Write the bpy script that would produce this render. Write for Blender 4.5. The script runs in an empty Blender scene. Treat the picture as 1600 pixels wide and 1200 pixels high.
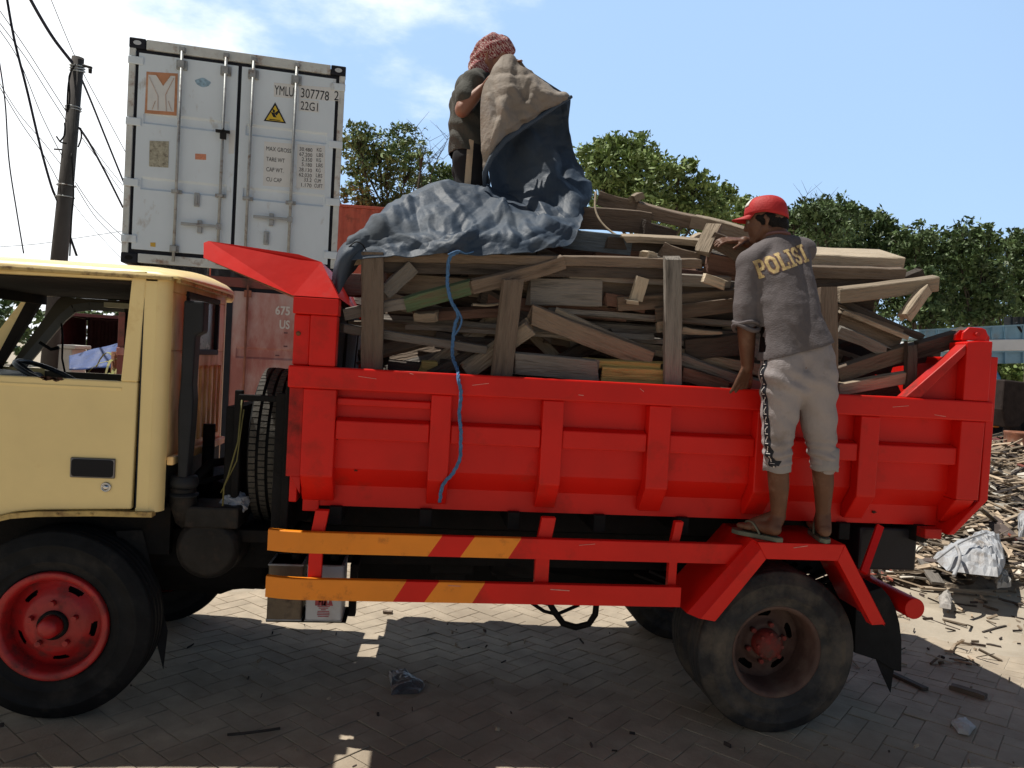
import bpy, bmesh, math, random
import numpy as np
from mathutils import Vector, Matrix, noise as mnoise
from mathutils.bvhtree import BVHTree
random.seed(7); RNG = np.random.default_rng(7)
SC = bpy.context.scene; COL = SC.collection
R = math.radians

# ------------------------------------------------------------------ camera
CX, CD, CH, CYAW, CPIT, CROL, CF = 1.576, 3.527, 1.704, .115, -.029, .055, 1200.0
_fw = Vector((math.sin(CYAW)*math.cos(CPIT), math.cos(CYAW)*math.cos(CPIT), math.sin(CPIT)))
_r0 = Vector((math.cos(CYAW), -math.sin(CYAW), 0)); _u0 = _r0.cross(_fw)
_r = _r0*math.cos(CROL)+_u0*math.sin(CROL); _u = -_r0*math.sin(CROL)+_u0*math.cos(CROL)
CO = Vector((CX, -CD, CH))
cam_d = bpy.data.cameras.new('camera'); cam = bpy.data.objects.new('camera', cam_d); COL.objects.link(cam)
cam.matrix_world = Matrix(((_r.x, _u.x, -_fw.x, CO.x), (_r.y, _u.y, -_fw.y, CO.y), (_r.z, _u.z, -_fw.z, CO.z), (0, 0, 0, 1)))
cam_d.sensor_width = 36; cam_d.lens = CF/1600*36; cam_d.clip_start = .05; cam_d.clip_end = 3000
SC.camera = cam

# ------------------------------------------------------------------ light
SUN = Vector((-.40, .18, 1.0)).normalized()          # towards the sun
sd = bpy.data.lights.new('sun', 'SUN'); so = bpy.data.objects.new('sun', sd); COL.objects.link(so)
sd.energy = 4.6; sd.angle = R(.5); sd.color = (1, .95, .86)
so.rotation_euler = SUN.to_track_quat('Z', 'Y').to_euler()
W = bpy.data.worlds.new('World'); SC.world = W; W.use_nodes = True
nt = W.node_tree; nt.nodes.clear()
def N(t, **k):
    n = nt.nodes.new(t)
    for a, b in k.items(): setattr(n, a, b)
    return n
out = N('ShaderNodeOutputWorld'); bg = N('ShaderNodeBackground'); sky = N('ShaderNodeTexSky')
sky.sky_type = 'NISHITA'; sky.sun_disc = False
sky.sun_elevation = math.asin(SUN.z); sky.sun_rotation = math.atan2(SUN.x, SUN.y)
sky.air_density = 1.0; sky.dust_density = 1.2; sky.ozone_density = 1.5
tc = N('ShaderNodeTexCoord'); mp = N('ShaderNodeMapping'); mp.inputs['Scale'].default_value = (1, 1, 2.2)
nz = N('ShaderNodeTexNoise'); nz.inputs['Scale'].default_value = 2.6; nz.inputs['Detail'].default_value = 9; nz.inputs['Roughness'].default_value = .58
mp.inputs['Location'].default_value = (.35, .1, .2)
nt.links.new(tc.outputs['Generated'], mp.inputs['Vector']); nt.links.new(mp.outputs[0], nz.inputs['Vector'])
sx = N('ShaderNodeSeparateXYZ'); nt.links.new(tc.outputs['Generated'], sx.inputs[0])
# more cloud towards the left (minus x), clear to the right
ad = N('ShaderNodeMath', operation='MULTIPLY_ADD'); ad.inputs[1].default_value = -.80; nt.links.new(sx.outputs['X'], ad.inputs[0]); nt.links.new(nz.outputs['Fac'], ad.inputs[2])
cr = N('ShaderNodeMapRange'); cr.interpolation_type = 'SMOOTHSTEP'; cr.inputs['From Min'].default_value = .50; cr.inputs['From Max'].default_value = .74
nt.links.new(ad.outputs[0], cr.inputs['Value'])
mx = N('ShaderNodeMix', data_type='RGBA'); mx.inputs['B'].default_value = (11.5, 11.8, 12.0, 1)
mx0 = N('ShaderNodeMix', data_type='RGBA'); mx0.inputs['Factor'].default_value = .62; mx0.inputs['B'].default_value = (5.3, 7.9, 11.6, 1)
nt.links.new(sky.outputs[0], mx0.inputs['A']); nt.links.new(mx0.outputs['Result'], mx.inputs['A'])
nt.links.new(cr.outputs[0], mx.inputs['Factor'])
# sky dimmed overhead and away from +Y, largely out of view, to deepen the shade
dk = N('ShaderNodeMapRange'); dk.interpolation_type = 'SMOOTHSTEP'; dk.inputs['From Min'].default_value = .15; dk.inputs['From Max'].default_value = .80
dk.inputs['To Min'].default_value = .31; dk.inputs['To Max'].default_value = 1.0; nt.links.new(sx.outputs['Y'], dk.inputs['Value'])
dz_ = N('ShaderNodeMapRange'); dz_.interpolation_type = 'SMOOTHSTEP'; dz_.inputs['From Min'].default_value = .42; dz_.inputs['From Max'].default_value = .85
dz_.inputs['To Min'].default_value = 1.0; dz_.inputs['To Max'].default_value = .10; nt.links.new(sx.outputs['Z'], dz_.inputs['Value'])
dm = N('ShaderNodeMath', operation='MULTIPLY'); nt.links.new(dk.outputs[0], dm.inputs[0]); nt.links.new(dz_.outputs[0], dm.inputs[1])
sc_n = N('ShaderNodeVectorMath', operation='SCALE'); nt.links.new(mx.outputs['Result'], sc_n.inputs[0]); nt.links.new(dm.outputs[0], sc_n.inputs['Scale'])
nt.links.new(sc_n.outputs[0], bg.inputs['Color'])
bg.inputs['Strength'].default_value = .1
nt.links.new(bg.outputs[0], out.inputs[0])
SC.view_settings.view_transform = 'Standard'; SC.view_settings.look = 'None'; SC.view_settings.exposure = .22; SC.view_settings.gamma = 1
SC.cycles.max_bounces = 6; SC.cycles.caustics_reflective = False; SC.cycles.caustics_refractive = False
SC.cycles.use_denoising = True

def P(u, v, y=0.0):
    d = _fw+_r*((u-800)/CF)-_u*((v-600)/CF); t = (y-CO.y)/d.y
    return CO+d*t
def PXX(u, v, x):
    d = _fw+_r*((u-800)/CF)-_u*((v-600)/CF); t = (x-CO.x)/d.x
    return CO+d*t
def G(u, v, z=-.05):
    d = _fw+_r*((u-800)/CF)-_u*((v-600)/CF); t = (z-CO.z)/d.z
    return CO+d*t
def UV(p):
    d = Vector(p)-CO; w_ = d.dot(_fw); return 800+CF*d.dot(_r)/w_, 600-CF*d.dot(_u)/w_
def depth(p): return (Vector(p)-CO).dot(_fw)
def gz(x, y=0):
    t = min(max((x-.5)/2.4, 0), 1); q = min(max((y-.5)/1.2, 0), 1); return -.05*t*t*(3-2*t)-.06*q*q*(3-2*q)*(1 if x < 12 else 1)

# ------------------------------------------------------------------ materials
MATS = {}
def mat(name, base, rough=.6, var=.25, scale=6, metal=0, bump=.15, bscale=None, dirt=None, dirt_amt=0, dirt_scale=3, stretch=(1, 1, 1), obj_rand=0, spec=.5, coat=0, attr=None, attr_amt=.5, dirt_detail=8, trans=0):
    if name in MATS: return MATS[name]
    m = bpy.data.materials.new(name); m.use_nodes = True; t = m.node_tree; b = t.nodes['Principled BSDF']; L = t.links.new
    def n(ty, **k):
        q = t.nodes.new(ty)
        for a, v in k.items(): setattr(q, a, v)
        return q
    co = n('ShaderNodeTexCoord'); mpn = n('ShaderNodeMapping'); mpn.inputs['Scale'].default_value = stretch
    L(co.outputs['Object'], mpn.inputs['Vector'])
    vec = mpn.outputs[0]
    oi = n('ShaderNodeObjectInfo')
    if obj_rand:
        va = n('ShaderNodeVectorMath', operation='MULTIPLY_ADD'); va.inputs[1].default_value = (17, 31, 47)
        cb = n('ShaderNodeCombineXYZ')
        for i in range(3): L(oi.outputs['Random'], cb.inputs[i])
        L(cb.outputs[0], va.inputs[0]); L(vec, va.inputs[2]); vec = va.outputs[0]
    a = n('ShaderNodeTexNoise'); a.inputs['Scale'].default_value = scale; a.inputs['Detail'].default_value = 7; a.inputs['Roughness'].default_value = .6; L(vec, a.inputs['Vector'])
    mr = n('ShaderNodeMapRange'); mr.inputs['From Min'].default_value = .3; mr.inputs['From Max'].default_value = .7
    mr.inputs['To Min'].default_value = 1-var; mr.inputs['To Max'].default_value = 1+var; L(a.outputs['Fac'], mr.inputs['Value'])
    fac = mr.outputs[0]
    if obj_rand:
        m2 = n('ShaderNodeMapRange'); m2.inputs['To Min'].default_value = 1-obj_rand; m2.inputs['To Max'].default_value = 1+obj_rand; L(oi.outputs['Random'], m2.inputs['Value'])
        mm = n('ShaderNodeMath', operation='MULTIPLY'); L(fac, mm.inputs[0]); L(m2.outputs[0], mm.inputs[1]); fac = mm.outputs[0]
    if attr:
        at = n('ShaderNodeAttribute'); at.attribute_name = attr
        m2 = n('ShaderNodeMapRange'); m2.inputs['To Min'].default_value = 1-attr_amt; m2.inputs['To Max'].default_value = 1+attr_amt; L(at.outputs['Fac'], m2.inputs['Value'])
        mm = n('ShaderNodeMath', operation='MULTIPLY'); L(fac, mm.inputs[0]); L(m2.outputs[0], mm.inputs[1]); fac = mm.outputs[0]
    vm = n('ShaderNodeVectorMath', operation='SCALE'); vm.inputs[0].default_value = base[:3]; L(fac, vm.inputs['Scale'])
    col = vm.outputs[0]
    if dirt:
        d = n('ShaderNodeTexNoise'); d.inputs['Scale'].default_value = dirt_scale; d.inputs['Detail'].default_value = dirt_detail; d.inputs['Roughness'].default_value = .65; L(vec, d.inputs['Vector'])
        dr = n('ShaderNodeMapRange'); dr.inputs['From Min'].default_value = .62-dirt_amt*.35; dr.inputs['From Max'].default_value = .78-dirt_amt*.25; L(d.outputs['Fac'], dr.inputs['Value'])
        mxn = n('ShaderNodeMix', data_type='RGBA'); L(dr.outputs[0], mxn.inputs['Factor']); L(col, mxn.inputs['A']); mxn.inputs['B'].default_value = (*dirt[:3], 1)
        col = mxn.outputs['Result']
        rr = n('ShaderNodeMapRange'); rr.inputs['To Min'].default_value = rough; rr.inputs['To Max'].default_value = min(1, rough+.3); L(dr.outputs[0], rr.inputs['Value']); L(rr.outputs[0], b.inputs['Roughness'])
    else:
        rr = n('ShaderNodeMapRange'); rr.inputs['To Min'].default_value = max(0, rough-.1); rr.inputs['To Max'].default_value = min(1, rough+.12); L(a.outputs['Fac'], rr.inputs['Value']); L(rr.outputs[0], b.inputs['Roughness'])
    L(col, b.inputs['Base Color'])
    b.inputs['Metallic'].default_value = metal; b.inputs['Specular IOR Level'].default_value = spec if max(base) > .04 or spec != .5 else .18
    if coat: b.inputs['Coat Weight'].default_value = coat; b.inputs['Coat Roughness'].default_value = .12
    if trans: b.inputs['Transmission Weight'].default_value = trans
    if bump:
        e = n('ShaderNodeTexNoise'); e.inputs['Scale'].default_value = bscale or scale*4; e.inputs['Detail'].default_value = 5; L(vec, e.inputs['Vector'])
        bp = n('ShaderNodeBump'); bp.inputs['Strength'].default_value = bump; bp.inputs['Distance'].default_value = .01; L(e.outputs['Fac'], bp.inputs['Height']); L(bp.outputs[0], b.inputs['Normal'])
    MATS[name] = m; return m

RED = mat('red_paint', (.66, .010, .005), .42, .13, 2.2, bump=.5, bscale=3.2, spec=.30, dirt=(.36, .022, .012), dirt_amt=.16, dirt_scale=2.4)
REDD = mat('red_paint_worn', (.50, .012, .008), .5, .2, 6, bump=.2, dirt=(.14, .02, .015), dirt_amt=.25, dirt_scale=7, spec=.3)
ORG = mat('orange_paint', (.85, .26, .012), .36, .10, 4, bump=.12, dirt=(.40, .11, .015), dirt_amt=.12, dirt_scale=9, spec=.4)
CREAM = mat('cream_paint', (.88, .70, .33), .34, .09, 1.4, bump=.06, bscale=4, dirt=(.62, .38, .11), dirt_amt=.16, dirt_scale=1.9, spec=.5)
CREAMR = mat('cream_stained_bounce_tint', (.92, .62, .27), .45, .18, 4, bump=.1, dirt=(.50, .22, .07), dirt_amt=.36, dirt_scale=5, stretch=(1, 1, .35))  # stained cream; base raised and warmed to carry light bounced off the bed
RUST = mat('rust', (.16, .065, .03), .85, .4, 14, bump=.5)
RUSTRIM = mat('rusty_rim', (.080, .043, .036), .7, .25, 12, bump=.25, dirt=(.12, .085, .07), dirt_amt=.32, dirt_scale=6)
BLK = mat('black_grease', (.007, .007, .008), .7, .4, 12, bump=.3, dirt=(.022, .018, .016), dirt_amt=.2, dirt_scale=9)
GREASE = mat('greasy_metal', (.016, .015, .015), .5, .4, 14, bump=.4, dirt=(.045, .034, .028), dirt_amt=.25, dirt_scale=12)
RUB = mat('tyre_rubber', (.030, .032, .036), .78, .35, 9, bump=.35, bscale=40, dirt=(.105, .092, .078), dirt_amt=.50, dirt_scale=4.2, dirt_detail=12)
RUBF = mat('tyre_rubber_dark', (.011, .012, .014), .75, .3, 12, bump=.2, bscale=60, dirt=(.035, .033, .032), dirt_amt=.2, dirt_scale=6)
RUBT = mat('tyre_tread_dusty', (.065, .060, .052), .9, .35, 25, bump=.4, bscale=80)
GLASS = mat('window_glass', (.05, .06, .07), .05, .1, 3, bump=0, spec=.7)
GLASSC = bpy.data.materials.new('clear_glass'); GLASSC.use_nodes = True
_t = GLASSC.node_tree; _t.nodes.clear(); _o = _t.nodes.new('ShaderNodeOutputMaterial'); _m = _t.nodes.new('ShaderNodeMixShader'); _a = _t.nodes.new('ShaderNodeBsdfTransparent'); _g = _t.nodes.new('ShaderNodeBsdfGlossy')
_a.inputs[0].default_value = (.62, .68, .70, 1); _g.inputs['Roughness'].default_value = .03; _m.inputs[0].default_value = .10
_t.links.new(_a.outputs[0], _m.inputs[1]); _t.links.new(_g.outputs[0], _m.inputs[2]); _t.links.new(_m.outputs[0], _o.inputs[0])
DARKIN = mat('cab_lining', (.030, .024, .022), .8, .3, 6, bump=.2)
CHROME = mat('chrome', (.6, .6, .6), .2, .1, 5, metal=1, bump=0)
GREYM = mat('grey_trim', (.13, .13, .125), .6, .15, 6, bump=.1)
WHITEC = mat('container_white', (.66, .76, .85), .5, .07, 1.5, bump=.1, bscale=4, dirt=(.40, .39, .37), dirt_amt=.06, dirt_scale=5, stretch=(1, 1, .5))
WHITEW = mat('container_white_worn', (.56, .60, .60), .6, .15, 5, bump=.2, dirt=(.22, .10, .05), dirt_amt=.28, dirt_scale=6)
PINKC = mat('container_faded_red', (.40, .15, .13), .7, .22, 2.4, bump=.2, dirt=(.50, .38, .36), dirt_amt=.50, dirt_scale=2.4, stretch=(1, 1, .4))
REDC = mat('container_red', (.52, .10, .055), .6, .2, 3, bump=.1, dirt=(.2, .06, .04), dirt_amt=.2)
MARC = mat('container_maroon', (.11, .028, .035), .6, .2, 2, bump=.1, dirt=(.2, .1, .09), dirt_amt=.1)
GASK = mat('rubber_gasket', (.018, .02, .028), .6, .2, 10, bump=.1)
STEELG = mat('galvanised_rod', (.33, .35, .36), .5, .25, 9, metal=.3, bump=.2, dirt=(.15, .08, .05), dirt_amt=.2, dirt_scale=12)
INK = mat('black_lettering', (.02, .022, .03), .6, .2, 30, bump=0)
DECW = mat('white_decal', (.66, .69, .70), .5, .05, 8, bump=0)
WHT = mat('white_lettering', (.62, .58, .56), .6, .1, 20, bump=0)

# ------------------------------------------------------------------ mesh builder
class MB:
    def __init__(s): s.v = []; s.f = []; s.m = []; s.sm = []; s.cm = 0; s.cs = False
    def add(s, vs, fs):
        o = len(s.v); s.v.extend([tuple(q) for q in vs]); s.f.extend([tuple(i+o for i in f) for f in fs]); s.m.extend([s.cm]*len(fs)); s.sm.extend([s.cs]*len(fs)); return s
    def box(s, x0, x1, y0, y1, z0, z1):
        return s.add([(x0, y0, z0), (x1, y0, z0), (x1, y1, z0), (x0, y1, z0), (x0, y0, z1), (x1, y0, z1), (x1, y1, z1), (x0, y1, z1)],
                     [(0, 3, 2, 1), (4, 5, 6, 7), (0, 1, 5, 4), (1, 2, 6, 5), (2, 3, 7, 6), (3, 0, 4, 7)])
    def obox(s, a, b, w, t, up=(0, 0, 1)):
        a = Vector(a); b = Vector(b); d = (b-a).normalized(); upv = Vector(up); z = (upv-d*upv.dot(d)).normalized(); y = z.cross(d)
        vs = [p+y*(t/2*sy)+z*(w/2*sz) for p in (a, b) for sy, sz in ((-1, -1), (1, -1), (1, 1), (-1, 1))]
        return s.add(vs, [(0, 1, 2, 3), (7, 6, 5, 4), (0, 4, 5, 1), (1, 5, 6, 2), (2, 6, 7, 3), (3, 7, 4, 0)])
    def prism(s, pts, axis, a, b):
        def mk(p, c):
            if axis == 'x': return (c, p[0], p[1])
            if axis == 'y': return (p[0], c, p[1])
            return (p[0], p[1], c)
        n = len(pts); vs = [mk(p, a) for p in pts]+[mk(p, b) for p in pts]
        ar = sum(pts[i][0]*pts[(i+1) % n][1]-pts[(i+1) % n][0]*pts[i][1] for i in range(n))
        flip = (ar > 0) ^ (b < a) ^ (axis == 'y')
        A = tuple(range(n)); B = tuple(range(2*n-1, n-1, -1)); S = [(i, i+n, (i+1) % n+n, (i+1) % n) for i in range(n)]
        fs = [A, B]+S
        if flip: fs = [tuple(reversed(f)) for f in fs]
        return s.add(vs, fs)
    def quad(s, *p): return s.add(p, [tuple(range(len(p)))])
    def tube(s, pts, r, n=8, caps=True):
        pts = [Vector(p) for p in pts]; rs = r if isinstance(r, (list, tuple)) else [r]*len(pts)
        vs = []; prev = None
        for i, p in enumerate(pts):
            d = (pts[min(i+1, len(pts)-1)]-pts[max(i-1, 0)]).normalized()
            if prev is None: x = d.orthogonal().normalized()
            else:
                x = prev-d*prev.dot(d)
                x = x.normalized() if x.length > 1e-6 else d.orthogonal().normalized()
            prev = x; y = d.cross(x)
            for k in range(n):
                a = 2*math.pi*k/n; vs.append(p+(x*math.cos(a)+y*math.sin(a))*rs[i])
        fs = [(i*n+k, i*n+(k+1) % n, (i+1)*n+(k+1) % n, (i+1)*n+k) for i in range(len(pts)-1) for k in range(n)]
        os_ = s.cs; s.cs = True; s.add(vs, fs); s.cs = os_
        if caps:
            o = len(s.v)-len(vs)
            s.f.append(tuple(o+k for k in reversed(range(n)))); s.m.append(s.cm); s.sm.append(False)
            s.f.append(tuple(o+(len(pts)-1)*n+k for k in range(n))); s.m.append(s.cm); s.sm.append(False)
        return s
    def lathe(s, prof, c, axis='y', n=48, ccw=True, smooth=True):
        # prof: (r, h) pairs; axis through c
        c = Vector(c); vs = []
        for rr, h in prof:
            for k in range(n):
                a = 2*math.pi*k/n; ca, sa = math.cos(a)*rr, math.sin(a)*rr
                vs.append(c+(Vector((ca, h, sa)) if axis == 'y' else Vector((h, ca, sa)) if axis == 'x' else Vector((ca, sa, h))))
        fs = [(i*n+k, i*n+(k+1) % n, (i+1)*n+(k+1) % n, (i+1)*n+k) for i in range(len(prof)-1) for k in range(n)]
        if not ccw: fs = [tuple(reversed(f)) for f in fs]
        os_ = s.cs; s.cs = smooth; s.add(vs, fs); s.cs = os_; return s
    def grid(s, rows, closed=False):
        n = len(rows[0]); vs = [p for r in rows for p in r]
        fs = [(i*n+k, i*n+(k+1) % n, (i+1)*n+(k+1) % n, (i+1)*n+k) for i in range(len(rows)-1) for k in range(n if closed else n-1)]
        return s.add(vs, fs)
    def build(s, name, mats, parent=None, bevel=0, solid=0, loc=None, smooth=None, seg=2):
        if loc is None:
            loc = base_of(parent) if parent is not None else None
        if loc is None:
            a = np.array(s.v); loc = Vector((float((a[:, 0].min()+a[:, 0].max())/2), float((a[:, 1].min()+a[:, 1].max())/2), float(a[:, 2].min())))
        me = bpy.data.meshes.new(name)
        me.from_pydata([(p[0]-loc.x, p[1]-loc.y, p[2]-loc.z) for p in s.v], [], s.f)
        for m_ in (mats if isinstance(mats, (list, tuple)) else [mats]): me.materials.append(m_)
        me.polygons.foreach_set('material_index', s.m)
        me.polygons.foreach_set('use_smooth', [smooth]*len(s.f) if smooth is not None else s.sm)
        me.update()
        o = bpy.data.objects.new(name, me); COL.objects.link(o)
        if parent is not None: o.parent = parent
        else: o.location = loc
        if solid:
            q = o.modifiers.new('solid', 'SOLIDIFY'); q.thickness = solid; q.offset = 0
        if bevel:
            q = o.modifiers.new('bevel', 'BEVEL'); q.width = bevel; q.segments = seg; q.limit_method = 'ANGLE'; q.angle_limit = R(35); q.harden_normals = False
        return o
def base_of(o):
    r = o
    while r.parent is not None: r = r.parent
    return r.location.copy()
def tag(o, label=None, cat=None, group=None, kind=None):
    if label: o['label'] = label
    if cat: o['category'] = cat
    if group: o['group'] = group
    if kind: o['kind'] = kind
    return o
def thing(name, loc, label, cat, group=None):
    o = bpy.data.objects.new(name, None); COL.objects.link(o); o.location = loc; o.empty_display_size = .1
    return tag(o, label, cat, group)
def text_mb(mb, s, size, o, xd, ud, sx=.8, bold=.0, align='LEFT', off=0.003):
    cu = bpy.data.curves.new('t', 'FONT'); cu.body = s; cu.size = size; cu.offset = bold; cu.align_x = align; cu.resolution_u = 3
    ob = bpy.data.objects.new('t', cu); COL.objects.link(ob)
    bpy.context.view_layer.update()
    me = bpy.data.meshes.new_from_object(ob.evaluated_get(bpy.context.evaluated_depsgraph_get()))
    xd = Vector(xd).normalized(); ud = Vector(ud).normalized(); nrm = xd.cross(ud); o = Vector(o)+nrm*off
    mb.add([o+xd*(v.co.x*sx)+ud*v.co.y for v in me.vertices], [tuple(p.vertices) for p in me.polygons])
    bpy.data.objects.remove(ob); bpy.data.curves.remove(cu); bpy.data.meshes.remove(me)
def fbm(p, sc, oct_=4):
    return mnoise.fractal(Vector(p)*sc, 1.0, 2.0, oct_, noise_basis='PERLIN_ORIGINAL')
def evalmesh(o):
    bpy.context.view_layer.update()
    me = bpy.data.meshes.new_from_object(o.evaluated_get(bpy.context.evaluated_depsgraph_get()))
    return me
# ================================================================== GROUND
DIRT = mat('yard_dirt', (.385, .335, .265), .95, .12, 3, bump=.4, bscale=40, dirt=(.30, .255, .195), dirt_amt=.35, dirt_scale=1.4)
mb = MB()
xs = np.concatenate([np.array([-900, -300, -90, -30, -12]), np.linspace(-6, 14, 201), np.array([20, 30, 90, 300, 900])])
ys = np.concatenate([np.array([-200, -40, -10, -4]), np.linspace(-3, 12, 151), np.array([20, 40, 90, 300, 900])])
def dust(x, y):      # dust drifted over the pavers, thickest toward the debris and beyond the truck
    m = max(min(1, (x-3.9)/1.6)*min(1, (y-.4)/1.1) if x > 3.9 and y > .4 else 0, min(1, max(0, (y-1.4)/2.2))*.8)
    return -.006+.0085*m+.0042*fbm((x, y, 0), 1.1, 4)+.002*fbm((x, y, 5), 6, 2)
mb.grid([[(x, y, gz(x, y)+(dust(x, y) if -6 <= x <= 14 and -3 <= y <= 12 else -.006)) for x in xs] for y in ys])
g = mb.build('ground', DIRT, loc=Vector((0, 0, 0))); tag(g, kind='structure')
PAVE = mat('concrete_paver', (.375, .315, .240), .92, .20, 5, bump=.35, bscale=70, dirt=(.27, .222, .168), dirt_amt=.42, dirt_scale=.9, attr='rnd', attr_amt=.06)
def herring():
    w = .112; gap = .0022; c = math.cos(R(45)); s_ = math.sin(R(45)); V = []; rnd = []
    Nn = 150
    for a in range(-2*Nn, 2*Nn):
        for b in range(-Nn, Nn):
            ox, oy = a+2*b, a-2*b
            X = (ox*c-oy*s_)*w; Y = (ox*s_+oy*c)*w
            if not (-4.5 < X-1 < 11.5 and -3.6 < Y < 9.5): continue
            for (x0, x1, y0, y1) in ((0, 2, 0, 1), (0, 1, 1, 3)):
                dz = RNG.normal(0, .0007); i_ = .003
                X0, X1, Y0, Y1 = (ox+x0)*w+gap, (ox+x1)*w-gap, (oy+y0)*w+gap, (oy+y1)*w-gap
                q = []
                tx, ty = RNG.normal(0, .007, 2)
                for lv, ins in ((-.005, 0), (-.0014, 0), (0, i_)):
                    for (px, py) in ((X0+ins, Y0+ins), (X1-ins, Y0+ins), (X1-ins, Y1-ins), (X0+ins, Y1-ins)):
                        gx, gy = px*c-py*s_, px*s_+py*c
                        q.append((gx, gy, gz(gx, gy)+lv+dz+(tx*(px-X0)+ty*(py-Y0)) if lv > -.01 else gz(gx, gy)+lv))
                V.append(q); rnd.append(RNG.random())
    V = np.array(V); nb = len(V)
    base = np.array([(8, 9, 10, 11)]+[(k, (k+1) % 4, (k+1) % 4+4, k+4) for k in range(4)]+[(k+4, (k+1) % 4+4, (k+1) % 4+8, k+8) for k in range(4)])
    F = (base[None]+np.arange(nb)[:, None, None]*12).reshape(-1, 4)
    me = bpy.data.meshes.new('paving'); me.from_pydata(V.reshape(-1, 3).tolist(), [], F.tolist()); me.materials.append(PAVE)
    at = me.attributes.new('rnd', 'FLOAT', 'FACE'); at.data.foreach_set('value', np.repeat(np.array(rnd, dtype=np.float32), 9))
    me.update(); o = bpy.data.objects.new('paving', me); COL.objects.link(o); tag(o, kind='structure')
herring()
# ================================================================== DUMP TRUCK
T = thing('dump_truck', Vector((1.7, .95, 0)), 'cream cab dump truck with a red cargo bed loaded with scrap timber', 'dump truck')
BW = 1.95   # bed width (y)
YB = 1.70
# ---- chassis
mb = MB()
for y in (.58, 1.30): mb.box(-.9, 4.05, y-.035, y+.035, .60, .80)
for x in (.3, 1.3, 2.1, 2.9, 3.9): mb.box(x-.04, x+.04, .615, 1.265, .62, .78)
mb.build('chassis_frame', BLK, T, bevel=.006)
mb = MB()
for y in (.52, 1.36): mb.box(1.05, 4.2, y-.05, y+.05, .815, .96)
for x in np.arange(1.2, 4.2, .42): mb.box(x-.03, x+.03, .1, 1.85, .90, .985)
mb.build('bed_subframe', BLK, T, bevel=.005)
mb = MB(); mb.tube([(.6, .94, .62), (1.9, .94, .56), (3.35, .94, .42)], .05, 12); mb.lathe([(0, -.16), (.1, -.15), (.17, -.05), (.17, .05), (.1, .15), (0, .16)], (3.35, .94, .36), 'x', 20)
mb.build('drive_shaft', BLK, T)
mb = MB(); mb.tube([(3.35, .2, .36), (3.35, 1.75, .36)], .075, 14); mb.build('rear_axle', BLK, T)
mb = MB(); mb.tube([(0, .2, .36), (0, 1.6, .36)], .05, 10)
mb.build('front_axle', BLK, T)
for y in (.42, 1.46):
    mb = MB()
    for k in range(6):
        z0 = .50+.018*k; ln = .62-.08*k
        mb.grid([[(3.35+t*ln, y+s_*.035, z0+.12*t*t) for t in np.linspace(-1, 1, 9)] for s_ in (-1, 1)])
        mb.grid([[(3.35+t*ln, y-.035, z0+.12*t*t+s_*.007) for t in np.linspace(-1, 1, 9)] for s_ in (-1, 1)])
    mb.build('leaf_spring', BLK, T)
# gearbox, air cleaner, engine
mb = MB(); mb.cs = True
def lump(mb, c, s, seed=0, n=14, amp=.12):
    rows = []
    for i in range(n+1):
        th = math.pi*i/n; row = []
        for k in range(2*n):
            ph = 2*math.pi*k/(2*n); d = Vector((math.sin(th)*math.cos(ph), math.sin(th)*math.sin(ph), math.cos(th)))
            e = [math.copysign(abs(q)**.6, q) for q in d]; rr = 1+amp*fbm(d*2+Vector((seed, seed, seed)), 1.3, 3)
            row.append((c[0]+s[0]*e[0]*rr, c[1]+s[1]*e[1]*rr, c[2]+s[2]*e[2]*rr))
        rows.append(row)
    mb.grid(rows, closed=True)
lump(mb, (.45, .75, .62), (.46, .30, .20), 3); lump(mb, (.20, .9, .80), (.5, .35, .22), 5)
mb.cs = False; mb.box(-.9, .5, .4, 1.45, .70, .93); mb.box(.3, .95, .35, 1.5, .62, .80)
mb.build('engine', BLK, T)
mb = MB(); mb.cs = True
c0 = PXX(350, 855, .62)
mb.lathe([(0, -.17), (.12, -.17), (.145, -.14), (.15, -.02), (.158, 0), (.15, .02), (.15, .13), (.12, .17), (0, .17)], (.62, .30, .76), 'y', 28)
mb.tube([(.5, .15, 1.05), (.5, .16, .98), (.51, .2, .90), (.56, .24, .84)], [.055, .06, .06, .055], 14)
mb.cs = False; mb.box(.52, .76, .12, .34, .86, .96)
mb.build('air_cleaner', GREASE, T, bevel=.01)
mb = MB()
mb.tube([(.505, .15, 1.10), (.505, .15, 1.06), (.505, .15, 1.04)], [.055, .066, .055], 16)
mb.tube([(.505, .15, 1.02), (.505, .15, 1.00)], [.066, .066], 16)
mb.prism([(.488, 1.08), (.528, 1.08), (.540, 1.34), (.542, 1.45), (.536, 1.52), (.540, 1.745), (.572, 1.76), (.572, 1.90), (.482, 1.90), (.482, 1.55), (.476, 1.40), (.478, 1.34)], 'y', .10, .19)
mb.build('air_intake', mat('black_plastic', (.022, .024, .028), .5, .2, 8, bump=.08), T, bevel=.018)
# ---- cab -----------------------------------------------------------
CY0, CY1 = .03, 1.66; XR = .44
cab = MB()
# side wall behind the door + rocker (near side): closed sheet with thickness
def side_panel(mb, y0, y1):
    xq = XR-.05 if y0 < 1 else XR-.19
    mb.prism([(.20 if y0 > 1 else .335, .945), (xq, .945), (xq, 1.995), (.20 if y0 > 1 else .335, 1.995)], 'y', y0, y1)                     # B pillar
    mb.prism([(-1.22, .945), (-1.22, 1.50), (-.80, 1.50), (-.80, .945)], 'y', y0, y1)
    mb.prism([(-.90, 1.955), (xq, 1.972), (xq, 1.998), (-.90, 1.99)], 'y', y0, y1)                     # cant rail
    mb.prism([(-1.22, 1.50), (-1.19, 1.56), (-.90, 1.99), (-.82, 1.99), (-1.08, 1.50)], 'y', y0, y1)          # A pillar
side_panel(cab, CY0, CY0+.035); side_panel(cab, CY1-.035, CY1)
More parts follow.
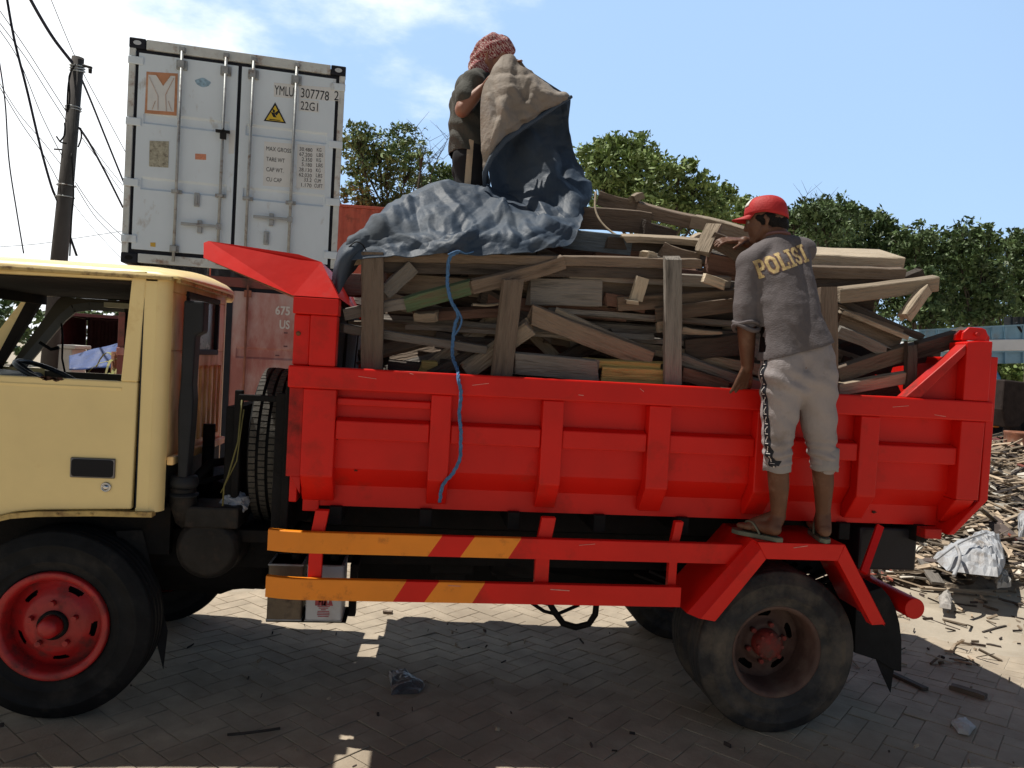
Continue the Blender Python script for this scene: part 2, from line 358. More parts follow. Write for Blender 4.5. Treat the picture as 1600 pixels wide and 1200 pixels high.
# wheel arch / sill lip
arch = [(-.45+.0, .945)]
# rear corner post, rounded
for (yc, sg) in ((CY0, 1),):
    rows = []
    for z in (.945, 1.2, 1.6, 1.995):
        row = []
        for k in range(9):
            a = R(90)*k/8; row.append((XR-.06+.06*math.sin(a), yc+sg*(.06-.06*math.cos(a)), z))
        rows.append(row if sg > 0 else row[::-1])
    cab.cs = True; cab.grid(rows); cab.cs = False
cab.grid([[(XR, 1.0, z), (XR-.02, 1.08, z), (XR-.15, 1.62, z), (XR-.19, CY1-.001, z)] for z in (.945, 1.995)])
cab.build('cab_body', CREAM, T)
# back wall with window opening
mb = MB()
yb0, yb1 = CY0+.06, 1.0; wy0, wy1, wz0, wz1 = .30, .83, 1.67, 1.935
for (a, b, c, d) in ((yb0, yb1, 1.17, wz0), (yb0, yb1, wz1, 1.995), (yb0, wy0, wz0, wz1), (wy1, yb1, wz0, wz1)): mb.box(XR-.02, XR, a, b, c, d)
for y in np.arange(.30, .93, .088):
    mb.prism([(y-.022, 1.22), (y+.022, 1.22), (y+.022, 1.58), (y, 1.60), (y-.022, 1.58)], 'x', XR-.001, XR+.014)
mb.box(XR, XR+.03, yb0, yb1, 1.15, 1.19)
bw = mb.build('cab_back_wall', CREAMR, T, bevel=.006)
mb = MB(); mb.box(XR-.5, XR-.03, yb0, yb1, .95, 1.15); mb.box(XR-.02, XR+.0, yb0+.0, yb1, 1.0, 1.15); mb.build('cab_underside', BLK, T)
mb = MB(); mb.box(XR-.012, XR-.008, wy0, wy1, wz0, wz1); w_ = mb.build('rear_window', mat('dusty_glass', (.17, .21, .23), .25, .12, 4, bump=0, spec=.7), T)
mb = MB()
for (a, b, c, d) in ((wy0-.018, wy1+.018, wz0-.018, wz0+.01), (wy0-.018, wy1+.018, wz1-.01, wz1+.018), (wy0-.018, wy0+.01, wz0+.01, wz1-.01), (wy1-.01, wy1+.018, wz0+.01, wz1-.01)): mb.box(XR-.01, XR+.012, a, b, c, d)
mb.build('window_seal', GASK, w_, bevel=.005)
# roof: shallow crowned shell with a gutter lip
mb = MB(); mb.cs = True
rows = []
xs_ = [-.98, -.96, -.9, -.75, -.4, 0, .25, .38, .45, .475, .482]
for j in range(17):
    t = j/16; y = CY0-.02+(CY1-CY0+.04)*t; ey = math.sin(math.pi*t)**.35; row = []
    for x in xs_:
        ex = min(1, (x+.98)/.2)*min(1, (.482-x)/.14); ex = max(ex, 0)**.45; x = x-(max(0, y-1.0)*.25 if x > .1 else 0)
        row.append((x, y, 1.992+.055*ey*ex+.035*math.sin(math.pi*t)*ex))
    rows.append(row)
mb.grid(rows); mb.cs = False
rf = mb.build('roof', CREAM, T, solid=.012)
mb = MB(); mb.box(-.96, .462, CY0-.028, CY0-.012, 1.978, 1.996); mb.box(.44, .462, CY0-.012, CY0+.02, 1.978, 1.994); mb.box(.462, .482, CY0+.02, 1.0, 1.972, 1.994)
mb.build('drip_rail', mat('cream_paint_chipped', (.52, .38, .15), .5, .2, 8, bump=.2, dirt=(.10, .045, .02), dirt_amt=.40, dirt_scale=16), rf, bevel=.005)
# front: windshield and nose (outside the frame)
mb = MB(); mb.box(-1.26, -1.20, CY0, CY1, .75, 1.50); mb.box(-.98, -.88, CY0+.04, CY1-.04, 1.955, 1.99)
mb.build('cab_front', CREAM, T, bevel=.02)
mb = MB(); mb.quad((-1.17, CY0+.1, 1.50), (-1.17, CY1-.1, 1.50), (-.92, CY1-.1, 1.955), (-.92, CY0+.1, 1.955)); mb.build('windshield', GLASSC, T)
for y in (CY0+.25, CY1-.25):
    mb = MB(); mb.lathe([(0, -.03), (.07, -.03), (.085, .0), (.085, .03)], (-1.27, y, .95), 'x', 24); mb.build('headlight', mat('lamp_glass', (.5, .5, .5), .15, .1, 4, bump=0), T)
mb = MB(); mb.box(-1.36, -1.24, -.02, CY1+.05, .42, .62); mb.build('front_bumper', GREYM, T, bevel=.02)
# lining: ceiling, floor, dashboard, seats, pillars inside
mb = MB(); mb.box(-.93, XR-.20, CY0+.04, CY1-.04, 1.955, 1.968); mb.box(XR-.20, XR-.03, CY0+.04, 1.0, 1.955, 1.968); mb.box(XR-.035, XR-.024, yb0, yb1, 1.0, wz0); mb.box(XR-.035, XR-.024, yb0, yb1, wz1, 1.955)
mb.box(-1.2, XR-.20, CY0+.04, CY1-.04, .95, .99)
mb.prism([(-1.10, 1.47), (-1.06, 1.47), (-.80, 1.957), (-.88, 1.957)], 'y', CY1-.085, CY1-.036)
mb.box(-.83, -.80, CY0+.04, CY1-.04, 1.90, 1.955)
mb.build('cab_lining', DARKIN, T)
mb = MB(); mb.prism([(-1.18, 1.0), (-.80, 1.0), (-.74, 1.38), (-.80, 1.475), (-1.18, 1.49)], 'y', CY0+.05, CY1-.05); mb.build('dashboard', mat('dark_plastic', (.03, .032, .036), .6, .2, 5, bump=.05), T, bevel=.02)
mb = MB()
mb.box(-.35, .12, CY0+.10, CY1-.10, 1.0, 1.22); mb.prism([(.05, 1.2), (.2, 1.2), (.36, 1.62), (.26, 1.66)], 'y', CY0+.12, CY1-.9)
mb.build('seats', mat('seat_vinyl', (.03, .028, .03), .6, .3, 5, bump=.1), T, bevel=.04, seg=3)
mb = MB()
sc_ = Vector((-.60, 1.25, 1.475)); ax = Vector((.45, 0, 1)).normalized(); e1 = ax.orthogonal().normalized(); e2 = ax.cross(e1)
mb.tube([sc_+(e1*math.cos(a)+e2*math.sin(a))*.185 for a in np.linspace(0, 2*math.pi, 41)], .014, 8, caps=False)
for a in (.5, 2.6, 4.7): mb.tube([sc_-ax*.05, sc_+(e1*math.cos(a)+e2*math.sin(a))*.185], .011, 6)
mb.tube([sc_-ax*.03, sc_-ax*.45], .03, 10); mb.build('steering_wheel', mat('wheel_plastic', (.05, .06, .075), .3, .1, 6, bump=0), T)
# far side: door with window frame (opening) seen through the cab
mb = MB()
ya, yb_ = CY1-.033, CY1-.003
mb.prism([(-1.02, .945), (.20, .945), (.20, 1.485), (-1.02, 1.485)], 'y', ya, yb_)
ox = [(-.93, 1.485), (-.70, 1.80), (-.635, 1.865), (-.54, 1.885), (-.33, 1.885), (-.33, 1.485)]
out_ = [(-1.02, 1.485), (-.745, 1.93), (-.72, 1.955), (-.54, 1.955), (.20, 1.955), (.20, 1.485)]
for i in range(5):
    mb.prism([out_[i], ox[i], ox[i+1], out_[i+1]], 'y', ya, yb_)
dfar = mb.build('door', mat('far_door_grey_brown', (.10, .085, .06), .7, .2, 5, bump=.1), T)  # whole far door in one dark grey-brown, unlike the cream near door
mb = MB()
for i in range(4):
    a, b = ox[i], ox[i+1]; mb.obox((a[0], ya-.012, a[1]+.022), (b[0], ya-.012, b[1]+.022), .05, .02, up=(0, 1, 0) if False else (0, 0, 1))
mb.build('window_trim', GREYM, dfar)
mb = MB(); mb.box(-.33, -.30, ya, yb_, 1.485, 1.885); mb.build('window_post', mat('inner_red_paint', (.10, .02, .02), .6, .2, 5), dfar)
mb = MB(); q0 = P(165, 470, 1.55); mb.box(-.42, .0, 1.52, 1.60, 1.905, 1.935); mb.build('sun_card', mat('cream_card', (.75, .7, .5), .6, .1, 5, bump=0), T)
# cable hanging near the windscreen pillar
mb = MB(); mb.tube([P(96, 505, 1.5), P(98, 530, 1.5), P(97, 560, 1.5), P(102, 585, 1.5)], .006, 6); mb.build('cab_wire', BLK, T)
mb = MB(); mb.tube([P(62, 535, 1.4), P(80, 546, 1.4), P(92, 543, 1.4)], .011, 6); mb.build('mirror_arm', BLK, T)
# near door
DX0 = -1.0
def xz(u, v, y): p = P(u, v, y); return (p.x, p.z)
mb = MB()
y0, y1 = CY0-.004, CY0+.028
sill = 1.525
# lower leaf follows the wheel arch at the front
bot = [xz(205, 796, y0), xz(60, 797, y0), xz(25, 800, y0), xz(0, 806, y0), (-.36, .90), (-.55, .80), (-.62, .72), (DX0, .72), (DX0, sill), xz(215, 597, y0)]
mb.prism(bot[::-1], 'y', y0, y1)
fr = [xz(205, 583, y0), (.262, 1.95), (-.74, 1.94), (-.98, sill)]
B = [xz(214, 596, y0), (.335, 1.972), (-.80, 1.962), (-1.05, sill)]
ri = [xz(187, 597, y0), xz(205, 437, y0)]
mb.prism([xz(188, 596, y0), xz(215, 597, y0), xz(229, 431, y0), xz(206, 431, y0)], 'y', y0, y1)
mb.prism([xz(206, 431, y0), xz(229, 431, y0), xz(229, 424, y0), xz(0, 416, y0), (-.82, 1.965), (-.80, 1.935), xz(0, 426.5, y0), xz(206, 436, y0)], 'y', y0, y1)
mb.prism([(-1.05, sill), (-.99, sill), (-.76, 1.94), (-.82, 1.965)], 'y', y0, y1)
door = mb.build('door', CREAM, T, bevel=.007)
# pressed crease under the window
mb = MB(); a, b = P(0, 607, y0), P(188, 610, y0); mb.prism([(y0-.004, 0), (y0, .006), (y0, -.02)], 'x', -1.0, 0)
MBc = MB(); MBc.prism([(y0-.0035, 1.492), (y0+.001, 1.500), (y0+.001, 1.478)], 'x', -1.0, P(190, 612, y0).x); MBc.build('door_crease', CREAM, door)
mb = MB()
ha, hb = P(111, 714, y0), P(180, 748, y0)
mb.box(ha.x, hb.x, y0-.010, y0+.002, hb.z, ha.z)
hd = mb.build('door_handle', mat('dark_chrome', (.16, .16, .17), .3, .1, 5, metal=.8, bump=0), door, bevel=.0095, seg=4)
mb = MB(); mb.prism([(ha.x+.006+.012*(1-math.cos(a)) if False else 0, 0) for a in ()] or [(cx_+.012*math.cos(a), cz_+.012*math.sin(a)) for cx_, cz_, a0 in ((hb.x-.018, hb.z+.018, -90), (hb.x-.018, ha.z-.018, 0), (ha.x+.018, ha.z-.018, 90), (ha.x+.018, hb.z+.018, 180)) for a in (R(a0), R(a0+45), R(a0+90))], 'y', y0-.013, y0-.008); mb.build('handle_cup', mat('black_cup', (.008, .009, .013), .45, .1, 5, bump=0), door, bevel=.0025)
mb = MB(); lc = P(166, 761, y0); mb.lathe([(.022, .002), (.022, -.005), (.017, -.010), (.017, -.004), (.011, -.004), (.011, -.012), (0, -.012)], (lc.x, y0, lc.z), 'y', 24, ccw=True)
mb.build('door_lock', CHROME, door)
mb = MB()
# dark shut line around the door and rust at the sill
mb.box(.3335, .3385, CY0-.0015, CY0+.01, .965, 1.985); mb.build('door_seal', GASK, T)
mb = MB()
for (u, v, r_) in ((68, 590, .012), (75, 591, .016), (84, 592, .012), (92, 592, .014), (72, 593, .010), (88, 595, .008)):
    c = P(u, v, y0); mb.prism([(c.x+r_*(1.5+.5*math.sin(3*a+u))*math.cos(a), c.z+r_*.45*(1+.3*math.sin(5*a+v))*math.sin(a)) for a in np.linspace(0, 2*math.pi, 13)[:-1]], 'y', y0-.0012, y0+.001)
mb.build('rust_patch', mat('rust_dark', (.05, .018, .01), .9, .4, 30), door)
mb = MB()
# sill channel and arch lip below the door
pl = [P(240, 803, CY0), P(150, 801, CY0), P(60, 802, CY0), P(20, 805, CY0), P(-10, 812, CY0), Vector((-.40, CY0, .86)), Vector((-.6, CY0, .70))]
for i in range(len(pl)-1): mb.obox(pl[i], pl[i+1], .022, .05)
for u in (90, 122, 143, 213): c = P(u, 803, CY0-.025); mb.lathe([(0, -.006), (.006, -.004), (.006, 0)], c, 'y', 8)
mb.build('sill_lip', mat('sill_paint', (.50, .36, .13), .6, .3, 8, bump=.3, dirt=(.15, .08, .04), dirt_amt=.4, dirt_scale=10), T)
mb = MB(); mb.box(-.62, .42, .25, .30, .70, .945); mb.box(-.62, .40, .06, .30, .925, .945); mb.build('wheel_arch_liner', BLK, T)
mb = MB(); mb.quad(P(180, 830, .20), P(222, 828, .24), P(262, 985, .24), P(255, 1045, .22), P(240, 985, .20)); mb.build('mud_flap', RUBF, T, solid=.01)

# ---- wheels --------------------------------------------------------
def tyre_prof(Ro, w, Ri):
    h = w/2; g = .010
    p = [(Ri, -h*.72), (Ri+.012, -h*.86), (Ri+.016, -h*.84), (Ri+.03, -h*.93), (Ri+.045, -h*.955), (Ri+.047, -h*.985), (Ri+.053, -h*.985), (Ri+.055, -h*.965), (Ri+(Ro-Ri)*.5, -h*1.0), (Ro-.068, -h*.985), (Ro-.066, -h*1.01), (Ro-.060, -h*1.01), (Ro-.056, -h*.965), (Ro-.034, -h*.915), (Ro-.032, -h*.885), (Ro-.012, -h*.82)]
    for c in (-.55, -.18, .18, .55): p += [(Ro-.001, h*(c)-.012), (Ro-g, h*(c)-.004), (Ro-g, h*c+.004), (Ro-.001, h*c+.012)]
    p += [(Ro-.012, h*.82), (Ro-.030, h*.90), (Ro-.055, h*.96), (Ri+(Ro-Ri)*.45, h), (Ri+.03, h*.92), (Ri, h*.72)]
    return p
def tyre(mb, c, axis, Ro, w, Ri, blocks=0, n=96):
    mb.lathe(tyre_prof(Ro, w, Ri), c, axis, n)
    if blocks:   # shoulder lugs
        c = Vector(c); h = w/2
        for k in range(blocks):
            a = 2*math.pi*k/blocks
            for sg in (-1, 1):
                pts = []
                for (rr, hh) in ((Ro-.003, .80), (Ro-.003, .90), (Ro-.045, .985), (Ro-.055, .965), (Ro-.03, .80)):
                    pts.append((rr, hh*h*sg))
                vs = []
                for da in (-.36/blocks*math.pi*1.2, .36/blocks*math.pi*1.2):
                    for rr, hh in pts:
                        ca, sa = math.cos(a+da)*rr, math.sin(a+da)*rr
                        vs.append(c+(Vector((ca, hh, sa)) if axis == 'y' else Vector((hh, ca, sa))))
                n_ = 5; mb.add(vs, [tuple(range(n_)), tuple(range(2*n_-1, n_-1, -1))]+[(i, i+n_, (i+1) % n_+n_, (i+1) % n_) for i in range(n_)])
def disc_with_slots(mb, c, prof, r0, r1, slots, half, rad=(.6, .8), n=180, rot=0.0, axis='y', s=1):
    # polar sheet h(r); faces inside the slots are left out
    c = Vector(c); rs = np.linspace(r0, r1, 30); V = []; idx = {}
    for i, rr in enumerate(rs):
        for k in range(n):
            a = 2*math.pi*k/n; V.append(c+Vector((math.cos(a)*rr, s*np.interp(rr, *prof), math.sin(a)*rr)))
    F = []
    rm, rh = (rad[0]+rad[1])/2, (rad[1]-rad[0])/2
    for i in range(len(rs)-1):
        for k in range(n):
            rr = (rs[i]+rs[i+1])/2; a = 2*math.pi*(k+.5)/n
            hole = False
            for q in range(slots):
                da = (a-rot-2*math.pi*q/slots+math.pi) % (2*math.pi)-math.pi
                L_ = max(0, abs(da)*rm-half); 
                if (L_**2+(rr-rm)**2) < rh**2: hole = True
            if not hole: F.append((i*n+k, i*n+(k+1) % n, (i+1)*n+(k+1) % n, (i+1)*n+k))
    os_ = mb.cs; mb.cs = True; mb.add(V, F); mb.cs = os_
# front near wheel
FWc = (0.0, 0.13, .425)
def front_wheel(c, s, lab):
    w = bpy.data.objects.new('front_wheel', None); COL.objects.link(w); w.parent = T
    mb = MB(); tyre(mb, c, 'y', .425, .215, .24); mb.build('tyre', RUBF, w)
    mb = MB(); y = -.1*s
    mb.lathe([(.205, .04*s), (.205, y*.9), (.215, y*1.02), (.236, y*1.10), (.242, y*1.05), (.242, y*.8), (.24, .06*s)], c, 'y', 72)
    disc_with_slots(mb, (c[0], c[1], c[2]), ([0, .06, .10, .13, .17, .205], [-.075, -.075, -.070, -.062, -.035, -.02]), .0, .206, 5, .022, (.150, .174), rot=R(62), s=s)
    for k in range(5):
        a = 2*math.pi*k/5+R(20); mb.tube([(c[0]+.098*math.cos(a), c[1]-.066*s, c[2]+.098*math.sin(a)), (c[0]+.098*math.cos(a), c[1]-.098*s, c[2]+.098*math.sin(a))], .013, 6)
    mb.build('rim', RED2, w)
    mb = MB(); mb.lathe([(.066, -.060*s), (.064, -.090*s), (.052, -.092*s)], c, 'y', 40); mb.build('hub_ring', BLK, w)
    mb = MB(); mb.lathe([(.046, -.085*s), (.044, -.130*s), (.036, -.145*s), (.02, -.152*s), (0, -.154*s)], c, 'y', 40); mb.build('hub', RED2, w)
    mb = MB(); mb.lathe([(0, .0), (.19, .0), (.19, .08*s)], c, 'y', 32); mb.build('brake_drum', BLK, w)
    return w
RED2 = mat('wheel_red_paint', (.36, .012, .014), .45, .22, 7, bump=.2, dirt=(.10, .02, .02), dirt_amt=.35, dirt_scale=10)
front_wheel(FWc, 1, ''); front_wheel((0, 1.55, .37), -1, '')
# rear wheels: outer face at y = 0
Rr = .405; rz = Rr-.052
def rear_wheel(c, s):
    w = bpy.data.objects.new('rear_wheel', None); COL.objects.link(w); w.parent = T
    mb = MB(); tyre(mb, c, 'y', Rr, .205, .225, blocks=0); mb.build('tyre', RUB, w)
    mb = MB(); mb.lathe([(.192, .10*s), (.194, .02*s), (.205, -.06*s), (.222, -.080*s), (.229, -.078*s), (.229, -.05*s)], c, 'y', 72)
    disc_with_slots(mb, c, ([0, .09, .115, .16, .195], [.055, .055, .078, .092, .10]), .0, .196, 5, .022, (.128, .163), rot=R(20), s=s)
    mb.build('rim', RUSTRIM, w)
    mb = MB(); mb.lathe([(.074, .055*s), (.072, .005*s), (.060, -.006*s), (.050, -.020*s), (.0, -.024*s)], (c[0], c[1], c[2]), 'y', 32)
    for k in range(8):
        a = 2*math.pi*k/8; mb.tube([(c[0]+.062*math.cos(a), c[1]+.01*s, c[2]+.062*math.sin(a)), (c[0]+.062*math.cos(a), c[1]-.013*s, c[2]+.062*math.sin(a))], .009, 6)
    for k in range(6):
        a = 2*math.pi*k/6+.3; mb.tube([(c[0]+.095*math.cos(a), c[1]+.065*s, c[2]+.095*math.sin(a)), (c[0]+.095*math.cos(a), c[1]+.032*s, c[2]+.095*math.sin(a))], .013, 6)
    mb.build('hub', mat('hub_worn_red', (.20, .022, .018), .65, .3, 12, bump=.4, dirt=(.09, .045, .04), dirt_amt=.6, dirt_scale=14, spec=.3), w)
    mb = MB(); mb.lathe([(0, .14*s), (.19, .14*s), (.19, .2*s)], c, 'y', 32); mb.build('brake_drum', BLK, w)
def inner_wheel(c):
    w = bpy.data.objects.new('inner_rear_wheel', None); COL.objects.link(w); w.parent = T
    mb = MB(); tyre(mb, c, 'y', Rr, .205, .225); mb.build('tyre', RUB, w)
    mb = MB(); mb.lathe([(.0, .0), (.2, .0), (.226, .07), (.226, -.07), (.2, 0)], c, 'y', 40); mb.build('rim', RUSTRIM, w)
rear_wheel((3.365, .10, rz), 1); inner_wheel((3.365, .345, rz)); inner_wheel((3.365, 1.50, rz-.055)); rear_wheel((3.365, 1.745, rz-.055), -1)
# spare wheel upright behind the cab
sw = bpy.data.objects.new('spare_wheel', None); COL.objects.link(sw); sw.parent = T
SWc = (.86, .58, 1.205)
mb = MB(); Ro_, h_ = .395, .10; pr_ = [(.22, -.07), (.26, -.095), (.32, -.10), (.365, -.096), (.392, -.086)]
for c_ in (-.045, 0, .045): pr_ += [(Ro_, c_-.009), (Ro_-.014, c_-.005), (Ro_-.014, c_+.005), (Ro_, c_+.009)]
pr_ += [(.392, .086), (.365, .096), (.32, .10), (.26, .095), (.22, .07)]
mb.lathe(pr_, SWc, 'x', 96)
sp_o = mb.build('tyre', RUBF, sw)
mb = MB(); rz_ = random.Random(5)
for k in range(80):
    a = 2*math.pi*k/80
    for j, c_ in enumerate((-.067, -.0225, .0225, .067)):
        a_ = a+(j % 2)*.04; tw = rz_.uniform(-.002, .002); e_ = Vector((0, math.cos(a_), math.sin(a_))); tt_ = Vector((0, -math.sin(a_), math.cos(a_))); m_ = Vector(SWc)+e_*(Ro_+.001)+Vector((c_, 0, 0)); mb.obox(m_-tt_*.0125, m_+tt_*.0125, .030, .008, up=(1, 0, .1*(-1)**j))
mb.build('tread_blocks', RUBT, sp_o)
mb = MB(); mb.lathe([(.0, .05), (.15, .05), (.2, .02), (.222, .08), (.226, .08), (.226, -.08)], SWc, 'x', 40); mb.build('rim', RUSTRIM, sw)
mb = MB()
mb.box(.73, .965, .145, .16, 1.455, 1.485)
mb.box(.905, .955, .12, .15, .80, 1.50); mb.box(.70, .735, .2, .24, .80, 1.50)
mb.box(.95, .985, .10, 1.0, .80, 1.56); mb.box(.66, .72, .22, .9, .8, 1.42); mb.box(.5, .985, .2, .9, .78, .84)
mb.build('spare_wheel_rack', BLK, T, bevel=.005)
mb = MB(); mb.tube([P(378, 625, .1), P(372, 690, .1), P(356, 745, .1), P(350, 760, .1), P(348, 790, .12)], .004, 6); mb.tube([P(381, 640, .1), P(370, 720, .1), P(345, 770, .12)], .003, 6)
mb.build('yellow_cord', mat('yellow_cord', (.13, .12, .035), .7, .2, 20), T)
# clutter between cab and bed
mb = MB(); mb.tube([(.46, .2, .98), (.55, .4, 1.12), (.7, .5, 1.14), (.9, .55, 1.05)], .022, 8); mb.tube([(.46, .3, 1.02), (.62, .5, 1.05), (.9, .7, .95)], .014, 8); mb.tube([(.5, .55, .85), (.5, .55, 1.3)], .03, 10)
mb.box(.98, 1.04, .35, .7, .86, 1.0); mb.tube([(1.0, .45, 1.0), (1.0, .45, 1.03)], .015, 8)
mb.build('hoses', BLK, T)
# cans' shelf, tool box, hydraulic tank silhouettes under the guard
mb = MB(); mb.box(.90, 1.27, .14, .36, .422, .430); mb.box(1.265, 1.30, .30, .36, .40, .66); mb.box(1.02, 1.07, .345, .36, .43, .66); mb.obox((1.285, .3, .64), (1.285, .58, .66), .04, .04); mb.obox((1.04, .34, .64), (1.04, .58, .66), .04, .04)
mb.build('can_shelf', BLK, T, bevel=.003)
mb = MB(); mb.box(1.70, 1.86, .62, .80, .47, .64); mb.box(1.66, 1.90, .58, .84, .54, .66); mb.build('step_bracket', BLK, T, bevel=.01)
mb = MB(); lump(mb, (2.15, .75, .60), (.17, .2, .10), 9); mb.box(2.16, 2.30, .6, .9, .47, .6); mb.build('hydraulic_pump', BLK, T)
mb = MB(); hc = P(897, 935, .45)
mb.tube([P(838, 938, .45), P(858, 942, .45), P(868, 958, .45), P(880, 974, .45), P(900, 980, .45), P(920, 975, .45), P(930, 960, .45), P(932, 942, .45), P(925, 925, .45)], .017, 8)
mb.tube([P(820, 935, .5), P(850, 955, .5), P(870, 960, .5), P(905, 945, .5)], .01, 8); mb.build('air_hose', BLK, T)
mb = MB(); mb.lathe([(0, 0), (.22, 0), (.25, .03), (.25, .75), (.22, .78), (0, .78)], (1.5, 1.5, .72), 'x', 30); mb.build('air_tank', BLK, T)
mb = MB(); mb.box(1.22, 2.95, .92, 1.22, .35, .64); mb.build('blocking_tank', BLK, T, bevel=.04, seg=3)  # long box added to block the sunlit ground showing between the guard bars

# ---- cargo bed -----------------------------------------------------
X0, X1 = 1.19, 4.23; ZT = 1.635
def side(mb, s):
    f = (lambda y: y) if s > 0 else (lambda y: BW-y)
    pr = [(f(.07), 1.54), (f(.07), 1.17), (f(.135), 1.08), (f(.135), .982), (f(.165), .982), (f(.165), 1.09), (f(.09), 1.18), (f(.09), 1.54)]
    mb.prism(pr, 'x', 1.06, 4.36)
mb = MB(); side(mb, 1); mb.build('bed_side', RED, T)
mb = MB(); side(mb, -1); mb.build('bed_side', RED, T)
mb = MB(); mb.box(1.06, 4.32, .17, BW-.17, 1.0, 1.06); mb.build('bed_floor', REDD, T)
mb = MB(); mb.box(.975, 4.395, -.012, .088, 1.535, ZT); mb.build('top_rail', RED, T, bevel=.008)
mb = MB(); mb.box(.975, 4.395, BW-.088, BW+.012, 1.535, ZT); mb.build('top_rail', RED, T, bevel=.008)
ribs = [(1.045, 1.19), (1.617, 1.712), (2.135, 2.235), (2.645, 2.755), (3.18, 3.285), (3.71, 3.81)]
for (a, b) in ribs:
    for s in (1, -1):
        f = (lambda y: y) if s > 0 else (lambda y: BW-y)
        mb = MB(); mb.prism([(f(.0), 1.534), (f(.0), 1.14), (f(.10), 1.012), (f(.133), 1.012), (f(.133), 1.078), (f(.068), 1.168), (f(.068), 1.534)], 'x', a, b); mb.build('rib', RED, T, bevel=.006)
allr = ribs+[(4.235, 4.36)]
for i in range(len(allr)-1):
    a, b = allr[i][1]+.001, allr[i+1][0]-.001
    mb = MB(); mb.prism([(.012, 1.395), (.012, 1.31), (.068, 1.31), (.068, 1.41)], 'x', a, b); mb.build('waist_rail', RED, T, bevel=.006)
    if i == 0:
        mb = MB(); mb.prism([(.03, 1.495), (.03, 1.465), (.068, 1.465), (.068, 1.50)], 'x', a, b); mb.build('small_rail', RED, T, bevel=.004)
mb = MB(); mb.box(1.045, 1.12, .125, .134, .955, 1.011); mb.build('bottom_beam', RED, T, bevel=.003)
mb = MB(); mb.box(1.045, 1.12, BW-.134, BW-.125, .955, 1.011); mb.build('bottom_beam', RED, T, bevel=.005)
# front corner: folded flange, headboard, post
mb = MB(); mb.box(.978, 1.043, .03, .06, 1.13, 1.534); mb.prism([(1.0, 1.13), (1.043, 1.13), (1.043, 1.05)], 'y', .035, .06); mb.build('front_flange', REDD, T, bevel=.003)
mb = MB(); mb.box(.985, 1.02, .10, BW-.10, 1.0, 1.95)
for y in (.5, 1.0, 1.45): mb.box(.955, .984, y-.04, y+.04, 1.0, 1.93)
mb.build('headboard', RED, T, bevel=.004)
for yy in (0, BW-.10):
    mb = MB(); mb.box(1.06, 1.178, yy, yy+.09, ZT+.001, 1.865); mb.box(.985, 1.059, yy+.025, yy+.06, ZT+.001, 1.865); mb.box(.982, 1.182, yy-.006, yy+.095, 1.866, 1.943)
    cp = mb.build('corner_post', RED, T, bevel=.006)
    if yy == 0:
        mb = MB(); mb.lathe([(0, -.010), (.009, -.008), (.011, 0)], (P(466, 521, .02).x, .024, P(466, 521, .02).z), 'y', 12); mb.build('bolt', RUST, cp)
# cab guard
lo = [(.590, 2.085), (.980, 1.945), (1.182, 1.945)]; hi = [(.572, 2.165), (1.075, 2.118)]
def guard_side(y, yi):
    v = [(lo[0][0], y, lo[0][1]), (lo[1][0], y, lo[1][1]), (lo[2][0], y, lo[2][1]), (1.085, yi, 2.112), (.98, yi, 2.140), (.585, yi, 2.172), (.568, yi*.8+y*.2, 2.160)]
    return v
mb = MB(); a = guard_side(-.004, .085); b = guard_side(BW+.004, BW-.085)
mb.add(a, [(0, 1, 2, 3, 4, 5, 6)]); mb.add(b, [(6, 5, 4, 3, 2, 1, 0)])
mb.add(a+b, [(6, 5, 12, 13), (5, 4, 11, 12), (4, 3, 10, 11), (3, 2, 9, 10), (0, 6, 13, 7)])
gd = mb.build('cab_guard', RED, T)
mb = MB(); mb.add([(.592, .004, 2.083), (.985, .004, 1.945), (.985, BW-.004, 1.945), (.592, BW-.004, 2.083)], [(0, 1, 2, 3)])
mb.build('guard_lining', mat('orange_brown_lining', (.40, .12, .03), .6, .3, 6, dirt=(.12, .04, .02), dirt_amt=.4), gd)  # underside sheet in blotchy orange-brown, apart from the red guard
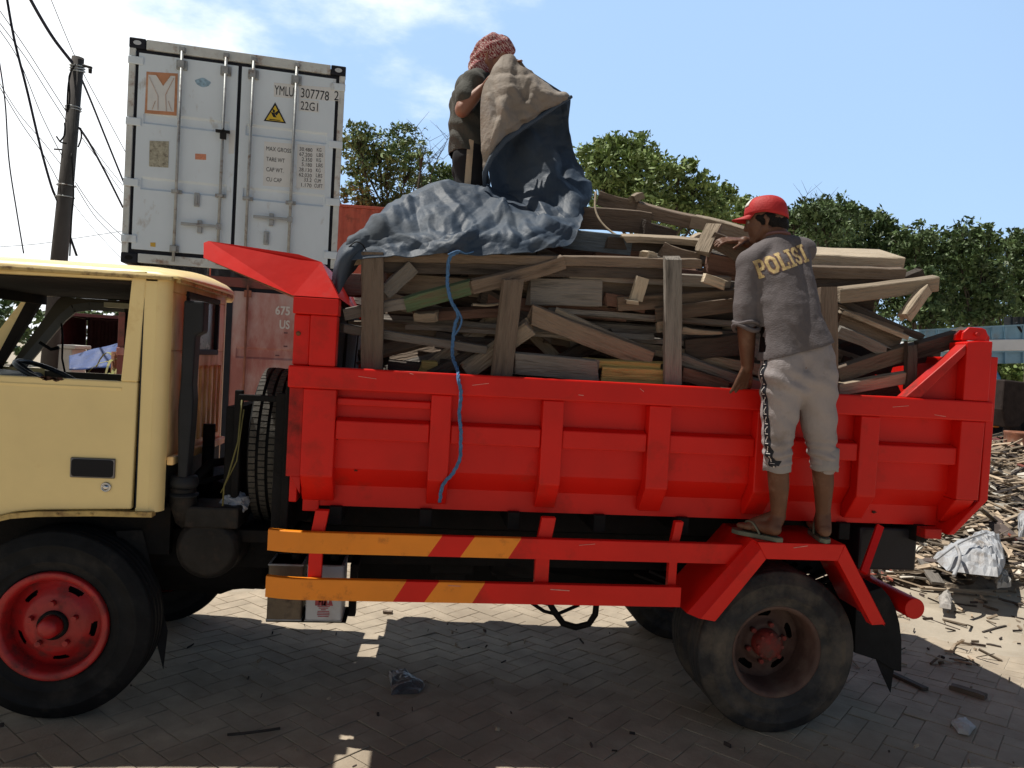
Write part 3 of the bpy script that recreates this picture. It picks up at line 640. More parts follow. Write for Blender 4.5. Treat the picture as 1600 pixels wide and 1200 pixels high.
# rear post, brace, hinge, tailgate
for s in (0, 1):
    f = (lambda a, b: (a, b)) if s == 0 else (lambda a, b: (BW-b, BW-a))
    ya, yb2 = f(-.004, .13)
    mb = MB(); mb.prism([(4.235, 1.14), (4.355, 1.14), (4.362, 1.534), (4.235, 1.534)], 'y', ya, yb2)
    mb.prism([(4.235, ZT+.001), (4.372, ZT+.001), (4.372, 1.935), (4.30, 1.935), (4.235, 1.925)], 'y', ya, yb2)
    if s == 0: mb.prism([(.00, 1.139), (.10, 1.01), (.133, 1.01), (.133, 1.07), (.129, 1.139)], 'x', 4.235, 4.34)
    mb.build('rear_post', RED, T, bevel=.006)
    ya2, yb3 = f(.02, .09)
    mb = MB(); mb.prism([(3.93, ZT+.001), (3.99, ZT+.001), (4.01, ZT+.001), (4.234, 1.865), (4.234, 1.915)][::-1], 'y', *f(.0, .075)); mb.build('brace', REDD, T, bevel=.005)
    mb = MB(); mb.prism([(4.0, ZT+.001), (4.234, ZT+.001), (4.234, 1.86)], 'y', *f(.055, .07)); mb.build('gusset', REDD, T)
    mb = MB()
    mb.prism([(4.235, 1.936), (4.36, 1.936), (4.375, 1.965), (4.36, 1.995), (4.34, 2.002), (4.27, 2.002), (4.24, 1.975)], 'y', *f(.035, .05))
    mb.prism([(4.235, 1.936), (4.30, 1.936), (4.30, 1.99), (4.26, 1.99), (4.238, 1.965)], 'y', *f(.09, .105))
    mb.prism([(4.34, 1.60), (4.405, 1.70), (4.405, 1.96), (4.385, 1.985), (4.34, 1.985)], 'y', *f(.062, .078))
    hg = mb.build('tailgate_hinge', RED, T, bevel=.004)
    mb = MB(); c_ = f(.0, .12); mb.tube([(4.31, c_[0]+.02, 1.968), (4.31, c_[1], 1.968)], .011, 10); mb.build('hinge_pin', REDD, hg)
mb = MB()
mb.prism([(4.375, 1.86), (4.42, 1.86), (4.42, 1.14), (4.25, .96), (4.215, .96), (4.375, 1.14)][::-1], 'y', .012, BW-.012)
for z in (1.25, 1.5, 1.75): mb.box(4.421, 4.45, .05, BW-.05, z-.035, z+.035)
mb.build('tailgate', RED, T, bevel=.005)
mb = MB(); mb.box(4.10, 4.19, .02, .09, .935, .985); mb.build('tailgate_latch', REDD, T, bevel=.004)
# ---- side guard bars
def bar(z0, z1, x_e, u_a, u_b, u_c, nm):
    # curved front end, orange to u_a, red, orange to u_c
    yo = -.035
    segs = [(.92, None)]
    def strip(xa0, xa1, xb0, xb1, m, nm_, par):
        # parallelogram a->b ; xa0 bottom-left, xa1 top-left
        n = 10 if m is ORG and xa0 < 1 else 1; rows = []
        mbx = MB()
        F, Bk = [], []
        for i in range(n+1):
            t = i/n; xb_ = xa0+(xb0-xa0)*t; xt = xa1+(xb1-xa1)*t
            bend = lambda x: yo+max(0, (1.10-x)/.2)**2*.045
            F.append([(xb_, bend(xb_), z0), (xt, bend(xt), z1)]); Bk.append([(xb_, bend(xb_)+.035, z0), (xt, bend(xt)+.035, z1)])
        ring = [[f[0], b[0], b[1], f[1]] for f, b in zip(F, Bk)]
        mbx.grid([r_+[r_[0]] for r_ in ring]); mbx.add(ring[0], [(3, 2, 1, 0)]); mbx.add(ring[-1], [(0, 1, 2, 3)])
        return mbx.build(nm_, m, par, bevel=.004)
    xv = lambda u, v: P(u, v, yo).x
    return strip, xv
for (z0, z1, vt, vb, pts, xe) in ((.797, .892, 838, 870, ((668, 691), (719, 742), (794, 815)), 3.13), (.585, .680, 906, 934, ((614, 635), (663, 686), (738, 758)), 2.84)):
    strip, xv = bar(z0, z1, xe, 0, 0, 0, '')
    g_ = bpy.data.objects.new('side_guard_bar', None); COL.objects.link(g_); g_.parent = T
    b_ = [xv(p[0], vb) for p in pts]; t_ = [xv(p[1], vt) for p in pts]
    strip(.918, .918, b_[0], t_[0], ORG, 'orange_section', g_); strip(b_[0], t_[0], b_[1], t_[1], RED, 'red_section', g_)
    strip(b_[1], t_[1], b_[2], t_[2], ORG, 'orange_section', g_); strip(b_[2], t_[2], xe, xe, RED, 'red_section', g_)
for (u0, u1) in ((484, 505), (835, 857), (1042, 1055)):
    mb = MB(); xa, xb = P(u0, 870, .04).x, P(u1, 870, .04).x
    mb.prism([(xa, .60), (xb, .60), (xb, .86), (xb+.012, .93), (xb+.02, .985), (xa+.02, .985), (xa+.012, .93), (xa, .86)], 'y', .002, .04); mb.build('guard_post', RED, T, bevel=.004)
# ---- rear fender (bent channel) -------------------------------------
FY0, FY1 = -.115, .30
path = [(2.865, .565), (3.165, .925), (3.60, .925), (3.835, .545)]
mb = MB()
th = .085
inn = [(2.985, .545), (3.215, .845), (3.57, .845), (3.765, .54)]
for i in range(3):
    a, b, c, d = path[i], path[i+1], inn[i+1], inn[i]
    if i == 0:      # the rising leg is folded: a slanting outer face and a plain inner one
        a2, b2 = (a[0]*.62+d[0]*.38, a[1]*.62+d[1]*.38), (b[0]*.62+c[0]*.38, b[1]*.62+c[1]*.38)
        mb.prism([a2, b2, c, d], 'y', FY0, FY0+.012); mb.add([(a[0], FY0+.055, a[1]), (b[0], FY0+.055, b[1]), (b2[0], FY0, b2[1]), (a2[0], FY0, a2[1])], [(3, 2, 1, 0)])
        mb.add([(a[0], FY0+.055, a[1]), (a2[0], FY0, a2[1]), (a[0], FY1, a[1])], [(0, 1, 2)]); mb.add([(a[0], FY0+.055, a[1]), (b[0], FY0+.055, b[1]), (b[0], FY1, b[1]), (a[0], FY1, a[1])], [(0, 1, 2, 3)])
        mb.add([(b[0], FY0+.055, b[1]), (b[0], FY0, b[1]), (b2[0], FY0, b2[1])], [(0, 1, 2)]); continue
    mb.prism([a, b, c, d], 'y', FY0, FY0+.012)          # front lip
    mb.add([(a[0], FY0, a[1]), (b[0], FY0, b[1]), (b[0], FY1, b[1]), (a[0], FY1, a[1])], [(0, 1, 2, 3)])
    mb.add([(a[0]+.006, FY0+.012, a[1]-.012), (b[0]+.004, FY0+.012, b[1]-.012), (b[0]+.004, FY1, b[1]-.012), (a[0]+.006, FY1, a[1]-.012)], [(3, 2, 1, 0)])
    mb.add([(d[0], FY0+.012, d[1]), (c[0], FY0+.012, c[1]), (c[0], FY0+.05, c[1]), (d[0], FY0+.05, d[1])], [(3, 2, 1, 0)])
mb.build('fender', RED, T, bevel=.004)
mb = MB(); mb.obox(P(1375, 822, .12), P(1349, 895, .0), .035, .02, up=(1, 0, 0)); mb.build('fender_stay', RED, T)
# mud flap, tail box, exhaust-like cross tube
mb = MB(); fl = [(1338, 930), (1378, 918), (1390, 932), (1400, 952), (1406, 975), (1409, 1000), (1409, 1050), (1397, 1048), (1372, 1032), (1335, 1020)]
fy = .14
pts = [(P(u, v, fy).x, P(u, v, fy).z) for u, v in fl]
mb.prism(pts[::-1], 'y', fy, fy+.30); mb.build('mud_flap', RUBF, T, bevel=.004)
mb = MB(); mb.quad(P(1366, 1024, .16), P(1397, 1040, .16), P(1391, 1082, .16), P(1379, 1056, .16)); mb.build('torn_rubber', RUBF, T, solid=.006)
for q_ in ((3.84, 4.16, .16, .40, .735, .955), (3.85, 4.12, 1.5, 1.75, .72, .95)): mb = MB(); mb.box(*q_); mb.build('tail_lamp_box', mat('lamp_box', (.02, .02, .026), .35, .2, 6, bump=.1), T, bevel=.012)
mb = MB(); mb.tube([(4.13, .10, .555), (4.13, 1.85, .555)], .054, 24); mb.box(3.98, 4.13, .5, .56, .52, .75); mb.box(3.98, 4.13, 1.3, 1.36, .52, .75); mb.build('rear_bumper_tube', RED, T, bevel=.004)
mb = MB(); mb.tube([(4.0, .3, .62), (4.08, .22, .5), (4.05, .2, .45), (4.02, .25, .52)], .004, 6); mb.build('loose_wire', BLK, T)

# pale scratches in the red paint
for (u0, v0, u1, v1, w_, yy) in ((738, 602, 764, 599, .0022, -.0125), (1126, 605, 1140, 607, .002, -.0125), (904, 617, 912, 618, .003, -.0125), (1395, 636, 1420, 634, .002, -.0125), (560, 588, 588, 592, .0018, -.0125), (1000, 607, 1006, 612, .002, -.0125), (700, 915, 720, 916, .003, -.0365), (860, 921, 890, 923, .004, -.0365), (905, 852, 930, 850, .002, -.0365), (1240, 856, 1262, 853, .003, -.1165), (1460, 648, 1478, 651, .002, -.0125), (640, 583, 646, 585, .003, -.0125)):
    a, b = P(u0, v0, yy), P(u1, v1, yy); mb = MB(); mb.obox(a, b, w_, .0008, up=(0, 0, 1)); mb.build('scratch', mat('scratched_paint', (.62, .30, .26), .7, .3, 40, bump=0), T)
for (u0, v0, r_) in ((556, 735, .006), (527, 686, .004), (1008, 762, .008), (1050, 770, .010), (1270, 598, .004), (1365, 800, .010), (1180, 790, .008)):
    c = P(u0, v0, .068 if v0 < 760 else .13); mb = MB(); mb.prism([(c.x+r_*(1.2+.6*math.sin(3*a+u0))*math.cos(a), c.z+r_*.6*(1+.4*math.sin(5*a+v0))*math.sin(a)) for a in np.linspace(0, 2*math.pi, 13)[:-1]], 'y', c.y-.004, c.y+.001); mb.build('rust_spot', MATS['rust_dark'], T)
# ================================================================== SCRAP TIMBER
def wood(name, base, var=.35, rough=.85, d=None):
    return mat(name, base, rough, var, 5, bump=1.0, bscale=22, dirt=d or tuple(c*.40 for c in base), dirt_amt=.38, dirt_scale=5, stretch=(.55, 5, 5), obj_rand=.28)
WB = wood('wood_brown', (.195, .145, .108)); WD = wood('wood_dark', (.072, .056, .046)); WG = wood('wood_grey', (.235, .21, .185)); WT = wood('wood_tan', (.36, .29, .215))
WL = wood('wood_pale', (.52, .43, .32)); WR = wood('wood_reddish', (.185, .10, .072)); WY = wood('wood_yellow', (.46, .34, .12)); WGR = wood('wood_green_paint', (.09, .14, .07), d=(.13, .09, .06)); WBG = wood('board_blue_grey', (.10, .125, .15))
WOODS = dict(b=WB, d=WD, g=WG, t=WT, l=WL, r=WR, y=WY, n=WGR, s=WBG)
def plank_mesh(L, w, t, seed, rough_ends=.035, warp=.009, taper=0):
    rng = random.Random(seed); n = max(4, int(L/.09)); V = []; F = []
    b1, b2 = rng.uniform(-warp, warp), rng.uniform(-warp, warp)
    e0 = [rng.uniform(0, rough_ends) for _ in range(4)]; e1 = [rng.uniform(0, rough_ends) for _ in range(4)]
    c = min(w, t)*.06
    for i in range(n+1):
        s = i/n; x = (s-.5)*L; k = 4*s*(1-s); ww = w*(1-taper*s)*(1+rng.uniform(-.018, .018)-(rng.uniform(.04, .12) if rng.random() < .05 else 0))/2; tt = t/2*(1+rng.uniform(-.04, .04))
        oy, oz = b1*k+rng.uniform(-.0015, .0015), b2*k+rng.uniform(-.0015, .0015)
        ring = [(-tt+c, -ww), (tt-c, -ww), (tt, -ww+c), (tt, ww-c), (tt-c, ww), (-tt+c, ww), (-tt, ww-c), (-tt, -ww+c)]
        for j, (yy, zz) in enumerate(ring):
            xx = x+(e0[j//2] if i == 0 else 0)-(e1[j//2] if i == n else 0); V.append((xx, yy+oy, zz+oz))
    for i in range(n):
        for k in range(8): F.append((i*8+k, i*8+(k+1) % 8, (i+1)*8+(k+1) % 8, (i+1)*8+k))
    F.append(tuple(reversed(range(8)))); F.append(tuple(n*8+k for k in range(8)))
    me = bpy.data.meshes.new('plank'); me.from_pydata(V, [], [tuple(reversed(f)) for f in F]); return me
_ps = [100]
def plank(a, b, w, t, m, label, roll=0, group='scrap timber on the truck', name='plank', cat='plank', **k):
    a = Vector(a); b = Vector(b); _ps[0] += 1
    me = plank_mesh((b-a).length, w, t, _ps[0], **k); me.materials.append(WOODS[m] if isinstance(m, str) else m)
    o = bpy.data.objects.new(name, me); COL.objects.link(o)
    x = (b-a).normalized(); up = Vector((0, 0, 1)) if abs(x.z) < .9 else Vector((-1, 0, 0)); z = (up-x*up.dot(x)).normalized(); y = z.cross(x)
    M = Matrix((x, y, z)).transposed().to_4x4(); o.matrix_world = Matrix.Translation((a+b)/2) @ M @ Matrix.Rotation(roll, 4, 'X')
    return tag(o, label, cat, group)
def pk(u1, v1, u2, v2, wpx, y1, y2, t, m, label, roll=0, **k):
    if not roll and abs(u2-u1) > 18 and wpx < 36: roll = (.16+.26*random.Random(int(u1*7+v1)).random())*(1 if u2 > u1 else -1)
    a, b = P(u1, v1, y1), P(u2, v2, y2); w = wpx*(depth(a)+depth(b))/2/CF
    return plank(a, b, w, t, m, label, roll, **k)
STK = 'upright stakes holding the load'
def stake(u1, v1, u2, v2, wpx, y, m, label, t=.035, **k): return pk(u1, v1, u2, v2, wpx, y, y, t, m, label, group=STK, name='stake', cat='stake', **k)
stake(582, 393, 581, 582, 34, .125, 'b', 'wide brown stake standing upright next to the red corner post', warp=.002, rough_ends=.005)
stake(802, 432, 783, 592, 33, .12, 'b', 'leaning reddish brown stake left of the blue rope end, tilted to the right', warp=.003)
stake(1051, 398, 1050, 606, 27, .118, 'g', 'tall grey brown stake standing upright in the middle of the load', warp=.003)
stake(1293, 446, 1295, 610, 28, .125, 'b', 'brown stake standing just right of the man in the grey shirt', warp=.003)
stake(1423, 530, 1421, 612, 16, .13, 'd', 'short thin dark stake near the sloping red brace', warp=.002)
# rails and named boards in front
pk(552, 409, 590, 409, 12, .22, .22, .03, 'l', 'pale stub of board poking out left of the wide brown stake')
pk(566, 399.5, 1096, 412, 15, .19, .19, .05, 'b', 'long brown top rail with a bright upper edge running behind the stakes', warp=.003)
pk(596, 417, 1042, 428, 17, .20, .22, .035, 'd', 'long dark board directly under the top rail', warp=.003)
pk(880, 427, 1145, 441, 18, .24, .24, .03, 'g', 'grey board with pale patches under the right half of the top rail')
pk(598, 460, 648, 414, 23, .165, .17, .04, 'g', 'short weathered block leaning diagonally against the wide brown stake')
pk(600, 440, 742, 446, 34, .33, .3, .03, 't', 'broad tan board showing behind the short weathered block', taper=.3)
pk(529, 493, 640, 473, 18, .16, .16, .03, 'g', 'grey end of the long slanting beam near the red corner post')
pk(630, 477, 740, 447, 23, .16, .17, .04, 'n', 'green painted stretch of the long slanting beam')
pk(735, 449, 882, 408, 22, .17, .18, .04, 'b', 'brown upper stretch of the long slanting beam, left of the rope knot')
pk(528, 511, 768, 548, 13, .165, .17, .03, 'g', 'long pale grey lath crossing behind the wide brown stake', warp=.004)
pk(645, 495, 792, 486, 15, .26, .26, .05, 'r', 'reddish bar running behind the hanging blue rope')
pk(645, 494, 690, 492, 15, .225, .225, .04, 't', 'raw orange tan block end left of the blue rope')
pk(735, 476, 785, 474, 3, .22, .22, .03, 'l', 'thin bright lath between the rope and the leaning stake')
pk(722, 584, 832, 507, 27, .19, .18, .045, 't', 'tan board slanting up behind the leaning stake')
pk(665, 590, 748, 545, 16, .22, .22, .03, 'd', 'dark board slanting up toward the rope just above the red rail')
pk(600, 574, 700, 583, 26, .3, .3, .03, 'd', 'dark low board just above the red rail beside the wide brown stake')
pk(650, 572, 690, 574, 18, .25, .25, .03, 'y', 'olive yellow scrap low behind the blue rope')
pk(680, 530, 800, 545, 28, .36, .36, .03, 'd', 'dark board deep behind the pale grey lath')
pk(798, 566, 938, 580, 34, .15, .15, .04, 'g', 'dark grey weathered board lying on the red rail in mid load', warp=.003)
pk(906, 566, 1038, 572, 13, .175, .175, .03, 'y', 'upper yellow board beside the tall grey brown stake', warp=.003)
pk(934, 585, 1038, 590, 27, .16, .16, .03, 'y', 'lower wide yellow board lying on the red rail', warp=.003)
pk(826, 489, 1024, 565, 30, .18, .19, .05, 'b', 'thick brown plank sliding down to the right toward the yellow boards')
pk(866, 486, 1008, 546, 14, .23, .23, .03, 't', 'thin split tan board just above the thick sloping plank', taper=.5)
pk(818, 456, 941, 459, 42, .25, .24, .035, 'g', 'broad grey brown board with a square end in mid load', warp=.003)
pk(930, 440, 1145, 450, 18, .30, .28, .03, 'r', 'dark red board behind the tall grey brown stake')
pk(940, 466, 1010, 480, 20, .24, .24, .03, 'r', 'split reddish board under the small pale block')
pk(1004, 433, 993, 470, 20, .15, .16, .035, 'l', 'small pale upright block left of the tall grey brown stake', rough_ends=.003)
pk(972, 469, 1004, 473, 6, .14, .14, .04, 'l', 'tiny pale slat under the small pale upright block')
pk(955, 474, 1148, 462, 22, .23, .24, .05, 'b', 'brown plank with a bright sunlit top edge passing behind the tall stake')
pk(1096, 433, 1133, 446, 15, .10, .12, .06, 'l', 'short pale block pointing at the man in the grey shirt')
pk(1020, 492, 1150, 475, 22, .21, .21, .05, 'b', 'worn brown plank right of the tall stake at elbow height of the man')
pk(1030, 500, 1034, 525, 12, .17, .17, .03, 't', 'tan splinter standing left of the tall grey brown stake')
pk(1062, 516, 1130, 520, 11, .19, .19, .03, 't', 'tan wedge right of the tall grey brown stake', taper=.7)
pk(1062, 548, 1160, 536, 34, .25, .25, .04, 'd', 'broad dark board right of the tall stake')
pk(870, 520, 1040, 530, 26, .42, .40, .03, 'd', 'dark board deep behind the sloping plank')
pk(1062, 560, 1195, 604, 17, .20, .19, .04, 'g', 'grey batten sloping down to the hand on the rail')
pk(1060, 582, 1140, 607, 22, .16, .16, .03, 'r', 'reddish board lying low right of the tall stake')
pk(1160, 560, 1205, 600, 26, .3, .3, .04, 'd', 'dark slab behind the hand on the rail')
# upper heap, middle
pk(880, 372, 988, 384, 30, .45, .42, .02, 's', 'blue grey sheet board emerging from under the tarp')
pk(890, 340, 1025, 350, 34, .75, .70, .03, 'b', 'brown board rising right beside the tarp edge')
pk(1000, 356, 1058, 368, 26, .62, .62, .03, 'd', 'dark board end in the upper heap under the long roof beam', taper=.5)
pk(930, 308, 1000, 326, 22, .85, .80, .06, 'b', 'left end of the long roof beam beside the tarp')
pk(985, 314, 1004, 304, 11, .75, .75, .05, 't', 'small chunk perched on the long roof beam')
pk(990, 323, 1090, 348, 20, .78, .7, .06, 'b', 'middle length of the long roof beam on the upper heap')
pk(1080, 345, 1180, 372, 20, .68, .50, .06, 't', 'right length of the long roof beam in front of the trees')
pk(968, 372, 1112, 381, 10, .38, .36, .06, 't', 'long light brown batten with sunlit top above the middle boards')
pk(942, 378, 1110, 392, 18, .42, .42, .03, 'd', 'dark board lying under the light brown batten')
pk(1028, 388, 1100, 404, 22, .33, .33, .03, 'b', 'brown wedge board above the tall stake head', taper=.3)
pk(1076, 379, 1101, 366, 9, .5, .5, .05, 't', 'tan block leaning under the right beam length')
pk(1094, 402, 1118, 348, 9, .25, .3, .08, 't', 'narrow edge of the box corner near the elbow of the man')
pk(1108, 372, 1168, 404, 26, .28, .25, .05, 'b', 'brown board sloping down to the shoulder of the man in grey')
pk(1100, 410, 1168, 424, 34, .30, .30, .04, 'r', 'reddish brown board under the sloping board behind the grey shirt')
pk(1002, 399, 1022, 403, 13, .21, .23, .06, 'l', 'small whitish stub sitting on the top rail')
pk(1122, 350, 1190, 376, 14, .6, .55, .05, 'b', 'brown batten behind the forearm near the face', warp=.004)
# right of the man
pk(1240, 402, 1392, 408, 24, .60, .55, .32, 'l', 'big pale hollow box section on top of the load right of the man', roll=0, warp=.003, rough_ends=.004)
pk(1240, 424, 1416, 428, 18, .30, .28, .05, 'b', 'dark brown beam under the pale box section')
pk(1250, 442, 1398, 443, 13, .34, .32, .04, 'd', 'dark lath below the brown beam right of the man')
pk(1305, 462, 1463, 442, 23, .22, .18, .07, 't', 'rough tan pole sticking out to the right over the tailgate', warp=.01)
pk(1404, 440, 1443, 424, 16, .35, .30, .07, 'd', 'dark log end resting on the rough tan pole')
pk(1412, 498, 1449, 447, 18, .14, .17, .05, 't', 'splintered tan block hanging from the end of the rough pole', rough_ends=.04)
pk(1330, 464, 1362, 480, 16, .45, .4, .03, 'l', 'pale scrap end under the rough tan pole')
pk(1308, 466, 1446, 530, 11, .28, .20, .05, 'd', 'upper dark batten sloping down toward the tailgate')
pk(1306, 482, 1420, 528, 7, .24, .18, .10, 't', 'sunlit edged batten sloping down toward the tailgate')
pk(1306, 500, 1412, 536, 40, .27, .21, .03, 'b', 'broad brown board under the sloping battens')
pk(1306, 516, 1388, 552, 18, .19, .17, .04, 'g', 'light grey board sloping down right of the brown stake')
pk(1300, 588, 1420, 548, 26, .19, .18, .045, 'b', 'brown beam rising from the rail toward the tailgate hinge')
pk(1425, 548, 1512, 521, 26, .18, .16, .045, 'd', 'dark end of the beam touching the tailgate hinge')
pk(1304, 609, 1424, 588, 19, .15, .15, .045, 't', 'grey tan beam lying on the rail left of the red brace')
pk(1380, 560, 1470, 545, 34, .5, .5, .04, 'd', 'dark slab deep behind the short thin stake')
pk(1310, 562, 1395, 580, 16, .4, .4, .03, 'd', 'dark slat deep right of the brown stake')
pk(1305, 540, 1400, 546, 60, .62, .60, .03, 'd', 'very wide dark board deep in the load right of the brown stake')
# filling under the named boards: heap surface profile
def heap_top(x, y):
    t = np.interp(x, [1.2, 1.6, 2.1, 2.8, 3.2, 3.8, 4.15], [2.02, 2.12, 2.2, 2.30, 2.25, 2.05, 1.72])
    return t-.10*max(0, .45-y)/.3
rng = random.Random(21)
KN = dict(b='brown', d='dark', g='grey', r='reddish', t='tan')
ZN = ((1.75, 'beside the wide brown stake'), (2.35, 'behind the leaning stake and rope'), (2.95, 'behind the tall grey stake'), (3.45, 'behind the man in grey'), (9, 'near the sloping red brace'))
def flabel(k, p): return '%s board jumbled %s in the load %s' % (KN[k], 'high' if p.z > 1.85 else 'low', next(n for x, n in ZN if p.x < x))
FL = None
kinds = 'bbbddddggrt'
for i in range(120):
    y = rng.uniform(.42, 1.8); L_ = rng.uniform(.6, 1.9); xc = rng.uniform(1.25+L_*.35, 4.1-L_*.35)
    ang = rng.gauss(0, .16); yaw = rng.gauss(0, .25)
    if rng.random() < .15: ang = rng.uniform(-.8, .8)
    zt = heap_top(xc, y)-.05-abs(math.sin(ang))*L_/2
    z = rng.uniform(1.13, max(1.2, zt)) if i % 3 else zt-rng.uniform(0, .1)
    d = Vector((math.cos(ang)*math.cos(yaw), math.sin(yaw)*math.cos(ang), math.sin(ang)))*L_/2
    c = Vector((xc, y, z)); a, b = c-d, c+d
    for q in (a, b):
        q.x = min(max(q.x, 1.10), 4.25); q.y = min(max(q.y, .27), 1.8); q.z = min(max(q.z, 1.12), 2.35)
    if abs(xc-1.75) < .35 and .8 < y < 1.5 and z > 1.9: continue
    kk = rng.choice(kinds); plank(a, b, rng.uniform(.05, .15), rng.uniform(.02, .05), kk, flabel(kk, (a+b)/2), roll=rng.gauss(0, .5), group='jumbled boards deep in the load', warp=.01)
for i in range(34):
    y = rng.uniform(.32, 1.5); L_ = rng.uniform(.5, 1.0); xc = rng.uniform(1.55, 2.15); zt = 2.16+.38*math.sin(min(1, (y-.2)/.8)*math.pi/2)*(1-abs(xc-1.8)/.9)
    z = rng.uniform(2.1, zt); ang = rng.gauss(0, .08); d = Vector((math.cos(ang), rng.gauss(0, .2), math.sin(ang)))*L_/2; c = Vector((xc, y, z-.06)); kk = rng.choice(kinds)
    if abs(xc-1.75) < .5 and .95 < y: continue
    plank(c-d, c+d, rng.uniform(.05, .12), rng.uniform(.02, .04), kk, '%s board in the heap under the tarpaulin' % KN[kk], roll=rng.gauss(0, .4), group='boards under the tarpaulin')
for i, y in enumerate((.20, .42, .66, .9, 1.15, 1.4, 1.66)):
    plank((1.10, y, 1.1), (1.13, y+.04, 1.93+.03*(i % 3)), .035, .22, 'd', 'dark board standing against the inside of the red headboard', group='boards against the headboard', roll=0)
for i in range(30):
    L_ = rng.uniform(.4, .85); xc = rng.uniform(3.45, 3.95); y = rng.uniform(.3, 1.3); ang = rng.gauss(0, .35); d = Vector((math.cos(ang), rng.gauss(0, .2), math.sin(ang)))*L_/2; c = Vector((xc, y, rng.uniform(1.3, np.interp(xc, [3.4, 4.1], [2.0, 1.62])))); kk = rng.choice('bddg')
    a, b = c-d, c+d
    for q in (a, b): q.x = min(q.x, 4.2)
    plank(a, b, rng.uniform(.09, .17), rng.uniform(.02, .04), kk, flabel(kk, c), roll=rng.gauss(0, .3), group='jumbled boards deep in the load')
for i in range(22):
    L_ = rng.uniform(.5, 1.1); xc = rng.uniform(2.3, 3.2); y = rng.uniform(.45, 1.1); ang = rng.gauss(0, .08); d = Vector((math.cos(ang), rng.gauss(0, .2), math.sin(ang)))*L_/2; c = Vector((xc, y, rng.uniform(2.12, 2.33))); kk = rng.choice('bddgr')
    plank(c-d, c+d, rng.uniform(.07, .13), rng.uniform(.02, .04), kk, flabel(kk, c), roll=rng.gauss(0, .3), group='jumbled boards deep in the load')
for i in range(16):
    L_ = rng.uniform(.3, 1.0); xc = rng.uniform(1.4, 3.95); y = rng.uniform(.26, .5); ang = rng.uniform(-.75, .75); d = Vector((math.cos(ang), rng.gauss(0, .08), math.sin(ang)))*L_/2; zt = heap_top(xc, y)-.06-abs(d.z)
    c = Vector((xc, y, rng.uniform(1.62, max(1.66, zt)))); kk = rng.choice('bdggttrl'); a, b = c-d, c+d
    for q in (a, b): q.x = min(max(q.x, 1.2), 4.15)
    plank(a, b, rng.uniform(.03, .08), rng.uniform(.02, .04), kk, (flabel(kk, c) if kk != 'l' else 'pale board slanting in the load '+next(n for x, n in ZN if c.x < x)).replace('board jumbled', 'board slanting'), roll=rng.gauss(.2, .3), group='slanting boards in the load')
for i in range(20):
    L_ = rng.uniform(.7, 1.9); xc = rng.uniform(1.3+L_*.3, 4.05-L_*.45); y = rng.uniform(.27, .45); ang = rng.gauss(.0, .07); zt = heap_top(xc, y); z = rng.uniform(1.66, zt-.06)
    d = Vector((math.cos(ang), rng.gauss(0, .04), math.sin(ang)))*L_/2; c = Vector((xc, y, z)); kk = rng.choice('bddgggrtb'); a, b = c-d, c+d
    for q in (a, b): q.x = min(max(q.x, 1.18), 4.2); q.z = min(q.z, heap_top(q.x, y)-.02)
    plank(a, b, rng.uniform(.025, .075), rng.uniform(.018, .035), kk, flabel(kk, c).replace('board jumbled', 'lath lying lengthwise'), roll=rng.gauss(0, .3), group='laths packed lengthwise in the load')
# a few large dark boards standing against the far side close the view through the heap
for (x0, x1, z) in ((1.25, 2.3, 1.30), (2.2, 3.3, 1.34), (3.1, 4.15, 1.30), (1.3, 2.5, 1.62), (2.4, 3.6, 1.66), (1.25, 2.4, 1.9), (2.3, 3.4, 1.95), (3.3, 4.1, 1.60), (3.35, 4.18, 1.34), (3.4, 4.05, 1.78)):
    plank((x0, .95, z), (x1, .98, z+.03), .30, .03, 'd', 'wide dark board standing on edge deep in the load, %s' % next(n for x, n in ZN if (x0+x1)/2 < x), group='jumbled boards deep in the load', warp=.01)

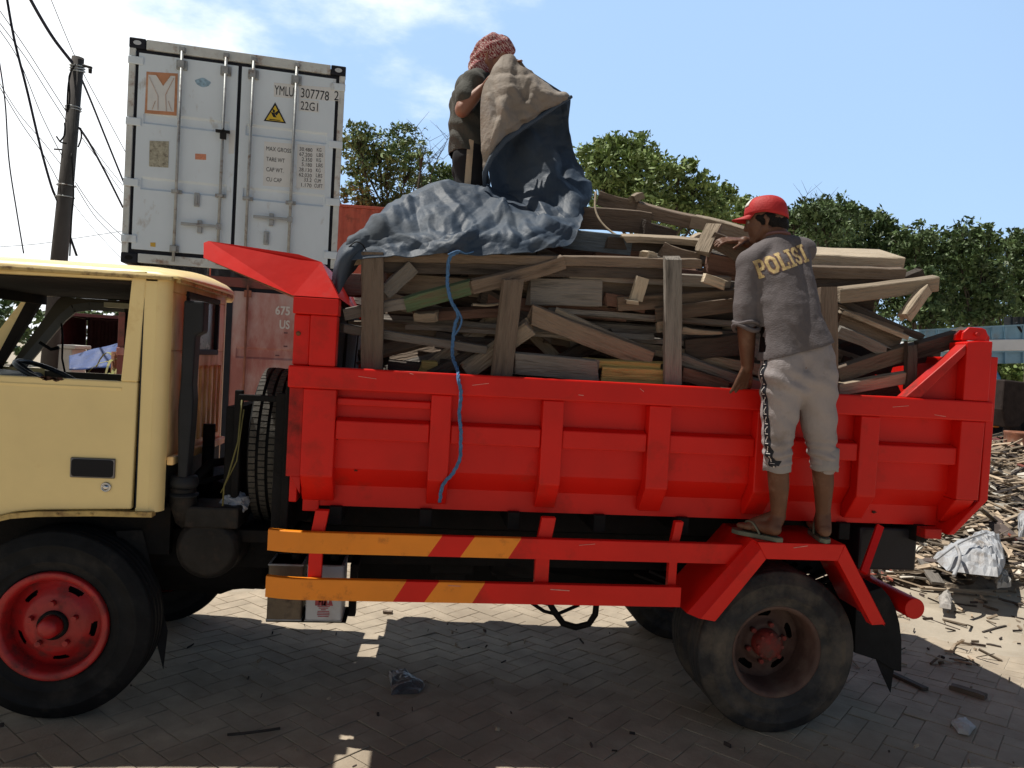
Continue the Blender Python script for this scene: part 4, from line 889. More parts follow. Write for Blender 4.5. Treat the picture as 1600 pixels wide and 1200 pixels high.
# ================================================================== TARPAULIN
TARP = mat('blue_grey_tarpaulin', (.040, .060, .092), .58, .22, 2.2, bump=.3, bscale=50, dirt=(.066, .080, .098), dirt_amt=.40, dirt_scale=2.6, spec=.35)
TARPB = mat('brown_tarpaulin', (.245, .205, .17), .8, .38, 3, bump=.4, bscale=50, dirt=(.22, .21, .21), dirt_amt=.35, dirt_scale=3)
_fr = random.Random(12); FOLDS = []
for f_, a_, k_ in ((1.1, 1.7, 3), (2.3, .85, 3), (4.4, .36, 4), (9.0, .12, 4)):
    for _ in range(k_): FOLDS.append((Vector((_fr.gauss(0, 1), _fr.gauss(0, .6), _fr.gauss(0, 1))).normalized(), f_, a_, _fr.random()))
def surf(rows, nu, nv, amp, sc, seed, creases=(), nrand=0, box=(0, 0, 0, 0)):
    cr_ = []; r_c = random.Random(seed)
    for a_, w_, *pp_ in creases:
        for p0, p1 in zip(pp_, pp_[1:]): cr_.append((p0[0], p0[1], p1[0], p1[1], a_, w_))
    for _ in range(nrand):
        u, v = r_c.uniform(box[0], box[2]), r_c.uniform(box[1], box[3]); an = r_c.uniform(-.9, 1.3); l_ = r_c.uniform(18, 70); cr_.append((u, v, u+l_*math.cos(an), v+l_*math.sin(an), r_c.choice((-1, 1))*r_c.uniform(.004, .013), r_c.uniform(5, 12)))
    # rows of control points -> Catmull-Rom sheet, then folds
    A = np.array([[tuple(p) for p in r] for r in rows])
    def cr(pts, t):
        n = len(pts); s = t*(n-1); i = min(int(s), n-2); f = s-i
        p0, p1, p2, p3 = pts[max(i-1, 0)], pts[i], pts[i+1], pts[min(i+2, n-1)]
        return .5*((2*p1)+(-p0+p2)*f+(2*p0-5*p1+4*p2-p3)*f*f+(-p0+3*p1-3*p2+p3)*f**3)
    G_ = []
    for j in range(nv+1):
        row_c = [cr(A[:, k], j/nv) for k in range(A.shape[1])]
        G_.append([cr(np.array(row_c), i/nu) for i in range(nu+1)])
    G_ = np.array(G_); du = np.gradient(G_, axis=1); dv = np.gradient(G_, axis=0); nn = np.cross(du, dv); nn /= np.linalg.norm(nn, axis=2, keepdims=True)+1e-9
    for j in range(nv+1):
        for i in range(nu+1):
            p = G_[j, i]; q = Vector(p)
            w_ = Vector((fbm(q+Vector((5, 0, seed)), sc*.5, 2), fbm(q+Vector((0, 7, seed)), sc*.5, 2), fbm(q, sc*.5, 2)))*.10
            h_ = 0; qq = q+w_
            for (d_, f_, a_, ph) in FOLDS: # sharp straight creases: triangle waves in several directions, strong only here and there
                t_ = (qq.dot(d_)*f_*sc/2.6+ph+seed*.37) % 1.0; tri_ = abs(2*t_-1)*2-1
                h_ += a_*tri_*max(0, .25+1.2*mnoise.noise(qq*f_*.45+Vector((ph*9, seed, f_))))
            h_ *= amp; u, v = UV(q); sg_ = 1 if Vector(nn[j, i]).dot(CO-q) > 0 else -1
            for (u0, v0, u1, v1, a_, w2) in cr_:
                dx, dy = u1-u0, v1-v0; t_ = max(0, min(1, ((u-u0)*dx+(v-v0)*dy)/(dx*dx+dy*dy+1e-6))); dd = math.hypot(u-u0-t_*dx, v-v0-t_*dy)
                if dd < w2: h_ += .58*a_*(1-dd/w2)*sg_
            G_[j, i] = p+nn[j, i]*h_
    return [[tuple(p) for p in row] for row in G_]
mb = MB(); mb.cs = True
H = lambda *a: [P(u, v, y) for u, v, y in a]
rows = [
 H((536, 408, .10), (585, 402, .10), (640, 399, .10), (700, 396, .08), (760, 398, .10), (830, 394, .12), (890, 384, .30), (912, 345, .5)),
 H((545, 376, .16), (590, 364, .18), (645, 362, .20), (702, 364, .12), (765, 366, .18), (835, 362, .22), (885, 350, .45), (908, 335, .6)),
 H((562, 366, .35), (610, 335, .42), (655, 328, .45), (705, 325, .45), (765, 338, .40), (835, 345, .45), (880, 335, .6), (900, 328, .7)),
 H((590, 352, .7), (628, 310, .75), (665, 298, .75), (705, 292, .75), (765, 300, .75), (820, 318, .75), (865, 325, .8), (890, 322, .85)),
 H((625, 340, 1.1), (645, 312, 1.05), (675, 293, 1.0), (710, 288, 1.0), (765, 294, 1.0), (815, 310, 1.0), (850, 322, 1.0), (880, 322, 1.0)),
 H((640, 372, 1.6), (660, 355, 1.6), (690, 340, 1.6), (720, 335, 1.6), (765, 335, 1.6), (815, 345, 1.5), (850, 350, 1.5), (880, 350, 1.5))]
mb.grid(surf(rows, 230, 170, .012, 2.8, 3, (
 (.040, 17, (700, 288), (640, 318), (590, 352), (548, 380)), (.045, 15, (762, 292), (782, 330), (800, 372)), (-.04, 16, (772, 300), (722, 345), (640, 388)), (.040, 13, (788, 328), (735, 362), (700, 390)),
 (.040, 12, (795, 340), (850, 350), (905, 368)), (.02, 9, (700, 366), (785, 372)), (-.03, 14, (645, 312), (655, 352)), (-.03, 13, (575, 372), (680, 350), (730, 360)), (.03, 10, (820, 358), (852, 388)), (-.03, 11, (770, 345), (835, 372)), (.03, 10, (690, 300), (735, 345)), (.025, 9, (600, 355), (660, 378)), (-.02, 8, (560, 385), (640, 372))), 90, (540, 290, 900, 395)))
# left end hanging down in front of the red corner post
rows = [H((527, 392, .16), (537, 379, .14), (552, 372, .14), (570, 368, .16), (592, 366, .22)), H((521, 420, .12), (531, 402, .08), (545, 394, .08), (556, 392, .10), (580, 392, .2)),
        H((519, 448, .14), (527, 438, .09), (538, 424, .09), (548, 412, .13), (566, 402, .3)), H((523, 470, .16), (528, 462, .12), (534, 450, .12), (544, 432, .18), (556, 418, .35))]
mb.grid(surf(rows, 40, 46, .006, 5, 9))
# raised sheet: blue inside of the fold, from hands down to the heap
rows = [H((782, 96, .98), (800, 92, 1.0), (830, 112, 1.04), (862, 133, 1.08), (892, 152, 1.10)),
        H((768, 180, .95), (790, 190, 1.05), (828, 190, 1.12), (865, 190, 1.14), (889, 200, 1.12)),
        H((762, 250, .92), (790, 255, 1.02), (828, 235, 1.0), (872, 240, 1.04), (902, 262, 1.06)),
        H((772, 300, .88), (800, 312, .88), (845, 300, .78), (890, 285, .82), (926, 298, .92)),
        H((798, 325, .70), (830, 345, .55), (862, 352, .5), (892, 345, .52), (914, 330, .7)),
        H((800, 352, .45), (830, 365, .38), (862, 372, .34), (890, 376, .34), (904, 352, .5))]
mb.grid(surf(rows, 150, 180, .010, 2.6, 17, (
 (.032, 22, (818, 203), (858, 252), (905, 308), (900, 345)), (-.028, 20, (800, 225), (845, 296), (885, 352)), (.03, 10, (886, 165), (893, 215), (908, 268)), (-.04, 14, (865, 195), (880, 270), (908, 300)), (.03, 12, (790, 300), (862, 335)), (.035, 10, (840, 318), (872, 372)), (-.03, 10, (815, 330), (850, 368)), (.03, 9, (870, 330), (900, 365))), 60, (770, 170, 915, 370)))
tp = mb.build('tarpaulin', TARP, solid=.004); tag(tp, 'crumpled blue grey tarpaulin spread over the heap and held up by the man on top', 'tarpaulin')
mb = MB(); mb.cs = True
rows = [H((779, 96, .93), (786, 88, .93), (796, 86, .94), (806, 92, .96), (815, 104, .98)),
        H((762, 120, .86), (785, 118, .82), (815, 122, .84), (845, 128, .90), (868, 137, 1.0)),
        H((752, 150, .82), (780, 152, .76), (815, 150, .78), (855, 148, .86), (893, 152, 1.0)),
        H((751, 200, .80), (775, 196, .72), (800, 188, .74), (835, 176, .82), (880, 158, .98)),
        H((754, 245, .78), (768, 228, .73), (785, 212, .73), (815, 192, .80), (862, 166, .96)),
        H((757, 292, .78), (762, 262, .78), (776, 236, .78), (806, 208, .82), (845, 180, .95))]
mb.grid(surf(rows, 120, 120, .004, 3.0, 31, ((.018, 12, (800, 95), (790, 160), (762, 235)), (-.02, 12, (806, 100), (820, 150), (790, 205)), (.02, 10, (812, 112), (850, 150), (880, 152)), (-.015, 9, (770, 118), (775, 180), (760, 250)), (.015, 8, (800, 140), (835, 172)), (-.015, 8, (830, 128), (812, 185)), (.012, 7, (765, 150), (800, 190))), 55, (752, 95, 880, 280))); fl = mb.build('turned_flap', TARPB, tp, solid=.004)
fl['label'] = 'brown outer side of the tarpaulin folded over'
mb = MB(); pts = []
for i, (u, v, y) in enumerate(((893, 151, .99), (870, 164, .95), (845, 181, .92), (815, 200, .84), (788, 220, .76), (768, 246, .74), (757, 270, .75), (757, 292, .77))): pts.append(P(u, v, y))
mb.tube(pts, [.010, .014, .017, .018, .018, .016, .014, .010], 8); mb.build('hem', TARP, tp)
# ================================================================== ROPES
mb = MB(); BL = mat('blue_rope', (.06, .16, .34), .7, .3, 40, bump=.8, bscale=120)
cp = [(716, 394, .055), (703, 402, .06), (700, 430, .10), (699, 448, .10), (706, 470, .10), (716, 492, .09), (712, 505, .09), (708, 530, .09), (707, 555, .085), (714, 575, .05), (716, 592, -.03), (720, 615, -.035), (718, 650, -.03), (720, 680, -.025), (719, 712, -.02), (708, 738, -.01), (692, 758, .0), (687, 784, .03)]
from mathutils.geometry import interpolate_bezier
def smooth_path(pts, n=6):
    out_ = []
    for i in range(len(pts)-1):
        p0, p1, p2, p3 = pts[max(i-1, 0)], pts[i], pts[i+1], pts[min(i+2, len(pts)-1)]
        for k in range(n):
            f = k/n; out_.append(.5*((2*p1)+(-p0+p2)*f+(2*p0-5*p1+4*p2-p3)*f*f+(-p0+3*p1-3*p2+p3)*f**3))
    return out_+[pts[-1]]
pp = smooth_path([P(*q) for q in cp])
for ph in (0, 2.1, 4.2):
    mb.tube([p+Vector((math.cos(i*.9+ph), 0, math.sin(i*.9+ph)))*.0045+Vector((fbm(p, 12)*.004, 0, 0)) for i, p in enumerate(pp)], .0052, 6)
q2 = smooth_path([P(712, 480, .09), P(721, 497, .08), P(718, 512, .08), P(710, 524, .09)]); mb.tube(q2, .005, 6)
q2 = smooth_path([P(700, 398, .05), P(715, 392, .05), P(728, 396, .07), P(740, 393, .09)]); mb.tube(q2, .004, 6)
o = mb.build('rope', BL); tag(o, 'frayed blue rope hanging from the top rail down the red bed side', 'rope')
mb = MB(); q2 = smooth_path([P(931, 300, .6), P(930, 325, .55), P(938, 345, .5), P(955, 362, .45), P(972, 370, .4), P(1000, 374, .36)]); mb.tube(q2, .006, 6)
o = mb.build('cord', mat('straw_cord', (.30, .24, .17), .8, .3, 30)); tag(o, 'straw coloured cord looping down beside the tarp edge', 'cord')
mb = MB(); q2 = smooth_path([P(545, 386, .1), P(556, 378, .1), P(566, 382, .1), P(572, 392, .1)]); mb.tube(q2, .003, 5)
o = mb.build('wire_loop', BLK); tag(o, 'thin dark wire loop on the head of the wide brown stake', 'wire')
# ================================================================== PEOPLE
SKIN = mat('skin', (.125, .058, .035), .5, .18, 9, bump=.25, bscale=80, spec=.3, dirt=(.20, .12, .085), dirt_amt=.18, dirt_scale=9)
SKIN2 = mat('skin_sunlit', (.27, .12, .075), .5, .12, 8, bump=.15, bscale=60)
def capsule(mb, a, b, ra, rb, n=20, flat=None):
    a = Vector(a); b = Vector(b); d = (b-a); L_ = d.length; d = d.normalized() if L_ > 1e-6 else Vector((0, 0, 1))
    x = d.orthogonal().normalized(); y = d.cross(x); rows = []
    def ring(c, r, h): return [c+d*h+(x*math.cos(2*math.pi*k/n)+y*math.sin(2*math.pi*k/n))*r for k in range(n)]
    for i in range(6): t = math.pi/2*(1-i/5); rows.append(ring(a, max(ra*math.cos(t), 1e-4), -ra*math.sin(t)))
    for i in range(6): t = math.pi/2*(i/5); rows.append(ring(b, max(rb*math.cos(t), 1e-4), rb*math.sin(t)))
    mb.grid(rows, closed=True); m_ = len(rows)*n; o = len(mb.v)-m_
    mb.f.append(tuple(o+k for k in reversed(range(n)))); mb.m.append(0); mb.sm.append(True)
    mb.f.append(tuple(o+m_-n+k for k in range(n))); mb.m.append(0); mb.sm.append(True)
def chain(mb, pts):   # (point, radius)
    for (a, ra), (b, rb) in zip(pts, pts[1:]): capsule(mb, a, b, ra, rb)
def fuse(mb, vox, smooth=4, disp=None):
    o = mb.build('tmp', BLK, loc=Vector((0, 0, 0)))
    q = o.modifiers.new('r', 'REMESH'); q.mode = 'VOXEL'; q.voxel_size = vox; q.adaptivity = 0
    s = o.modifiers.new('s', 'SMOOTH'); s.iterations = smooth; s.factor = .5
    me = evalmesh(o); bpy.data.objects.remove(o)
    if disp:
        me.update(); co = [v.co.copy() for v in me.vertices]; no = [v.normal.copy() for v in me.vertices]
        for v, c, n_ in zip(me.vertices, co, no): v.co = c+n_*disp(c, n_)
    me.polygons.foreach_set('use_smooth', [True]*len(me.polygons)); me.update(); return me
def put(me, name, m, parent):
    me.materials.clear(); me.materials.append(m); me.name = name; L_ = base_of(parent)
    me.transform(Matrix.Translation(-L_)); o = bpy.data.objects.new(name, me); COL.objects.link(o); o.parent = parent; return o
def finger(mb, base, d1, lens, r, curl):
    # d1 direction, curl direction: bends a little more at each joint
    p = Vector(base); d = Vector(d1).normalized(); c = Vector(curl).normalized(); rr = r
    for i, l in enumerate(lens):
        q = p+d*l; capsule(mb, p, q, rr, rr*.92, 10); p = q; rr *= .92; d = (d+c*.42).normalized()
def hand(mb, wrist, fwd, side, down, s=1.0, curl=.0, thumb=1):
    # fwd fingers direction, side towards the little finger -> thumb is at -side, down palm normal
    w = Vector(wrist); f = Vector(fwd).normalized(); sd_ = Vector(side).normalized(); dn = Vector(down).normalized()
    for k in range(4):
        o = (k-1.5)*.019*s; capsule(mb, w+sd_*o*.6, w+f*.085*s+sd_*o, .013*s, .0105*s, 10)
    for k, ln in enumerate((.9, 1.0, .93, .75)):
        o = (k-1.5)*.020*s; b = w+f*.088*s+sd_*o
        finger(mb, b, f+sd_*(k-1.5)*.07+dn*.15, [.036*ln*s, .026*ln*s, .021*ln*s], .0085*s, dn*(.6+curl))
    tb = w+f*.02*s-sd_*.026*s*thumb
    finger(mb, tb, f*.75-sd_*.8*thumb+dn*.25, [.034*s, .028*s, .022*s], .0105*s, f*.6+dn*.3)
# ---- man in the grey shirt on the fender ----------------------------
M1 = thing('person', P(1240, 840, -.05), 'person in grey shirt and red cap standing on the rear fender', 'person')
hipL, hipR = P(1222, 596, -.15), P(1274, 592, -.15)
knL, knR = P(1214, 700, -.15), P(1283, 695, -.12)
anL, anR = P(1216, 806, -.055), P(1286, 802, -.045)
neck = P(1212, 366, -.01); shL, shR = P(1172, 412, -.05), P(1252, 392, .0)
chest = P(1215, 440, -.05); waist = P(1235, 535, -.13)
elL = P(1166, 500, -.08); wrL = P(1168, 574, -.02)
elR = P(1222, 400, .24); wrR = P(1163, 377, .20)
hd = P(1195, 350, .02)
mb = MB()
chain(mb, [(hipL, .085), (knL, .052), ((knL*.45+anL*.55)+Vector((0, -.012, 0)), .047), (anL, .033)])
chain(mb, [(hipR, .085), (knR, .052), ((knR*.45+anR*.55)+Vector((0, -.012, 0)), .047), (anR, .033)])
chain(mb, [((hipL+hipR)/2, .09), (waist, .10), (chest, .12), (P(1212, 400, -.03), .09), (neck, .055), (hd+Vector((.005, .0, -.03)), .052)])
chain(mb, [(shR, .055), (elR, .042), (elR*.4+wrR*.6, .036), (wrR, .026)]); chain(mb, [(shL, .055), (elL, .045), (elL*.55+wrL*.45, .040), (wrL, .029)])
# feet
def foot(mb, an, heel, toe, s=1):
    heel = Vector(heel); toe = Vector(toe); d = (toe-heel).normalized(); sd_ = d.cross(Vector((0, 0, 1))).normalized()
    capsule(mb, an, heel+Vector((0, 0, .035))+d*.02, .036, .034); capsule(mb, heel+Vector((0, 0, .030))+d*.01, heel*.45+toe*.55+Vector((0, 0, .028)), .032, .030)
    capsule(mb, an, heel*.4+toe*.6+Vector((0, 0, .035)), .034, .026); 
    for k in range(5):
        o = (k-2)*.0165; ln = (.062, .066, .060, .052, .042)[k] if s > 0 else (.042, .052, .060, .066, .062)[k]
        b = heel*.42+toe*.58+sd_*o*.9+Vector((0, 0, .022)); capsule(mb, b, b+d*ln*.9+sd_*o*.15, .0155, .0115 if 0 < k < 4 else .0125, 12)
zf = .937
hL, tL = P(1208, 845, -.085), P(1150, 812, .02); hL.z = zf+.02; tL.z = zf+.02
hR, tR = P(1288, 835, -.075), P(1281, 815, .14); hR.z = zf+.02; tR.z = zf+.02
hL = Vector((P(1212, 840, -.085).x, -.09, zf+.014)); tL = Vector((P(1150, 812, .06).x+.01, .075, zf+.014))
hR = Vector((P(1288, 832, -.08).x, -.085, zf+.014)); tR = Vector((P(1280, 815, .1).x, .155, zf+.014))
foot(mb, anL, hL, tL, 1); foot(mb, anR, hR, tR, 1)
# head facing left, a little away from the camera
fdir = Vector((-.86, .46, -.20)).normalized(); rt = Vector((.46, .86, 0)).normalized(); upd = rt.cross(fdir)*-1
if upd.z < 0: upd = -upd
def head(mb, c, f, s_, u, k=1.0, features=True):
    def q(a, b, e): return c+f*(a*k)+s_*(b*k)+u*(e*k)
    chain(mb, [(q(-.012, 0, .045), .082*k), (q(-.035, 0, .035), .080*k)])
    chain(mb, [(q(.018, 0, .045), .074*k), (q(.030, 0, .0), .064*k), (q(.040, 0, -.045), .046*k), (q(.052, 0, -.072), .030*k)])
    for sg in (-1, 1):
        chain(mb, [(q(.045, .030*sg, .0), .030*k), (q(.048, .022*sg, -.045), .026*k)])       # cheeks
        chain(mb, [(q(-.005, .052*sg, -.035), .026*k), (q(.045, .02*sg, -.070), .020*k)])    # jaw
        chain(mb, [(q(.068, .018*sg, .040), .016*k), (q(.060, .042*sg, .038), .014*k)])      # brow
        # ear
        chain(mb, [(q(-.012, .077*sg, .020), .013*k), (q(-.020, .083*sg, .004), .010*k), (q(-.010, .078*sg, -.020), .008*k)])
    chain(mb, [(q(.080, 0, .028), .010*k), (q(.098, 0, -.008), .0125*k)]); 
    for sg in (-1, 1): capsule(mb, q(.088, .011*sg, -.012), q(.082, .014*sg, -.012), .009*k, .008*k, 10)
    capsule(mb, q(.080, -.016, -.034), q(.080, .016, -.034), .0085*k, .0085*k, 10); capsule(mb, q(.078, -.014, -.046), q(.078, .014, -.046), .009*k, .009*k, 10)
    capsule(mb, q(.072, -.008, -.070), q(.072, .008, -.070), .018*k, .018*k, 12)
head(mb, hd, fdir, rt, upd, .92)
# hands: left one holds the rail, right one lies on the boards by the face
hand(mb, wrL+Vector((0, 0, .0)), (-.28, .10, -1), (1, .35, -.25), (-.3, .9, -.1), 1.06, .35, thumb=-1)
hand(mb, wrR, (-1, -.12, -.02), (.0, .8, .35), (-.1, .2, -1), 1.0, .2, thumb=1)
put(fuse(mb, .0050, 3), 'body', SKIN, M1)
# eyes and brows
mb = MB()
for sg in (-1, 1): lump(mb, tuple(hd+fdir*.064+rt*.029*sg+upd*.018), (.012, .012, .010), 2, 8, 0)
mb.build('eyes', mat('eye', (.25, .23, .2), .2, .2, 20, bump=0), M1, smooth=True)
# hair
def hw(c, n_): return .0015*fbm(c, 90, 3)
mb = MB(); q = lambda a, b, e: hd+fdir*a+rt*b+upd*e
chain(mb, [(q(-.030, 0, .012), .077), (q(-.050, 0, -.016), .059)]); chain(mb, [(q(-.015, .048, .018), .033), (q(-.015, -.048, .018), .033)]); chain(mb, [(q(.018, .053, .027), .021), (q(.018, -.053, .027), .021)])
put(fuse(mb, .006, 2, lambda c, n_: .003*fbm(c, 60, 3)), 'hair', mat('black_hair', (.012, .010, .010), .6, .3, 60, bump=1, bscale=200), M1)
# cap
CAPR = mat('red_cap_cloth', (.42, .012, .014), .7, .15, 10, bump=.2, bscale=90)
mb = MB(); mb.cs = True
cu = (upd+fdir*-.10).normalized(); cf = (fdir-cu*fdir.dot(cu)).normalized(); cs_ = cu.cross(cf)
cc = hd+upd*.046-fdir*.012
rows = []
for i in range(15):
    th = R(90)*(i/14); row = []
    for k in range(48):
        a = 2*math.pi*k/48; rr = math.sin(th)**.72*(1+.012*math.cos(6*a)); h = math.cos(th)**.9
        row.append(cc+cf*(.099*rr*math.cos(a))+cs_*(.089*rr*math.sin(a))+cu*(.090*h-.006+(-.026*max(0, -math.cos(a)) if i > 10 else 0)*(i-10)/4))
    rows.append(row)
mb.grid(rows, closed=True)
cap = mb.build('cap', CAPR, M1, solid=.004)
mb = MB(); mb.cs = True
rows = []
for i in range(9):
    t = i/8; row = []
    for k in range(-12, 13):
        a = R(62)*k/12; ext = .066*t*math.cos(a*1.25)**.6 if abs(a*1.25) < math.pi/2 else 0
        row.append(cc+cf*(.093*math.cos(a)+ext)+cs_*(.084*math.sin(a)*(1-.12*t))+cu*(-.004-.010*t-.05*(math.sin(a)**2)*t*.4))
    rows.append(row)
mb.grid(rows); br = mb.build('cap_brim', CAPR, cap, solid=.004)
mb = MB(); mb.cs = True; rows = []
for i in range(3, 11):
    th = R(90)*(i/14); row = []
    for k in range(-5, 6):
        a = 2*math.pi*k/48; rr = math.sin(th)**.72*(1+.012*math.cos(6*a))*1.035; h = math.cos(th)**.9*1.035
        row.append(cc+cf*(.099*rr*math.cos(a))+cs_*(.089*rr*math.sin(a))+cu*(.090*h-.006))
    rows.append(row)
mb.grid(rows); mb.build('cap_front_panel', mat('white_cap_cloth', (.7, .68, .66), .7, .05, 10, bump=.1), cap, solid=.003)
mb = MB(); mb.lathe([(.008, 0), (.006, .005), (0, .006)], cc+cu*.082, 'z', 12, ccw=False); mb.build('cap_button', CAPR, cap)
# shirt
SHIRT = mat('grey_shirt_cloth', (.112, .097, .102), .85, .14, 3, bump=.35, bscale=160, dirt=(.16, .15, .155), dirt_amt=.12, dirt_scale=3)
mb = MB()
wL, wR = P(1207, 540, -.15), P(1262, 528, -.15)
for off in (0,):
    sp = [(P(1246, 560, -.15), .118), (waist, .122), (P(1226, 480, -.10), .122), (P(1214, 425, -.055), .115), (P(1214, 392, -.03), .085), (P(1214, 377, -.015), .060)]
    chain(mb, sp)
chain(mb, [(P(1226, 560, -.15), .112), (P(1223, 520, -.13), .104), (P(1208, 465, -.09), .095), (P(1190, 418, -.05), .075)])
chain(mb, [(P(1262, 546, -.155), .116), (P(1250, 505, -.13), .100), (P(1240, 440, -.06), .095), (P(1240, 398, -.02), .075)])
chain(mb, [(P(1212, 384, -.03), .062), (shL, .066), (elL+Vector((-.002, 0, .02)), .057), (P(1166, 507, -.08), .056)])
chain(mb, [(P(1215, 384, -.02), .062), (shR, .068), (elR, .056)])
def fold(c, n_):
    s = math.sin((c.x*.9+c.z*1.3)*26+4*fbm(c, 3.0, 2))*.5+.5
    low = max(0, min(1, (1.98-c.z)/.25)); slv = 1 if c.x < 3.10 else 0
    return .0065*fbm(c, 6, 3)+(.0085*low+.003+.0045*slv)*(s**3)*(.6+fbm(c+Vector((3, 1, 2)), 4, 2))+.0012*fbm(c, 30, 2)
me = fuse(mb, .0065, 5, fold)
# cut the hem (slanted) and the sleeve end, collar
bm = bmesh.new(); bm.from_mesh(me)
h1, h2 = P(1190, 565, -.2), P(1300, 535, -.2)
hn = Vector((-(h2.z-h1.z), 0, (h2.x-h1.x))).normalized()
bmesh.ops.bisect_plane(bm, geom=bm.verts[:]+bm.edges[:]+bm.faces[:], plane_co=(P(1190, 564, -.2)+P(1300, 536, -.2))/2, plane_no=hn, clear_inner=True)
sp0 = P(1166, 511, -.08)
gs = [v for v in bm.verts if v.co.x < P(1184.5, 500, -.08).x and v.co.z < sp0.z-.004 and v.co.z > sp0.z-.11]
bmesh.ops.delete(bm, geom=gs, context='VERTS')
bm.to_mesh(me); bm.free(); me.update()
shirt = put(me, 'shirt', SHIRT, M1); q = shirt.modifiers.new('s', 'SOLIDIFY'); q.thickness = .004; q.offset = -1
mb = MB(); mb.tube([sp0+Vector((math.cos(a)*.058, math.sin(a)*.058, .014*math.sin(a*2+1)-.004)) for a in np.linspace(0, 2*math.pi, 25)], .011, 8, caps=False); mb.tube([sp0+Vector((math.cos(a)*.060, math.sin(a)*.060, .018+.006*math.sin(a*3))) for a in np.linspace(0, 2*math.pi, 25)], .008, 8, caps=False)
mb.build('rolled_cuff', SHIRT, M1)
mb = MB(); nc = P(1213, 369, -.012); nd = (neck-chest).normalized(); na = nd.orthogonal().normalized(); nb_ = nd.cross(na)
mb.tube([nc+(na*math.cos(a)+nb_*math.sin(a))*.060 for a in np.linspace(0, 2*math.pi, 33)], .007, 8, caps=False); mb.build('collar', mat('collar_cloth', (.16, .08, .085), .85, .1, 20, bump=.2), M1)
# lettering on the back: octagonal block capitals laid on the cloth
def seg_in(px, py, a, b, w):
    ax_, ay = a; bx, by = b; dx, dy = bx-ax_, by-ay; L2 = dx*dx+dy*dy; t = ((px-ax_)*dx+(py-ay)*dy)/L2; t = max(0, min(1, t)); return (px-ax_-t*dx)**2+(py-ay-t*dy)**2 < (w/2)**2
def rect(px, py, x0, x1, y0, y1): return x0 <= px <= x1 and y0 <= py <= y1
def glyph(ch, x, y):
    w = .20
    if ch == 'P': return rect(x, y, .05, .25, 0, 1) or rect(x, y, 0, .34, 0, .13) or rect(x, y, 0, .12, .87, 1) or any(seg_in(x, y, a, b, .17) for a, b in (((.15, .915), (.45, .915)), ((.45, .915), (.57, .80)), ((.57, .80), (.57, .58)), ((.57, .58), (.45, .47)), ((.45, .47), (.15, .47))))
    if ch == 'O': return any(seg_in(x, y, a, b, w*.95) for a, b in (((.10, .28), (.10, .72)), ((.10, .72), (.25, .90)), ((.25, .90), (.42, .90)), ((.42, .90), (.57, .72)), ((.57, .72), (.57, .28)), ((.57, .28), (.42, .10)), ((.42, .10), (.25, .10)), ((.25, .10), (.10, .28))))
    if ch == 'L': return rect(x, y, .05, .25, 0, 1) or rect(x, y, 0, .34, .87, 1) or rect(x, y, 0, .62, 0, .15) or rect(x, y, .50, .62, 0, .32)
    if ch == 'I': return rect(x, y, .12, .32, 0, 1) or rect(x, y, 0, .44, 0, .14) or rect(x, y, 0, .44, .86, 1)
    if ch == 'S': return any(seg_in(x, y, a, b, w*.9) for a, b in (((.55, .74), (.45, .90)), ((.45, .90), (.22, .90)), ((.22, .90), (.10, .78)), ((.10, .78), (.10, .64)), ((.10, .64), (.22, .52)), ((.22, .52), (.44, .48)), ((.44, .48), (.56, .36)), ((.56, .36), (.56, .22)), ((.56, .22), (.44, .10)), ((.44, .10), (.22, .10)), ((.22, .10), (.10, .26))))
adv = dict(P=.72, O=.74, L=.68, I=.52, S=.72)
def lay(me_world, fn, o, xd, yd, W_, H_, nx, ny, raydir, name, m, par, off=.0025):
    bvh = BVHTree.FromPolygons([v.co for v in me_world.vertices], [tuple(p.vertices) for p in me_world.polygons]); V = {}; mbx = MB(); mbx.cs = True
    xd = Vector(xd).normalized(); yd = Vector(yd).normalized(); rd = Vector(raydir).normalized()
    def vert(i, j):
        if (i, j) not in V:
            p = Vector(o)+xd*(W_*i/nx)+yd*(H_*j/ny); h = bvh.ray_cast(p-rd*.5, rd, 1.2)
            if h[0] is None: V[(i, j)] = None
            else: mbx.v.append(tuple(h[0]-rd*off)); V[(i, j)] = len(mbx.v)-1
        return V[(i, j)]
    for i in range(nx):
        for j in range(ny):
            if fn((i+.5)/nx*W_, (j+.5)/ny*H_):
                k = [vert(i, j), vert(i+1, j), vert(i+1, j+1), vert(i, j+1)]
                if None in k: continue
                zs = [Vector(mbx.v[a]).dot(rd) for a in k]
                if max(zs)-min(zs) > .03: continue
                mbx.f.append(tuple(k)); mbx.m.append(0); mbx.sm.append(True)
    return mbx.build(name, m, par) if mbx.f else None
wm = shirt.data.copy(); wm.transform(Matrix.Translation(base_of(M1)))
la, lb = P(1190, 435, -.16), P(1268, 407, -.14); xd = (lb-la).normalized(); yd = Vector((-xd.z, 0, xd.x))
Ht = 30*depth(la)/CF
def word(x, y, bold=0):
    x /= Ht*.80; y /= Ht
    for ch in 'POLISI':
        if 0 <= x < adv[ch] and glyph(ch, x, y): return True
        x -= adv[ch]
    return False
def word_o(x, y): return any(word(x+dx, y+dy) for dx in (-.0035, .0035, 0) for dy in (-.0035, .0035, 0))
lay(wm, word_o, la, xd, yd, Ht*.80*4.1, Ht, 190, 60, (.08, 1, 0), 'lettering_outline', mat('brown_print', (.16, .09, .07), .8, .2, 40, bump=0), shirt, .0022)
lay(wm, word, la, xd, yd, Ht*.80*4.1, Ht, 190, 60, (.08, 1, 0), 'lettering', mat('yellow_print', (.50, .37, .17), .85, .35, 60, bump=0, dirt=(.20, .15, .12), dirt_amt=.30, dirt_scale=40), shirt, .0032)
